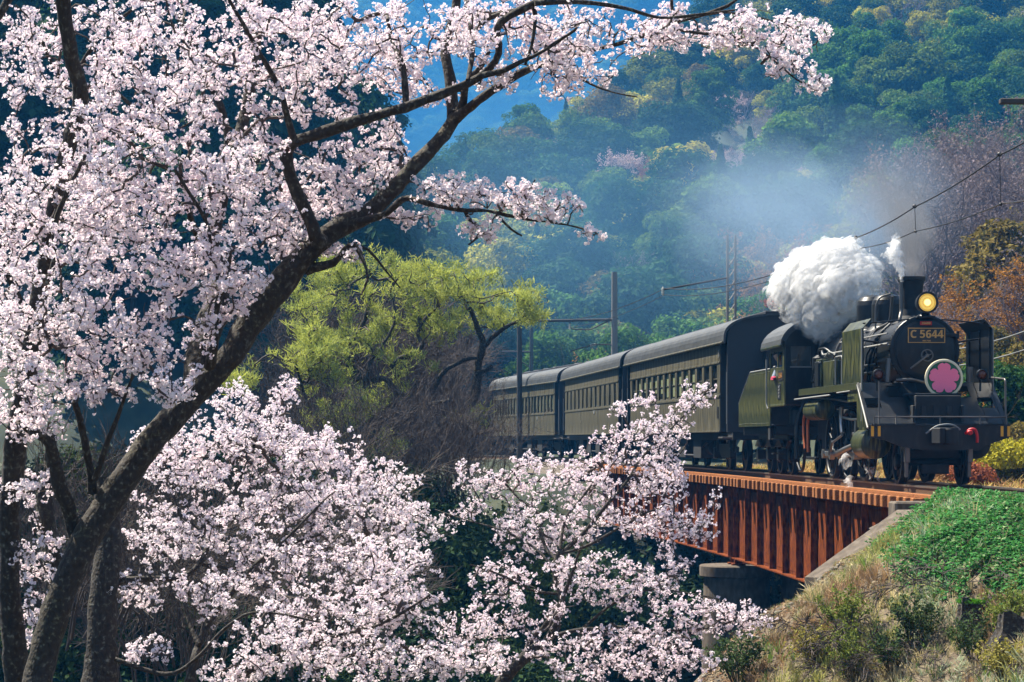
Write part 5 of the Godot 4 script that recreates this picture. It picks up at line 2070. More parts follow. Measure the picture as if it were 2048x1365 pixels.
func limb(t: Limbs, line: Array, da: float, db: float, m: MB, scale := 1.0, moss := 0.0, wob := 0.006) -> void:
	# line: [x, y, width] read off the picture; da, db: how far from the eye its ends stand
	var q := PackedVector3Array()
	var w := PackedFloat32Array()
	var n := line.size()
	var pts := []
	for k in n:
		var d := lerpf(da, db, float(k) / maxi(n - 1, 1))
		pts.append([at(line[k][0], line[k][1], d), maxf(line[k][2] * 0.5 / FOCAL * d * scale, 0.004)])
	for k in n - 1:
		var a: Vector3 = pts[maxi(k - 1, 0)][0]
		var b: Vector3 = pts[k][0]
		var c: Vector3 = pts[k + 1][0]
		var e: Vector3 = pts[mini(k + 2, n - 1)][0]
		var many_steps := maxi(2, int(b.distance_to(c) / 0.07))
		for j in many_steps:
			var u := float(j) / many_steps
			var g: Vector3 = b.cubic_interpolate(c, a, e, u)
			var rad: float = lerpf(pts[k][1], pts[k + 1][1], u)
			q.append(g + Vector3(fine.get_noise_3dv(g * 1.7), fine.get_noise_3dv(g * 1.7 + Vector3(9, 0, 0)), 0) * (wob + rad * 0.12))
			w.append(rad * (1.0 + 0.14 * fine.get_noise_3dv(g * 2.6 + Vector3(3, 3, 3))))
	q.append(pts[n - 1][0])
	w.append(pts[n - 1][1])
	var last := -1
	var join := t.nearest(q[0]) if t.p.size() else -1
	for k in q.size():
		last = t.add(q[k], last if k else join, w[k])
	var start := m.v.size()
	m.tube(q, w, 14 if w[0] > 0.05 else 8 if w[0] > 0.015 else 6, true)
	for k in range(start, m.v.size()):      # knots in the bark, and moss where the picture shows it growing
		var v := m.v[k]
		var nn := m.n[k]
		var big := fine.get_noise_3dv(v * 5.0)
		m.v[k] = v + nn * (big * 0.012 + fine.get_noise_3dv(v * 14.0) * 0.006) * minf(1.0, w[0] / 0.06)
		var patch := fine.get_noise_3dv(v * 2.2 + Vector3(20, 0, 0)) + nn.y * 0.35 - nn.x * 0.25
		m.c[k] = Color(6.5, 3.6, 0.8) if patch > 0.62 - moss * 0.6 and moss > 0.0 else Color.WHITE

func flower_cluster(count: int, radius: float, wide: float) -> ArrayMesh:
	var m := MB.new()
	for f in count:
		var d := on_ball()
		var c := d * radius * rng.randf_range(0.55, 1.0)
		var axis := (d + jitter(0.35)).normalized()
		var u := axis.cross(Vector3.UP if absf(axis.y) < 0.9 else Vector3.RIGHT).normalized()
		var w := axis.cross(u)
		var spin := rng.randf() * TAU
		var open := rng.randf_range(0.12, 0.6)
		var g := rng.randf_range(0.93, 1.0)
		for k in 5:
			var a := spin + TAU * k / 5.0
			var e := u * cos(a) + w * sin(a)
			var s := axis.cross(e) * wide * 0.30
			var mid := c + e * wide * 0.30 + axis * wide * open * 0.25
			var tip := c + e * wide * 0.54 + axis * wide * open * 0.62
			m.col = Color(0.97 * g, 0.84 * g, 0.88 * g)
			m.tri(c, mid + s, mid - s)
			m.col = Color(1.0 * g, 0.975 * g, 0.985 * g)
			m.quad(mid - s, mid + s, tip + s * 0.6, tip - s * 0.6)
		m.col = Color(0.42, 0.13, 0.12)
		var q := u * wide * 0.07
		m.tri(c + q, c - q, c - axis * wide * 0.25)
		if f % 2 == 0:
			m.tri(c - axis * wide * 0.2, c - axis * wide * 0.2 + q * 0.5, Vector3())
	return m.mesh()

var blooms := []

func sprays(t: Limbs, blobs: Array, lift := 0.3, more := 1.4, cull := -0.09) -> void:
	# blobs: [x, y, half width, half height, distance, half depth, how many]
	var pts := []
	for b in blobs:
		for k in int(b[6] * more):
			var s := on_ball() * pow(rng.randf(), 0.4)
			var x: float = b[0] + s.x * b[2]
			var y: float = b[1] + s.y * b[3]
			var q := at(x, y, b[4] + s.z * b[5])
			if b[6] > 64 and fine.get_noise_3dv(q * 1.5) < cull + 0.12 * rng.randf():
				continue
			pts.append(q)
	# those nearest to the wood first, so that twigs branch outwards
	var order := []
	for k in pts.size():
		order.append([t.p[t.nearest(pts[k])].distance_to(pts[k]), k])
	order.sort_custom(func(a, b): return a[0] < b[0])
	for a in order:
		t.reach(pts[a[1]], 0.07, lift)
	t.weigh()

func bloom(t: Limbs, o: Node3D, each: float, thick: float, scatter: float, size: float, pinkness: float, singles_of := []) -> int:
	var where := [[], [], [], []]
	var tint := [PackedColorArray(), PackedColorArray(), PackedColorArray(), PackedColorArray()]
	var single := 0
	var total := 0
	for chain in t.chains:
		var n: int = chain.size()
		var skip := 1 if n < 5 else 2
		var rich := 0.25 if rng.randf() < 0.24 else rng.randf_range(0.75, 1.3)
		for k in range(skip, n):
			var a: Vector3 = t.p[chain[k - 1]]
			var b: Vector3 = t.p[chain[k]]
			var th: float = t.radius(chain[k], thick)
			if th > 0.016:
				continue
			var count := a.distance_to(b) / each * rich + rng.randf()
			for j in int(count):
				var q := a.lerp(b, rng.randf()) + jitter(scatter) + Vector3(0, 0.012, 0)
				var s := size * rng.randf_range(0.7, 1.25)
				var basis := Basis(on_ball(), rng.randf() * TAU).scaled(Vector3(s, s, s))
				var pink := clampf(pinkness - 0.06 + 0.30 * fine.get_noise_3dv(q * 0.9) + rng.randf_range(-0.15, 0.15), 0.0, 1.0)
				var c := Color(0.95, 0.94, 0.945).lerp(Color(0.95, 0.85, 0.89), pink)
				var i := rng.randi_range(0, 3)
				var s2 := seen_at(q)
				if single < 280 and singles_of.size() and ((s2.x > 1560.0 and s2.y < 280.0) or (s2.x > 1060.0 and s2.x < 1240.0 and s2.y > 320.0 and s2.y < 500.0)):
					single += 1
					var one := part("blossom_cluster", blooms[i], M.petal, o)
					one.transform = Transform3D(basis, q)
					continue
				where[i].append(Transform3D(basis, q))
				tint[i].append(c)
				total += 1
	for i in 4:
		if where[i].size():
			many("blossoms", blooms[i], M.petal, where[i], tint[i], o)
	return total

func cherry(label: String) -> Node3D:
	return thing("cherry_tree", label, "tree", Vector3(), 0.0, "blossoming cherry trees")

func new_limbs() -> Limbs:
	var t := Limbs.new()
	t.rng = rng
	return t

func cherries() -> void:
	for k in 4:
		blooms.append(flower_cluster(4 + k, 0.020 + 0.003 * k, 0.0208))
	main_cherry()
	lower_cherry()
	centre_cherry()

func main_cherry() -> void:
	var o := cherry("large old cherry leaning across the left half, mossy trunk and thick dark limbs")
	var t := new_limbs()
	var tr := MB.new()
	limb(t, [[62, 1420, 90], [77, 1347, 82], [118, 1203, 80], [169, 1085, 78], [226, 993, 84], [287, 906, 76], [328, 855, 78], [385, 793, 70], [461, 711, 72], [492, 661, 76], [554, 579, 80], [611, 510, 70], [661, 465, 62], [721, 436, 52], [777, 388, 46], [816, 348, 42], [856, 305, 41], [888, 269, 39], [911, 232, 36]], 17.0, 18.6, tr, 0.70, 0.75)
	part("trunk", tr, M.bark, o)
	var L := func(line: Array, da: float, db: float, moss := 0.0) -> void:
		var m := MB.new()
		limb(t, line, da, db, m, 1.0, moss)
		part("limb", m, M.bark, o)
	# limbs read off the picture
	L.call([[905, 240, 26], [931, 221, 20], [955, 202, 19], [1014, 162, 17], [1054, 138, 15], [1105, 122, 12], [1170, 104, 10], [1240, 86, 9], [1321, 59, 9], [1361, 40, 8], [1408, 28, 7], [1456, 12, 6], [1500, -20, 5]], 18.6, 17.4)
	L.call([[909, 235, 32], [907, 221, 26], [900, 158, 23], [890, 111, 21], [896, 71, 19], [911, 16, 17], [918, -60, 15]], 18.6, 19.0)
	L.call([[918, 228, 22], [926, 200, 16], [931, 170, 13], [945, 150, 11], [959, 136, 10], [978, 104, 8]], 18.6, 18.0)
	L.call([[640, 484, 36], [631, 470, 30], [619, 439, 27], [595, 388, 26], [575, 336, 26], [573, 305, 27], [590, 282, 26], [631, 270, 24], [670, 257, 24], [737, 237, 22], [809, 217, 20], [876, 190, 19], [935, 166, 18], [975, 142, 17], [998, 107, 15], [994, 71, 15], [1002, 44, 15], [1042, 20, 14], [1074, 4, 13], [1110, -20, 12]], 17.9, 17.0)
	L.call([[1068, 10, 9], [1071, 30, 8], [1070, 51, 8], [1064, 91, 7], [1050, 130, 6]], 17.1, 17.1)
	L.call([[1070, 6, 12], [1133, 3, 11], [1192, 7, 9], [1260, 18, 8], [1321, 36, 7], [1395, 30, 5], [1470, 20, 4]], 17.0, 17.2)
	L.call([[960, 152, 14], [1006, 142, 11], [1042, 123, 9], [1090, 100, 7], [1150, 60, 6]], 17.1, 17.0)
	L.call([[809, 220, 16], [812, 190, 13], [805, 134, 12], [793, 107, 10], [783, 83, 9], [775, 40, 8]], 17.5, 17.8)
	L.call([[589, 284, 18], [571, 222, 13], [559, 178, 11], [532, 127, 10], [504, 79, 8], [470, 20, 7], [440, -30, 6]], 17.5, 16.9)
	L.call([[935, 160, 9], [944, 110, 10], [943, 71, 11], [935, 8, 11], [930, -40, 9]], 17.3, 18.2)
	L.call([[943, 80, 10], [967, 42, 11], [1014, 24, 11], [1044, 18, 9]], 17.6, 17.2)
	L.call([[1321, 59, 8], [1345, 58, 7], [1408, 67, 7], [1468, 75, 6], [1519, 99, 5], [1551, 123, 4], [1582, 150, 4], [1606, 166, 3], [1640, 175, 2.5]], 17.5, 17.0)
	L.call([[1361, 42, 6], [1436, 26, 5], [1500, 32, 4], [1551, 44, 3.5], [1610, 60, 3]], 17.5, 17.4)
	L.call([[1343, -30, 7], [1344, 10, 7], [1347, 42, 6]], 17.5, 17.5)
	L.call([[1120, 118, 7], [1168, 160, 6], [1200, 176, 5], [1232, 186, 4], [1275, 194, 3]], 17.8, 17.6)
	L.call([[690, 455, 26], [735, 440, 16], [773, 427, 13], [800, 402, 12], [816, 396, 12], [856, 407, 10], [915, 419, 9], [975, 423, 8], [1014, 431, 7], [1054, 439, 6], [1113, 447, 5], [1153, 455, 4], [1192, 466, 3], [1212, 478, 2]], 18.1, 17.2)
	L.call([[931, 422, 8], [939, 439, 7], [958, 455, 6], [955, 475, 5], [937, 490, 4]], 17.7, 17.7)
	L.call([[994, 430, 7], [1022, 459, 5], [1044, 472, 4]], 17.5, 17.5)
	L.call([[1042, 434, 5], [1054, 388, 4], [1070, 360, 3]], 17.4, 17.4)
	L.call([[612, 540, 26], [666, 526, 15], [690, 500, 11], [710, 492, 9], [727, 526, 7], [735, 556, 5], [722, 590, 3]], 18.0, 17.5)
	L.call([[708, 492, 8], [738, 500, 6], [770, 540, 4], [800, 576, 3]], 17.8, 17.8)
	# the limbs among the blossom on the left
	L.call([[392, 770, 62], [402, 700, 60], [420, 640, 52], [436, 590, 44], [440, 540, 36], [425, 490, 28], [440, 410, 26], [458, 330, 26], [486, 245, 24], [508, 130, 20], [516, 40, 16], [520, -40, 12]], 17.7, 19.4)
	L.call([[410, 490, 16], [385, 450, 14], [375, 400, 12], [362, 350, 9]], 18.4, 18.0)
	L.call([[418, 735, 22], [428, 690, 18], [434, 610, 13], [452, 560, 9], [460, 500, 6]], 17.2, 16.6)
	L.call([[185, 985, 22], [178, 930, 17], [164, 860, 15], [150, 810, 12], [135, 760, 9]], 17.4, 17.0)
	L.call([[190, 960, 14], [215, 880, 10], [240, 820, 8], [262, 760, 6]], 17.2, 16.9)
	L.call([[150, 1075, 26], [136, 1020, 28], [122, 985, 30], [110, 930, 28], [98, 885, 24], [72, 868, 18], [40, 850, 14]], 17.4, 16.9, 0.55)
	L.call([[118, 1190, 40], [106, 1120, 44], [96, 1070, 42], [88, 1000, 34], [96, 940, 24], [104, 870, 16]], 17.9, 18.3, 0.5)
	L.call([[352, 28, 12], [372, 60, 15], [388, 90, 17], [402, 130, 17], [430, 190, 16], [452, 250, 14], [455, 330, 12]], 19.6, 19.2)
	L.call([[95, 560, 8], [108, 520, 11], [108, 470, 12], [115, 430, 11], [140, 370, 9], [170, 310, 7]], 16.6, 16.4)
	L.call([[100, 700, 8], [88, 610, 9], [100, 540, 10]], 16.6, 16.6)
	L.call([[560, 560, 14], [530, 566, 20], [500, 575, 18], [470, 560, 10], [430, 545, 8]], 18.0, 17.6)
	L.call([[520, 310, 10], [500, 340, 11], [470, 372, 9], [448, 400, 7]], 18.4, 18.2)
	L.call([[330, 260, 7], [300, 235, 8], [265, 215, 8], [240, 190, 6]], 18.0, 18.2)
	L.call([[380, 390, 7], [365, 370, 9], [330, 335, 8], [290, 320, 7], [250, 290, 5]], 17.4, 17.2)
	L.call([[435, 560, 8], [420, 480, 9], [410, 440, 8], [375, 380, 7], [350, 340, 6]], 17.0, 16.6)
	var blobs := [
		[300, 40, 300, 70, 18.0, 1.6, 170], [620, 70, 190, 100, 18.2, 1.4, 210], [330, 165, 210, 95, 17.6, 1.4, 190], [120, 250, 140, 120, 17.6, 1.4, 130],
		[60, 120, 90, 110, 18.2, 1.2, 34], [470, 190, 150, 110, 18.0, 1.4, 150], [650, 190, 90, 80, 18.3, 1.0, 70], [320, 330, 250, 110, 17.2, 1.3, 260],
		[110, 400, 150, 110, 17.0, 1.3, 170], [560, 330, 130, 100, 18.4, 1.2, 100], [420, 440, 200, 90, 17.2, 1.2, 210], [180, 530, 200, 100, 16.8, 1.2, 220],
		[400, 570, 150, 90, 16.9, 0.8, 170], [90, 640, 130, 90, 16.8, 1.2, 130], [270, 670, 190, 75, 16.8, 0.9, 190], [160, 760, 190, 70, 16.7, 0.9, 170],
		[330, 770, 110, 45, 16.3, 0.5, 70], [60, 840, 90, 60, 16.8, 0.8, 40], [640, 400, 110, 60, 18.6, 0.9, 80], [720, 330, 120, 60, 18.6, 0.8, 60],
		[580, 480, 60, 60, 18.2, 0.8, 40], [830, 60, 170, 70, 18.4, 1.2, 130], [760, 130, 100, 60, 18.2, 0.8, 60], [1000, 60, 150, 70, 17.6, 1.0, 110],
		[1120, 60, 150, 55, 17.2, 0.8, 110], [1180, 110, 140, 55, 17.6, 0.7, 95], [1290, 60, 130, 55, 17.4, 0.7, 90], [1400, 70, 130, 50, 17.4, 0.6, 85],
		[1500, 60, 110, 55, 17.3, 0.5, 70], [1590, 70, 80, 45, 17.2, 0.5, 38], [1570, 130, 80, 35, 17.1, 0.4, 34], [1630, 165, 40, 22, 17.0, 0.3, 12],
		[1130, 160, 90, 40, 17.7, 0.5, 34], [890, 380, 60, 40, 18.0, 0.5, 26], [980, 390, 120, 36, 17.5, 0.5, 62], [1090, 410, 100, 36, 17.3, 0.4, 54],
		[960, 465, 60, 25, 17.6, 0.3, 14], [1180, 470, 34, 16, 17.2, 0.2, 8], [830, 440, 60, 30, 18.2, 0.4, 18], [690, 505, 40, 30, 18.0, 0.4, 14],
		[60, 960, 70, 60, 17.4, 0.6, 22], [80, 1120, 70, 70, 17.8, 0.6, 26], [70, 1250, 60, 60, 17.8, 0.6, 16], [1000, 160, 70, 30, 17.4, 0.4, 16],
		[830, 190, 60, 40, 18.4, 0.5, 14], [780, 260, 60, 40, 18.8, 0.5, 16],
	]
	sprays(t, blobs)
	var tw := MB.new()
	t.twigs(0.0027, tw)
	piece("twigs", tw, M.twig, o)
	print("main cherry clusters ", bloom(t, o, 0.026, 0.0021, 0.024, 1.0, 0.22, [1]), " twigs ", t.chains.size())
	# the second stem, upright at the left border
	var o2 := cherry("upright cherry stem at the left border rising behind the blossoms")
	var t2 := new_limbs()
	var m := MB.new()
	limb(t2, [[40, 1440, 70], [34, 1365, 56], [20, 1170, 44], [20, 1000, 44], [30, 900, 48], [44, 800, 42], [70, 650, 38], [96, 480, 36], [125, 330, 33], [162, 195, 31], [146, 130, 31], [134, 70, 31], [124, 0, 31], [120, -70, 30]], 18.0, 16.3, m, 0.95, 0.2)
	part("trunk", m, M.bark, o2)
	var L2 := func(line: Array, da: float, db: float) -> void:
		var mm := MB.new()
		limb(t2, line, da, db, mm)
		part("limb", mm, M.bark, o2)
	L2.call([[150, 150, 12], [200, 70, 9], [255, 25, 7], [300, -10, 5]], 19.6, 19.4)
	L2.call([[140, 190, 9], [95, 110, 7], [70, 50, 5], [30, 10, 4]], 19.6, 19.3)
	L2.call([[60, 640, 14], [20, 560, 11], [-20, 480, 9]], 19.0, 18.8)
	L2.call([[-30, 60, 24], [5, 20, 18], [30, -30, 14]], 18.2, 18.2)
	sprays(t2, [[220, 60, 90, 60, 19.5, 0.6, 22], [60, 60, 80, 60, 19.3, 0.6, 16], [30, 520, 90, 130, 18.8, 0.7, 60], [40, 740, 80, 100, 18.6, 0.6, 40], [200, 420, 110, 100, 19.2, 0.7, 60]])
	tw = MB.new()
	t2.twigs(0.0027, tw)
	piece("twigs", tw, M.twig, o2)
	bloom(t2, o2, 0.023, 0.0021, 0.024, 1.0, 0.2)

func lower_cherry() -> void:
	var o := cherry("wide cherry below the leaning trunk, filling the lower left with pale blossom")
	var t := new_limbs()
	var m := MB.new()
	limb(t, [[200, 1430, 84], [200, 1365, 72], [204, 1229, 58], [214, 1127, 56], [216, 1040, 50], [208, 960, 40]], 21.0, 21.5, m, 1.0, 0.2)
	part("trunk", m, M.bark, o)
	var L := func(line: Array, da: float, db: float) -> void:
		var mm := MB.new()
		limb(t, line, da, db, mm)
		part("limb", mm, M.bark, o)
	L.call([[212, 1180, 20], [246, 1163, 15], [318, 1158, 13], [374, 1150, 11], [405, 1118, 10], [412, 1085, 9], [400, 1062, 8], [440, 1020, 7], [470, 980, 6], [495, 920, 4]], 21.2, 22.5)
	L.call([[405, 1130, 8], [440, 1134, 8], [500, 1150, 7], [520, 1125, 7], [560, 1095, 6], [640, 1070, 5]], 21.8, 22.5)
	L.call([[370, 1400, 22], [390, 1316, 17], [400, 1280, 15], [425, 1235, 12], [470, 1175, 10], [515, 1125, 8], [560, 1090, 6], [640, 1010, 5]], 20.8, 22.0)
	L.call([[398, 1290, 11], [380, 1255, 9], [368, 1200, 9], [366, 1170, 8], [350, 1130, 6], [300, 1080, 5]], 21.0, 21.6)
	L.call([[400, 1060, 7], [360, 1030, 6], [345, 980, 5], [330, 930, 4]], 22.0, 22.3)
	L.call([[230, 1320, 10], [330, 1350, 9], [390, 1320, 8], [460, 1250, 7], [520, 1225, 5], [640, 1245, 4]], 20.6, 20.2)
	L.call([[420, 1400, 12], [520, 1330, 10], [640, 1280, 8], [760, 1250, 6], [860, 1190, 5]], 20.4, 20.6)
	L.call([[620, 1420, 12], [640, 1330, 9], [680, 1240, 7], [720, 1150, 5], [760, 1050, 4]], 21.6, 22.4)
	var blobs := [
		[560, 950, 200, 80, 23.0, 1.2, 210], [360, 970, 110, 80, 22.4, 0.9, 70], [680, 1010, 180, 85, 23.0, 1.2, 200], [480, 1060, 200, 70, 22.4, 1.0, 170],
		[330, 1080, 90, 70, 21.8, 0.7, 50], [640, 1120, 200, 60, 22.0, 1.0, 140], [560, 1280, 130, 80, 20.4, 0.7, 130], [700, 1230, 160, 60, 20.8, 0.8, 110],
		[760, 1140, 120, 70, 21.4, 0.8, 90], [800, 1210, 120, 50, 20.9, 0.6, 70], [700, 1320, 220, 60, 20.3, 0.7, 150], [900, 1320, 140, 60, 20.6, 0.7, 80],
		[480, 1350, 90, 30, 20.4, 0.4, 30], [300, 1300, 60, 30, 20.8, 0.4, 14], [270, 1180, 60, 50, 21.4, 0.5, 20], [520, 860, 80, 50, 23.2, 0.8, 40],
		[570, 790, 30, 50, 23.4, 0.4, 14], [330, 900, 90, 60, 22.6, 0.7, 50], [470, 800, 60, 40, 23.2, 0.5, 26], [560, 1190, 130, 60, 21.6, 0.7, 70], [620, 900, 120, 50, 23.4, 0.8, 60], [420, 1180, 90, 60, 21.4, 0.5, 30], [760, 960, 90, 50, 23.2, 0.7, 44], [440, 880, 100, 50, 22.8, 0.7, 50], [800, 1050, 90, 60, 22.8, 0.8, 50],
	]
	sprays(t, blobs, 0.3, 1.8, -0.09)
	var tw := MB.new()
	t.twigs(0.0027, tw)
	piece("twigs", tw, M.twig, o)
	print("lower cherry ", bloom(t, o, 0.029, 0.0021, 0.028, 1.0, 0.15))

func centre_cherry() -> void:
	var o := cherry("slender cherry in the middle foreground reaching up before the carriages and girder")
	var t := new_limbs()
	var m := MB.new()
	limb(t, [[985, 1420, 34], [1012, 1357, 28], [1051, 1314, 25], [1090, 1284, 18], [1106, 1262, 15], [1118, 1232, 13], [1122, 1200, 13], [1112, 1161, 12], [1110, 1130, 11], [1118, 1105, 10]], 26.5, 27.2, m)
	part("trunk", m, M.bark, o)
	var L := func(line: Array, da: float, db: float) -> void:
		var mm := MB.new()
		limb(t, line, da, db, mm)
		part("limb", mm, M.bark, o)
	L.call([[1118, 1108, 9], [1149, 1085, 8], [1180, 1052, 8], [1208, 1017, 8], [1239, 982, 7], [1262, 950, 6], [1285, 915, 5], [1330, 870, 4], [1380, 820, 3], [1425, 772, 2]], 27.2, 27.6)
	L.call([[1114, 1120, 8], [1094, 1100, 7], [1080, 1060, 7], [1085, 1035, 6], [1040, 1000, 5], [1000, 960, 4], [930, 930, 3]], 27.2, 28.2)
	L.call([[1120, 1100, 7], [1130, 1040, 6], [1160, 1000, 5], [1190, 960, 4], [1220, 900, 3]], 27.2, 28.0)
	L.call([[1112, 1140, 7], [1060, 1090, 5], [1000, 1060, 4], [930, 1040, 3], [870, 1020, 2]], 27.2, 28.4)
	L.call([[1115, 1110, 7], [1180, 1090, 6], [1250, 1050, 5], [1320, 1020, 4], [1390, 1060, 3], [1435, 1015, 2]], 27.2, 27.0)
	L.call([[1046, 1312, 12], [1066, 1282, 12], [1092, 1250, 11], [1120, 1208, 9], [1140, 1160, 7], [1160, 1100, 5]], 26.8, 26.5)
	L.call([[1100, 1276, 10], [1149, 1262, 8], [1200, 1258, 7], [1247, 1255, 6], [1330, 1262, 5], [1420, 1256, 4], [1500, 1230, 3]], 26.8, 26.0)
	L.call([[1160, 1262, 6], [1240, 1200, 5], [1310, 1180, 4], [1390, 1190, 3], [1440, 1200, 2]], 26.8, 26.4)
	L.call([[1020, 1350, 14], [930, 1330, 9], [860, 1345, 7], [780, 1370, 5]], 26.2, 25.6)
	L.call([[1120, 1190, 7], [1060, 1180, 5], [1000, 1150, 4], [940, 1130, 3]], 27.0, 26.8)
	var blobs := [
		[1330, 870, 60, 50, 27.5, 0.6, 54], [1390, 800, 40, 36, 27.6, 0.4, 22], [1260, 890, 80, 55, 27.8, 0.8, 70], [1240, 960, 130, 55, 27.8, 0.9, 130],
		[1120, 960, 110, 60, 28.2, 0.9, 100], [990, 965, 110, 45, 28.4, 0.8, 70], [1330, 960, 60, 60, 27.4, 0.6, 44], [1160, 1040, 160, 50, 27.6, 0.9, 130],
		[980, 1040, 130, 36, 28.2, 0.7, 70], [1320, 1050, 90, 45, 27.2, 0.6, 60], [1400, 1050, 45, 40, 27.0, 0.4, 22], [1060, 1090, 90, 35, 27.8, 0.6, 36],
		[1000, 1160, 70, 45, 26.9, 0.5, 40], [1030, 1230, 120, 50, 26.6, 0.6, 80], [1180, 1160, 110, 60, 26.8, 0.7, 60], [1290, 1180, 90, 50, 26.5, 0.6, 44],
		[1340, 1130, 60, 50, 26.8, 0.5, 24], [1400, 1230, 100, 40, 26.2, 0.5, 60], [1490, 1240, 60, 34, 26.0, 0.4, 34], [1300, 1270, 130, 34, 26.2, 0.6, 56],
		[1150, 1300, 110, 40, 26.2, 0.5, 44], [940, 1270, 90, 50, 26.2, 0.5, 50], [1330, 1330, 120, 40, 25.6, 0.5, 60], [1200, 1340, 120, 36, 25.6, 0.5, 50],
		[1050, 930, 40, 30, 28.0, 0.4, 14], [1290, 800, 30, 20, 27.8, 0.3, 8], [1240, 820, 20, 20, 27.9, 0.3, 6], [1430, 1005, 16, 26, 27.0, 0.2, 6],
	]
	sprays(t, blobs, 0.5, 1.75, -0.09)
	var tw := MB.new()
	t.twigs(0.0032, tw)
	piece("twigs", tw, M.twig, o)
	print("centre cherry ", bloom(t, o, 0.036, 0.0024, 0.034, 1.05, 0.35))

# ---------------------------------------------------------------- willow, steam, bank
func willow() -> void:
	var D := 66.0
	var o := thing("willow_tree", "spreading willow in yellow green spring leaf with crooked mossy limbs left of the train", "tree")
	var t := new_limbs()
	t.cell = 0.9
	var L := func(called: String, line: Array, da: float, db: float, moss := 0.0) -> void:
		var mm := MB.new()
		limb(t, line, da, db, mm, 1.0, moss, 0.03)
		part(called, mm, M.bark, o)
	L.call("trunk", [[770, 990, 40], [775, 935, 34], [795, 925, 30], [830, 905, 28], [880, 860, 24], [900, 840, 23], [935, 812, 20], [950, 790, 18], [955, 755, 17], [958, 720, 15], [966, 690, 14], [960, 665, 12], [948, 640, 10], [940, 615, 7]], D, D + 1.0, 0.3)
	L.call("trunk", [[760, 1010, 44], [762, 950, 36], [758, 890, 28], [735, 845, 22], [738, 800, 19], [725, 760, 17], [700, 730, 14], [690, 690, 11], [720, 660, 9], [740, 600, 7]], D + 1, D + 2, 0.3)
	L.call("limb", [[775, 880, 20], [800, 850, 17], [830, 820, 14], [860, 810, 9], [900, 800, 6]], D, D - 1)
	L.call("limb", [[740, 762, 14], [770, 758, 12], [790, 780, 10], [815, 790, 8], [835, 760, 6]], D, D - 1)
	L.call("limb", [[782, 735, 9], [800, 718, 11], [830, 705, 10], [845, 688, 10], [835, 670, 8], [850, 640, 6], [880, 610, 4]], D, D + 1)
	L.call("limb", [[968, 692, 10], [990, 670, 9], [1010, 655, 8], [1040, 640, 6], [1060, 620, 4]], D, D)
	L.call("limb", [[950, 750, 9], [975, 740, 9], [985, 732, 7]], D, D)
	L.call("limb", [[870, 780, 6], [880, 755, 10], [900, 735, 9], [930, 720, 8], [955, 716, 8]], D, D - 0.5)
	L.call("limb", [[898, 838, 12], [930, 850, 10], [960, 866, 9], [985, 860, 7], [1000, 862, 5]], D - 0.5, D - 2)
	L.call("limb", [[735, 800, 9], [738, 730, 8], [760, 700, 6], [790, 640, 5], [780, 580, 4]], D, D + 1)
	L.call("limb", [[725, 770, 9], [680, 740, 8], [640, 760, 6], [610, 740, 4]], D, D - 1)
	L.call("limb", [[648, 900, 10], [640, 850, 9], [620, 820, 7], [600, 760, 5], [590, 720, 4]], D - 2, D - 2)
	L.call("limb", [[755, 880, 12], [720, 850, 8], [690, 840, 6], [660, 850, 4]], D, D - 1.5)
	var blobs := [
		[760, 560, 150, 60, D + 1, 2.6, 140], [640, 600, 90, 60, D, 2.0, 80], [880, 590, 110, 60, D + 1, 2.4, 120], [990, 600, 90, 60, D + 1, 2.0, 100], [1060, 610, 40, 40, D, 1.0, 34],
		[620, 670, 80, 50, D - 1, 1.6, 70], [640, 730, 70, 60, D - 2, 1.4, 80], [590, 700, 70, 30, D - 2, 1.2, 36], [700, 820, 60, 36, D - 1, 1.2, 60], [730, 660, 90, 50, D + 1, 1.8, 60],
		[840, 650, 90, 40, D + 1, 1.8, 50], [930, 660, 60, 40, D + 1, 1.4, 36], [480, 760, 50, 26, D - 3, 1.0, 36], [660, 850, 70, 30, D - 2, 1.0, 40], [770, 900, 40, 26, D - 1, 0.8, 22], [700, 540, 60, 30, D, 1.2, 34], [800, 740, 70, 60, D + 1, 1.4, 34], [960, 830, 40, 30, D, 0.8, 14],
	]
	var pts := []
	for b in blobs:
		for k in int(b[6]):
			var s := on_ball() * pow(rng.randf(), 0.4)
			var q := at(b[0] + s.x * b[2], b[1] + s.y * b[3], b[4] + s.z * b[5])
			if fine.get_noise_3dv(q * 0.42) > -0.06:
				pts.append(q)
	var order := []
	for k in pts.size():
		order.append([t.p[t.nearest(pts[k])].distance_to(pts[k]), k])
	order.sort_custom(func(a, b): return a[0] < b[0])
	for a in order:
		t.reach(pts[a[1]], 0.22, 0.5)
	t.weigh()
	var tw := MB.new()
	tw.col = Color(2.2, 2.0, 1.7)
	t.twigs(0.007, tw)
	piece("twigs", tw, M.twig, o)
	var sp := []
	for k in 3:
		var m := MB.new()
		for j in 26:
			var u := on_ball()
			u.y = absf(u.y) * 1.2 + 0.15
			u = u.normalized()
			var l := rng.randf_range(0.08, 0.20)
			var s := u.cross(on_ball()).normalized() * 0.0075
			var g := rng.randf_range(0.75, 1.2)
			m.col = Color(g, g, g)
			var c := jitter(0.07)
			m.tri(c - s, c + s, c + u * l)
			m.tri(c - s * 1.6 + u * l * 0.3, c + s * 1.2 + u * l * 0.25, c + u * l * 0.95 + s * 2.0)
		sp.append(m.mesh())
	var where := [[], [], []]
	var tint := [PackedColorArray(), PackedColorArray(), PackedColorArray()]
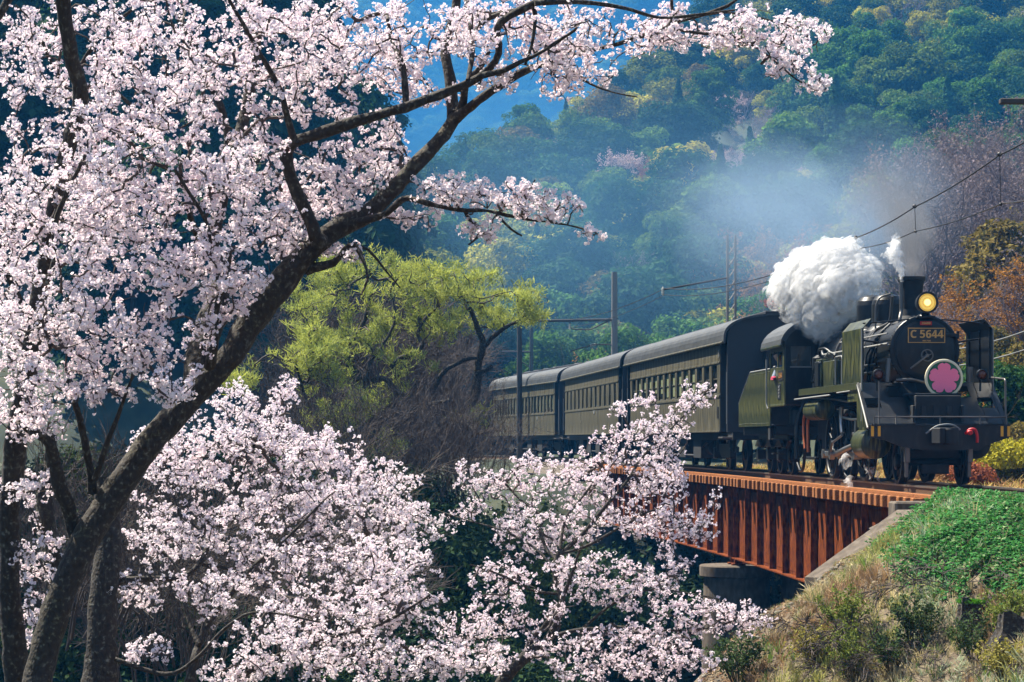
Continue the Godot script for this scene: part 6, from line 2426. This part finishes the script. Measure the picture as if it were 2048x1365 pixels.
	for chain in t.chains:
		for k in range(1, chain.size()):
			if t.radius(chain[k], 0.006) > 0.03:
				continue
			if rng.randf() < 0.5:
				continue
			for j in 2:
				var q: Vector3 = t.p[chain[k]] + jitter(0.10)
				var i := rng.randi_range(0, 2)
				var s := rng.randf_range(0.7, 1.5)
				where[i].append(Transform3D(Basis(Vector3.UP, rng.randf() * TAU).rotated(Vector3.RIGHT, rng.randfn() * 0.35).scaled(Vector3(s, s, s)), q))
				var c := Color(0.55, 0.58, 0.14).lerp(Color(0.36, 0.42, 0.12), rng.randf())
				tint[i].append(c * rng.randf_range(0.8, 1.15))
	for i in 3:
		many("foliage", sp[i], M.leaf, where[i], tint[i], o)
	# brown leafless thicket behind and below it
	var b := MB.new()
	b.col = Color(8.5, 8.0, 4.6)
	for k in 5:
		var an := k * 1.3
		bare_crown(b, Vector3(cos(an) * 0.3, -0.2, sin(an) * 0.3), Vector3(cos(an) * 0.5, 1.0, sin(an) * 0.5).normalized(), 1.5, 0.028, 4, 0.06)
	var bush := b.mesh()
	var proto: Node3D = null
	for k in 54:
		var d := rng.randf_range(70.0, 90.0)
		var x := rng.randf_range(560.0, 900.0)
		var p := at(x, rng.randf_range(840.0, 960.0) if k % 3 else rng.randf_range(760.0, 860.0), d)
		var s := rng.randf_range(0.7, 1.25)
		var label := "brown leafless thicket bush " + ("behind the willow trunks" if x > 740.0 else "under the left side of the willow")
		if proto == null:
			proto = thing("thicket_bush", label, "bush", p, 0.0, "leafless bushes round the willow")
			part("branches", bush, M.twig, proto)
		else:
			copy_of(proto, p, rng.randf() * TAU, Vector3(s, s, s), label)
	for k in 15:
		var p := at(rng.randf_range(600.0, 980.0), rng.randf_range(980.0, 1060.0), rng.randf_range(58.0, 64.0))
		p.y = maxf(p.y, height(p.x, -p.z) - 0.2)
		var s := rng.randf_range(0.5, 0.9)
		copy_of(proto, p, rng.randf() * TAU, Vector3(s, s, s), "tan leafless scrub bush " + ("at the foot of the willow" if k % 2 else "below the rear carriage"), "leafless bushes round the willow")
	# bare undergrowth behind the mossy trunks
	for k in 26:
		var d := rng.randf_range(29.0, 44.0)
		var p := at(rng.randf_range(-20.0, 760.0), rng.randf_range(1230.0, 1400.0), d)
		var s := rng.randf_range(0.45, 0.8)
		copy_of(proto, p, rng.randf() * TAU, Vector3(s, s, s), "bare grey undergrowth bush " + ("between the mossy trunks at the lower left" if seen_at(p).x < 260.0 else "under the lower left blossom"), "bare undergrowth below the blossom")

func steam_field(p: Vector3, lobes: Array) -> float:
	var s := 0.0
	for a in lobes:
		var d: float = p.distance_to(a[0]) / a[1]
		if d < 2.2:
			s += exp(-3.2 * (d * d - 1.0))
	var f := log(maxf(s, 1e-4)) / 3.2
	return f + 0.30 * fine.get_noise_3dv(p * 1.5) + 0.12 * fine.get_noise_3dv(p * 4.2 + Vector3(7, 0, 0)) + 0.05 * fine.get_noise_3dv(p * 10.0)

func cloud_surface(lobes: Array, cell: float) -> ArrayMesh:
	# surface nets: one vertex in each cell the surface crosses, one quad round each crossed edge
	var lo := Vector3.ONE * 1e9
	var hi := -lo
	for a in lobes:
		lo = lo.min(a[0] - Vector3.ONE * a[1] * 1.5)
		hi = hi.max(a[0] + Vector3.ONE * a[1] * 1.5)
	var n := Vector3i(((hi - lo) / cell).ceil()) + Vector3i.ONE
	var f := PackedFloat32Array()
	f.resize(n.x * n.y * n.z)
	for k in n.z:
		for j in n.y:
			for i in n.x:
				f[(k * n.y + j) * n.x + i] = steam_field(lo + Vector3(i, j, k) * cell, lobes)
	var of_cell := {}
	var v := PackedVector3Array()
	var nor := PackedVector3Array()
	var idx := PackedInt32Array()
	var stride := [1, n.x, n.x * n.y]
	for k in n.z - 1:
		for j in n.y - 1:
			for i in n.x - 1:
				var base := (k * n.y + j) * n.x + i
				var inside := 0
				var sum := Vector3()
				var hits := 0
				var corners := []
				for c in 8:
					corners.append(f[base + (c & 1) + (n.x if c & 2 else 0) + (stride[2] if c & 4 else 0)])
					if corners[c] > 0.0:
						inside += 1
				if inside == 0 or inside == 8:
					continue
				for c in 8:
					for b in 3:
						if c & (1 << b):
							continue
						var e := c | (1 << b)
						if (corners[c] > 0.0) != (corners[e] > 0.0):
							var t: float = corners[c] / (corners[c] - corners[e])
							var p := Vector3(c & 1, (c >> 1) & 1, (c >> 2) & 1)
							p[b] += t
							sum += p
							hits += 1
				var g := Vector3()
				for c in 8:
					g += corners[c] * Vector3((c & 1) * 2 - 1, ((c >> 1) & 1) * 2 - 1, ((c >> 2) & 1) * 2 - 1)
				of_cell[base] = v.size()
				v.append(lo + (Vector3(i, j, k) + sum / hits) * cell)
				nor.append(-g.normalized())
	for k in range(1, n.z - 1):
		for j in range(1, n.y - 1):
			for i in range(1, n.x - 1):
				var base := (k * n.y + j) * n.x + i
				for b in 3:
					var here := f[base] > 0.0
					if here == (f[base + stride[b]] > 0.0):
						continue
					var s1: int = stride[(b + 1) % 3]
					var s2: int = stride[(b + 2) % 3]
					if not (of_cell.has(base) and of_cell.has(base - s1) and of_cell.has(base - s2) and of_cell.has(base - s1 - s2)):
						continue
					var q := [of_cell[base], of_cell[base - s1], of_cell[base - s1 - s2], of_cell[base - s2]]
					if (v[q[1]] - v[q[0]]).cross(v[q[2]] - v[q[0]]).dot(nor[q[0]] + nor[q[1]] + nor[q[2]]) > 0.0:
						q.reverse()
					idx.append_array(PackedInt32Array([q[0], q[1], q[2], q[0], q[2], q[3]]))
	var s := []
	s.resize(Mesh.ARRAY_MAX)
	s[Mesh.ARRAY_VERTEX] = v
	s[Mesh.ARRAY_NORMAL] = nor
	s[Mesh.ARRAY_INDEX] = idx
	var m := ArrayMesh.new()
	m.add_surface_from_arrays(Mesh.PRIMITIVE_TRIANGLES, s)
	return m

func steam_and_smoke() -> void:
	var o := thing("steam_cloud", "billowing bright white steam over the cab and boiler", "steam")
	o.set_meta("kind", "stuff")
	# lobes: [x, y, radius in pixels, distance]
	var lobes := [[1690, 522, 36, 50.5], [1722, 552, 30, 50.2], [1655, 532, 38, 50.8], [1622, 542, 36, 51.2], [1590, 562, 36, 51.4], [1630, 575, 42, 50.8], [1680, 572, 42, 50.3], [1722, 588, 24, 50.0], [1572, 590, 24, 51.6], [1605, 612, 28, 51.2], [1650, 615, 32, 50.6], [1690, 606, 24, 50.2], [1622, 640, 20, 51.0], [1640, 656, 13, 50.8], [1668, 634, 16, 50.4], [1562, 578, 16, 51.6]]
	var balls := []
	for a in lobes:
		balls.append([at(a[0], a[1], a[3]), a[2] / FOCAL * a[3] * 0.9])
	var core := cloud_surface(balls, 0.045)
	part("steam_core", core, M.steam, o).set_meta("kind", "stuff")
	# the thin torn edge of it: scraps of vapour
	var scrap := MB.new()
	for j in 3:
		for k in 10:
			var pt := func(i: int, w: int) -> Vector3:
				var an := TAU * (w % 10) / 10.0
				var rr := i / 3.0 * (1.0 + 0.3 * sin(an * 3.0 + 1.0))
				return Vector3(cos(an) * rr, 0.5 * (1.0 - rr * rr), -sin(an) * rr)
			var q := [pt.call(j, k), pt.call(j + 1, k), pt.call(j + 1, k + 1), pt.call(j, k + 1)]
			var nn := []
			for p in q:
				nn.append((p + Vector3(0, 0.4, 0)).normalized())
			scrap.smooth(q[0], q[1], q[2], q[3], nn[0], nn[1], nn[2], nn[3])
	var veil := []
	var pale := PackedColorArray()
	var verts: PackedVector3Array = core.surface_get_arrays(0)[Mesh.ARRAY_VERTEX]
	var norms: PackedVector3Array = core.surface_get_arrays(0)[Mesh.ARRAY_NORMAL]
	var breath := FogMaterial.new()
	breath.albedo = Color(1, 1, 1)
	breath.density = 0.45
	for a in balls:
		var v := FogVolume.new()
		v.name = "steam_breath"
		v.shape = RenderingServer.FOG_VOLUME_SHAPE_ELLIPSOID
		v.size = Vector3(2.5, 2.2, 2.6) * a[1]
		v.material = breath
		o.add_child(v, true)
		v.position = a[0] + Vector3(-0.05, 0.05, 0.15)
	for k in 1500:
		var i := rng.randi_range(0, verts.size() - 1)
		var s := rng.randf_range(0.06, 0.20)
		var y := (norms[i] + Vector3(-0.3, 0.6, -0.2) + jitter(0.5)).normalized()
		var x := y.cross(on_ball()).normalized()
		veil.append(Transform3D(Basis(x, y, x.cross(y)).scaled(Vector3(s, s, s)), verts[i] + norms[i] * absf(rng.randfn()) * 0.09))
		pale.append(Color.WHITE)
	# thin wisps: from the whistle pipe by the chimney, and about the wheels
	for w in [[1802, 558, 1786, 500, 10.0, 45.2, 70], [1790, 530, 1797, 484, 9.0, 45.2, 50], [1690, 958, 1704, 972, 9.0, 45.0, 10], [1728, 938, 1770, 958, 12.0, 44.6, 10], [1680, 905, 1700, 925, 8.0, 45.0, 6]]:
		for k in int(w[6]):
			var t := rng.randf()
			var d: float = w[5]
			var r: float = w[4] / FOCAL * d
			var s := rng.randf_range(0.03, 0.09) * (0.6 + 0.8 * t)
			veil.append(Transform3D(Basis(on_ball(), rng.randf() * TAU).scaled(Vector3(s, s * 1.5, s)), at(lerpf(w[0], w[2], t) + sin(t * 5.0) * 6.0, lerpf(w[1], w[3], t), d) + jitter(r * 0.35 * (0.5 + t))))
			pale.append(Color.WHITE)
	many("steam_veil", scrap.mesh(), M.steam_veil, veil, pale, o)
	# smoke: banks of thin haze with depth
	var blue := FogMaterial.new()
	blue.albedo = lin(0.44, 0.64, 0.90)
	blue.density = 0.015
	var thin := FogMaterial.new()
	thin.albedo = lin(0.26, 0.58, 0.95)
	thin.density = 0.001
	var dark := FogMaterial.new()
	dark.albedo = lin(0.30, 0.31, 0.34)
	dark.density = 0.35
	var sm_o := thing("smoke_trail", "grey blue smoke trailing from the chimney across the hillside", "smoke")
	sm_o.set_meta("kind", "stuff")
	var fog := func(c: Vector3, size: Vector3, f: FogMaterial, tilt := 0.0) -> void:
		var v := FogVolume.new()
		v.name = "smoke_puff"
		v.shape = RenderingServer.FOG_VOLUME_SHAPE_ELLIPSOID
		v.size = size
		v.material = f
		sm_o.add_child(v, true)
		v.position = c
		v.rotation.z = tilt
	var dark2 := dark.duplicate() as FogMaterial
	dark2.density = 0.2
	var dark3 := dark.duplicate() as FogMaterial
	dark3.density = 0.09
	for k in 48:
		var t := pow(k / 47.0, 1.1)
		var x := lerpf(1826, 1770, t * t) + rng.randf_range(-26, 26) * (0.35 + t * 1.5)
		var y := lerpf(550, 360, t) + rng.randf_range(-12, 12) * t
		var s := lerpf(0.32, 1.0, t) * rng.randf_range(0.7, 1.3)
		fog.call(at(x, y, 45.4 + t * 4.0 + rng.randf_range(-0.3, 0.3)), Vector3(s, s * 1.15, s), dark if t < 0.45 else dark2 if t < 0.75 else dark3, rng.randf_range(-0.5, 0.5))
	for k in 44:
		var t := rng.randf()
		var x := lerpf(1800, 1440, t) + rng.randf_range(-60, 60)
		var y := lerpf(400, 440, t) + rng.randf_range(-80, 80)
		var s := rng.randf_range(1.2, 3.2) * lerpf(0.8, 1.4, t)
		fog.call(at(x, y, lerpf(50.0, 78.0, t)), Vector3(s * 1.4, s, s * 1.4), blue, rng.randf_range(-0.5, 0.5))
	for k in 18:
		var t := k / 17.0
		var x := lerpf(1480, 880, t) + rng.randf_range(-60, 60)
		var y := lerpf(460, 400, t) + rng.randf_range(-80, 80)
		var s := rng.randf_range(10.0, 22.0)
		fog.call(at(x, y, lerpf(100.0, 175.0, t)), Vector3(s * 1.4, s * 0.8, s), thin, rng.randf_range(-0.3, 0.3))
	# the haze that fills the far end of the valley
	var valley := FogMaterial.new()
	valley.albedo = lin(0.09, 0.42, 0.92)
	valley.density = 0.0006
	var mist := thing("valley_haze", "blue haze filling the far valley beyond the forested spur", "haze")
	mist.set_meta("kind", "stuff")
	for a in [[860, 300, 680, 150], [1000, 180, 740, 160], [1180, 60, 740, 140], [700, 200, 720, 160], [880, 420, 640, 100]]:
		var v := FogVolume.new()
		v.name = "haze_bank"
		v.shape = RenderingServer.FOG_VOLUME_SHAPE_ELLIPSOID
		v.size = Vector3(a[3], a[3] * 0.7, a[3] * 1.3)
		v.material = valley
		mist.add_child(v, true)
		v.position = at(a[0], a[1], a[2])

# ---------------------------------------------------------------- plants on the near bank
func on_bank(x: float, d: float) -> Vector3:
	return Vector3(x, height(x, d), -d)

func bank_hit(x: float, y: float) -> Vector3:      # where the sight line through a picture point meets the near bank
	var d := 20.0
	while d < 39.0:
		var p := at(x, y, d)
		if p.y < height(p.x, d):
			return Vector3(p.x, height(p.x, d), -d)
		d += 0.05
	return on_bank((x - 1024.0) / FOCAL * 38.0, 38.0)

func bank_plants() -> void:
	var ivy := MB.new()
	var pts := [Vector2(0, -0.1), Vector2(0.42, -0.3), Vector2(0.5, 0.15), Vector2(0.22, 0.28), Vector2(0, 0.72), Vector2(-0.22, 0.28), Vector2(-0.5, 0.15), Vector2(-0.42, -0.3)]
	for k in 8:
		var a: Vector2 = pts[k]
		var b: Vector2 = pts[(k + 1) % 8]
		ivy.tri(Vector3(0, 0.06, 0.05), Vector3(a.x, -absf(a.x) * 0.25, -a.y), Vector3(b.x, -absf(b.x) * 0.25, -b.y))
	var ivy_mesh := ivy.mesh()
	var where := []
	var tint := PackedColorArray()
	var tries := 0
	while where.size() < 24000 and tries < 300000:
		tries += 1
		var d := rng.randf_range(26.0, 37.6)
		var x := rng.randf_range(3.4, 9.4)
		var p := on_bank(x, d)
		var s := seen_at(p)
		var n := bumps.get_noise_2d(x * 9.0 + 5.0, d * 9.0) * 90.0 + rng.randfn() * 34.0
		# the ivy sheet: right of a ragged slanting edge and above the dry grass
		var left_edge := 1900.0 - (s.y - 1010.0) * 0.9 + n
		var low_edge := 1150.0 + (s.x - 1740.0) * 0.16 + n * 0.5
		if s.x < left_edge or s.y > low_edge or x - track(d) > -1.6 or bumps.get_noise_2d(x * 16.0, d * 16.0) < -0.42:
			continue
		var size := rng.randf_range(0.03, 0.07)
		var b := Basis(Vector3.UP, rng.randf() * TAU)
		b = Basis(Vector3(1, 0, 0).rotated(Vector3.UP, rng.randf() * TAU), rng.randf_range(0.0, 1.0)) * b
		where.append(Transform3D(b.scaled(Vector3(size, size, size)), p + Vector3(0, rng.randf_range(0.0, 0.17), 0)))
		var g := rng.randf_range(0.45, 1.35)
		tint.append(Color(0.05 * g, 0.19 * g, 0.045 * g) if rng.randf() < 0.86 else Color(0.19 * g, 0.27 * g, 0.12 * g))
	var ivy_o := many("ivy_cover", ivy_mesh, M.leaf, where, tint)
	ivy_o.set_meta("label", "glossy green ivy carpeting the bank beside the track")
	print("ivy ", where.size())
	# dry grass, straw and litter
	var tufts := [tuft(0.16, 12, 0.005), tuft(0.26, 14, 0.0045), tuft(0.11, 10, 0.006)]
	for i in 3:
		where = []
		tint = PackedColorArray()
		for k in 6500:
			var d := rng.randf_range(22.5, 37.4)
			var x := rng.randf_range(crest(d) - 0.7, 9.0)
			if x - track(d) > -1.8:
				continue
			var p := on_bank(x, d)
			var s := seen_at(p)
			if s.x > 2110.0 or s.y > 1460.0:
				continue
			var inside := s.x > 1865.0 - (s.y - 1010.0) * 0.9 and s.y < 1150.0 + (s.x - 1740.0) * 0.16
			if inside and rng.randf() < 0.75:
				continue
			var n := bumps.get_noise_2d(x * 6.0, d * 6.0 + 40.0)
			var z := rng.randf_range(0.5, 1.25) * (0.3 if x < crest(d) + 0.55 else 0.6 if x < crest(d) + 1.0 else 1.0)
			var b := Basis(Vector3(cos(rng.randf() * TAU), 0, sin(rng.randf() * TAU)).normalized(), rng.randf_range(0.0, 0.9)) * Basis(Vector3.UP, rng.randf() * TAU)
			where.append(Transform3D(b.scaled(Vector3(z, z, z)), p))
			var g := rng.randf_range(0.6, 1.3)
			var c := Color(0.50, 0.42, 0.26)
			if n > 0.12:
				c = Color(0.40, 0.39, 0.15)
			if n < -0.18:
				c = Color(0.33, 0.22, 0.13)
			if s.x > 1800.0 and n > -0.05 and rng.randf() < 0.6:
				c = Color(0.40, 0.46, 0.33)
			if rng.randf() < 0.16:
				c = Color(0.13, 0.21, 0.05)
			tint.append(c * g)
		many("dry_grass", tufts[i], M.leaf, where, tint)
	# fallen leaves and stones along the crest
	var lf := MB.new()
	lf.quad(Vector3(-0.5, 0, 0), Vector3(0, 0.12, 0.28), Vector3(0.5, 0.05, 0), Vector3(0, 0.1, -0.28))
	where = []
	tint = PackedColorArray()
	for k in 9000:
		var d := rng.randf_range(27.0, 37.6)
		var x := crest(d) + absf(rng.randfn()) * 0.8 - 0.35
		if x - track(d) > -1.6:
			continue
		var z := rng.randf_range(0.025, 0.075)
		where.append(Transform3D(Basis(on_ball(), rng.randf() * 0.9).rotated(Vector3.UP, rng.randf() * TAU).scaled(Vector3(z, z, z)), on_bank(x, d) + Vector3(0, 0.015, 0)))
		var g := rng.randf_range(0.5, 1.4)
		tint.append([Color(0.26, 0.13, 0.07), Color(0.33, 0.22, 0.13), Color(0.20, 0.15, 0.10), Color(0.38, 0.30, 0.20)][rng.randi_range(0, 3)] * g)
	many("leaf_litter", lf.mesh(), M.leaf, where, tint)
	var stone := MB.new()
	stone.ball(Vector3(), Vector3.ONE, 5, 7, Basis(), fine, 0.6, 1.5)
	where = []
	tint = PackedColorArray()
	for k in 1800:
		var d := rng.randf_range(30.0, 37.8)
		var x := crest(d) + rng.randfn() * 0.45 - 0.1
		if k % 3 == 0:
			d = rng.randf_range(24.0, 38.0)
			x = track(d) + rng.randf_range(-1.75, -0.75)
		var z := rng.randf_range(0.012, 0.045)
		where.append(Transform3D(Basis(on_ball(), rng.randf() * TAU).scaled(Vector3(z, z * 0.7, z)), on_bank(x, d) + Vector3(0, (0.0 if k % 3 else 0.02), 0)))
		var g := rng.randf_range(0.6, 1.3)
		tint.append(Color(g, g * 0.95, g * 0.88))
	var sm_mat := M.concrete.duplicate() as StandardMaterial3D
	sm_mat.vertex_color_use_as_albedo = true
	many("gravel", stone.mesh(), sm_mat, where, tint)
	# leafy shrubs in the grass
	var shrub := func(tone: Color, leaves: int, tall: float, wide: float) -> Array:
		var st := MB.new()
		var lv := MB.new()
		for k in 26:
			var a := rng.randf() * TAU
			var e := Vector3(cos(a) * wide * rng.randf(), tall * rng.randf_range(0.5, 1.0), sin(a) * wide * rng.randf())
			var q := PackedVector3Array([Vector3(cos(a), 0, sin(a)) * 0.04, e * 0.5 + Vector3(0, tall * 0.12, 0) + jitter(0.02), e])
			st.tube(q, PackedFloat32Array([0.006, 0.004, 0.002]), 3, false)
			for j in leaves / 26:
				var t := rng.randf_range(0.3, 1.0)
				var c := q[0].lerp(q[1], t * 2.0) if t < 0.5 else q[1].lerp(q[2], t * 2.0 - 1.0)
				var g := tone * rng.randf_range(0.5, 1.4)
				lv.col = Color(g.r, g.g, g.b)
				face(lv, c + jitter(0.03), (on_ball() + Vector3(0, 0.7, 0)).normalized(), 0.019 * rng.randf_range(0.6, 1.5), rng.randf() * TAU)
		return [st.mesh(), lv.mesh()]
	var sorts := [[shrub.call(Color(0.17, 0.21, 0.05), 1500, 0.75, 0.5), "olive leaved shrub"], [shrub.call(Color(0.30, 0.27, 0.07), 1100, 0.5, 0.4), "yellowing shrub"], [shrub.call(Color(0.07, 0.11, 0.045), 1500, 0.7, 0.45), "dark green shrub"]]
	var places := [[1690, 1290, 0, 30.5], [1830, 1300, 2, 29.0], [1620, 1330, 1, 30.6], [1700, 1365, 0, 28.5], [1780, 1350, 2, 28.4], [1950, 1330, 2, 27.6], [2020, 1290, 0, 28.2], [2010, 1370, 1, 27.0], [1480, 1380, 2, 30.5]]
	var spot := ["nearest the crest of the bank", "below the bridge abutment", "in the middle of the dry grass", "at the lower edge of the picture", "beside the mossy stump", "under the ivy edge"]
	var first := {}
	for k in places.size():
		var a: Array = places[k]
		var p := bank_hit(a[0], a[1]) - Vector3(0, 0.03, 0)
		var s := rng.randf_range(0.75, 1.15)
		var label: String = sorts[a[2]][1] + " " + (spot[3] if a[1] > 1340 else spot[1] if a[0] < 1680 else spot[5] if a[1] < 1250 else spot[4] if a[0] > 1900 else spot[2])
		if not first.has(a[2]):
			var o := thing("bank_shrub", label, "shrub", p, 0.0, "shrubs on the near bank")
			part("stems", sorts[a[2]][0][0], M.twig, o)
			part("foliage", sorts[a[2]][0][1], M.leaf, o)
			first[a[2]] = o
		else:
			copy_of(first[a[2]], p, rng.randf() * TAU, Vector3(s, s, s), label)
	# tangles of dry bramble stems
	var br := MB.new()
	br.col = Color(8.0, 7.0, 5.4)
	for k in 7:
		var an := k * 0.9
		bare_crown(br, Vector3(cos(an) * 0.1, 0, sin(an) * 0.1), Vector3(cos(an), 0.9, sin(an)).normalized(), 0.42, 0.006, 3, -0.10)
	var tangle := br.mesh()
	var proto: Node3D = null
	for k in 11:
		var px := rng.randf_range(1480.0, 2080.0)
		var py := rng.randf_range(1175.0, 1380.0)
		if px < 1500.0 + (1330.0 - py) * 1.0:
			continue
		var label := "pale tangle of dry bramble stems " + ("round the stumps" if px > 1880.0 else "in the middle of the dry grass" if px > 1680.0 else "near the crest of the bank")
		var z := rng.randf_range(0.6, 1.2)
		if proto == null:
			proto = thing("dry_bramble", label, "bramble", bank_hit(px, py), 0.0, "dry brambles on the near bank")
			part("stems", tangle, M.twig, proto)
		else:
			copy_of(proto, bank_hit(px, py), rng.randf() * TAU, Vector3(z, z * 0.8, z), label)
	# stumps
	for a in [[1765.0, 1222.0, 30.4, 0.15, "cut mossy tree stump in the dry grass"], [2036.0, 1250.0, 29.4, 0.2, "pale weathered stump split open at the right border"]]:
		var p := bank_hit(a[0] + (180.0 if a[0] < 1900.0 else 0.0), a[1] + 30.0)
		var o := thing("tree_stump", a[4], "stump", p, 0.4, "stumps on the near bank")
		var m := MB.new()
		var r: float = a[3]
		var rim := []
		for j in 20:
			var an := TAU * j / 20.0
			var k := 1.0 + 0.16 * sin(an * 5.0) + 0.08 * sin(an * 9.0)
			rim.append([Vector3(cos(an) * r * 1.7 * k, -0.1, sin(an) * r * 1.7 * k), Vector3(cos(an) * r * 1.1 * k, 0.1, sin(an) * r * 1.1 * k), Vector3(cos(an) * r * k, 0.26 + 0.05 * sin(an * 3.0), sin(an) * r * k)])
		for j in 20:
			var q: Array = rim[j]
			var w: Array = rim[(j + 1) % 20]
			for i in 2:
				m.facing([q[i], w[i], w[i + 1], q[i + 1]], Vector3(0, q[i].y, 0))
			m.facing([q[2], w[2], Vector3(0, 0.22, 0)], Vector3(0, 0, 0))
		m.col = Color(2.4, 2.2, 1.9)
		for k in m.c.size():
			m.c[k] = Color(2.4, 2.2, 1.9) if a[0] > 1900.0 else Color(1.6, 1.4, 1.1)
		part("wood", m, M.bark, o)
		if a[0] < 1900.0:
			var ws := []
			var tn := PackedColorArray()
			for k in 500:
				var an := rng.randf() * TAU
				var rr := r * sqrt(rng.randf())
				ws.append(Transform3D(Basis(on_ball(), rng.randf()).scaled(Vector3.ONE * 0.35), Vector3(cos(an) * rr, 0.24, sin(an) * rr)))
				tn.append(Color(0.10, 0.30, 0.02) * rng.randf_range(0.6, 1.3))
			many("moss", tuft(0.16, 6, 0.006), M.leaf, ws, tn, o)
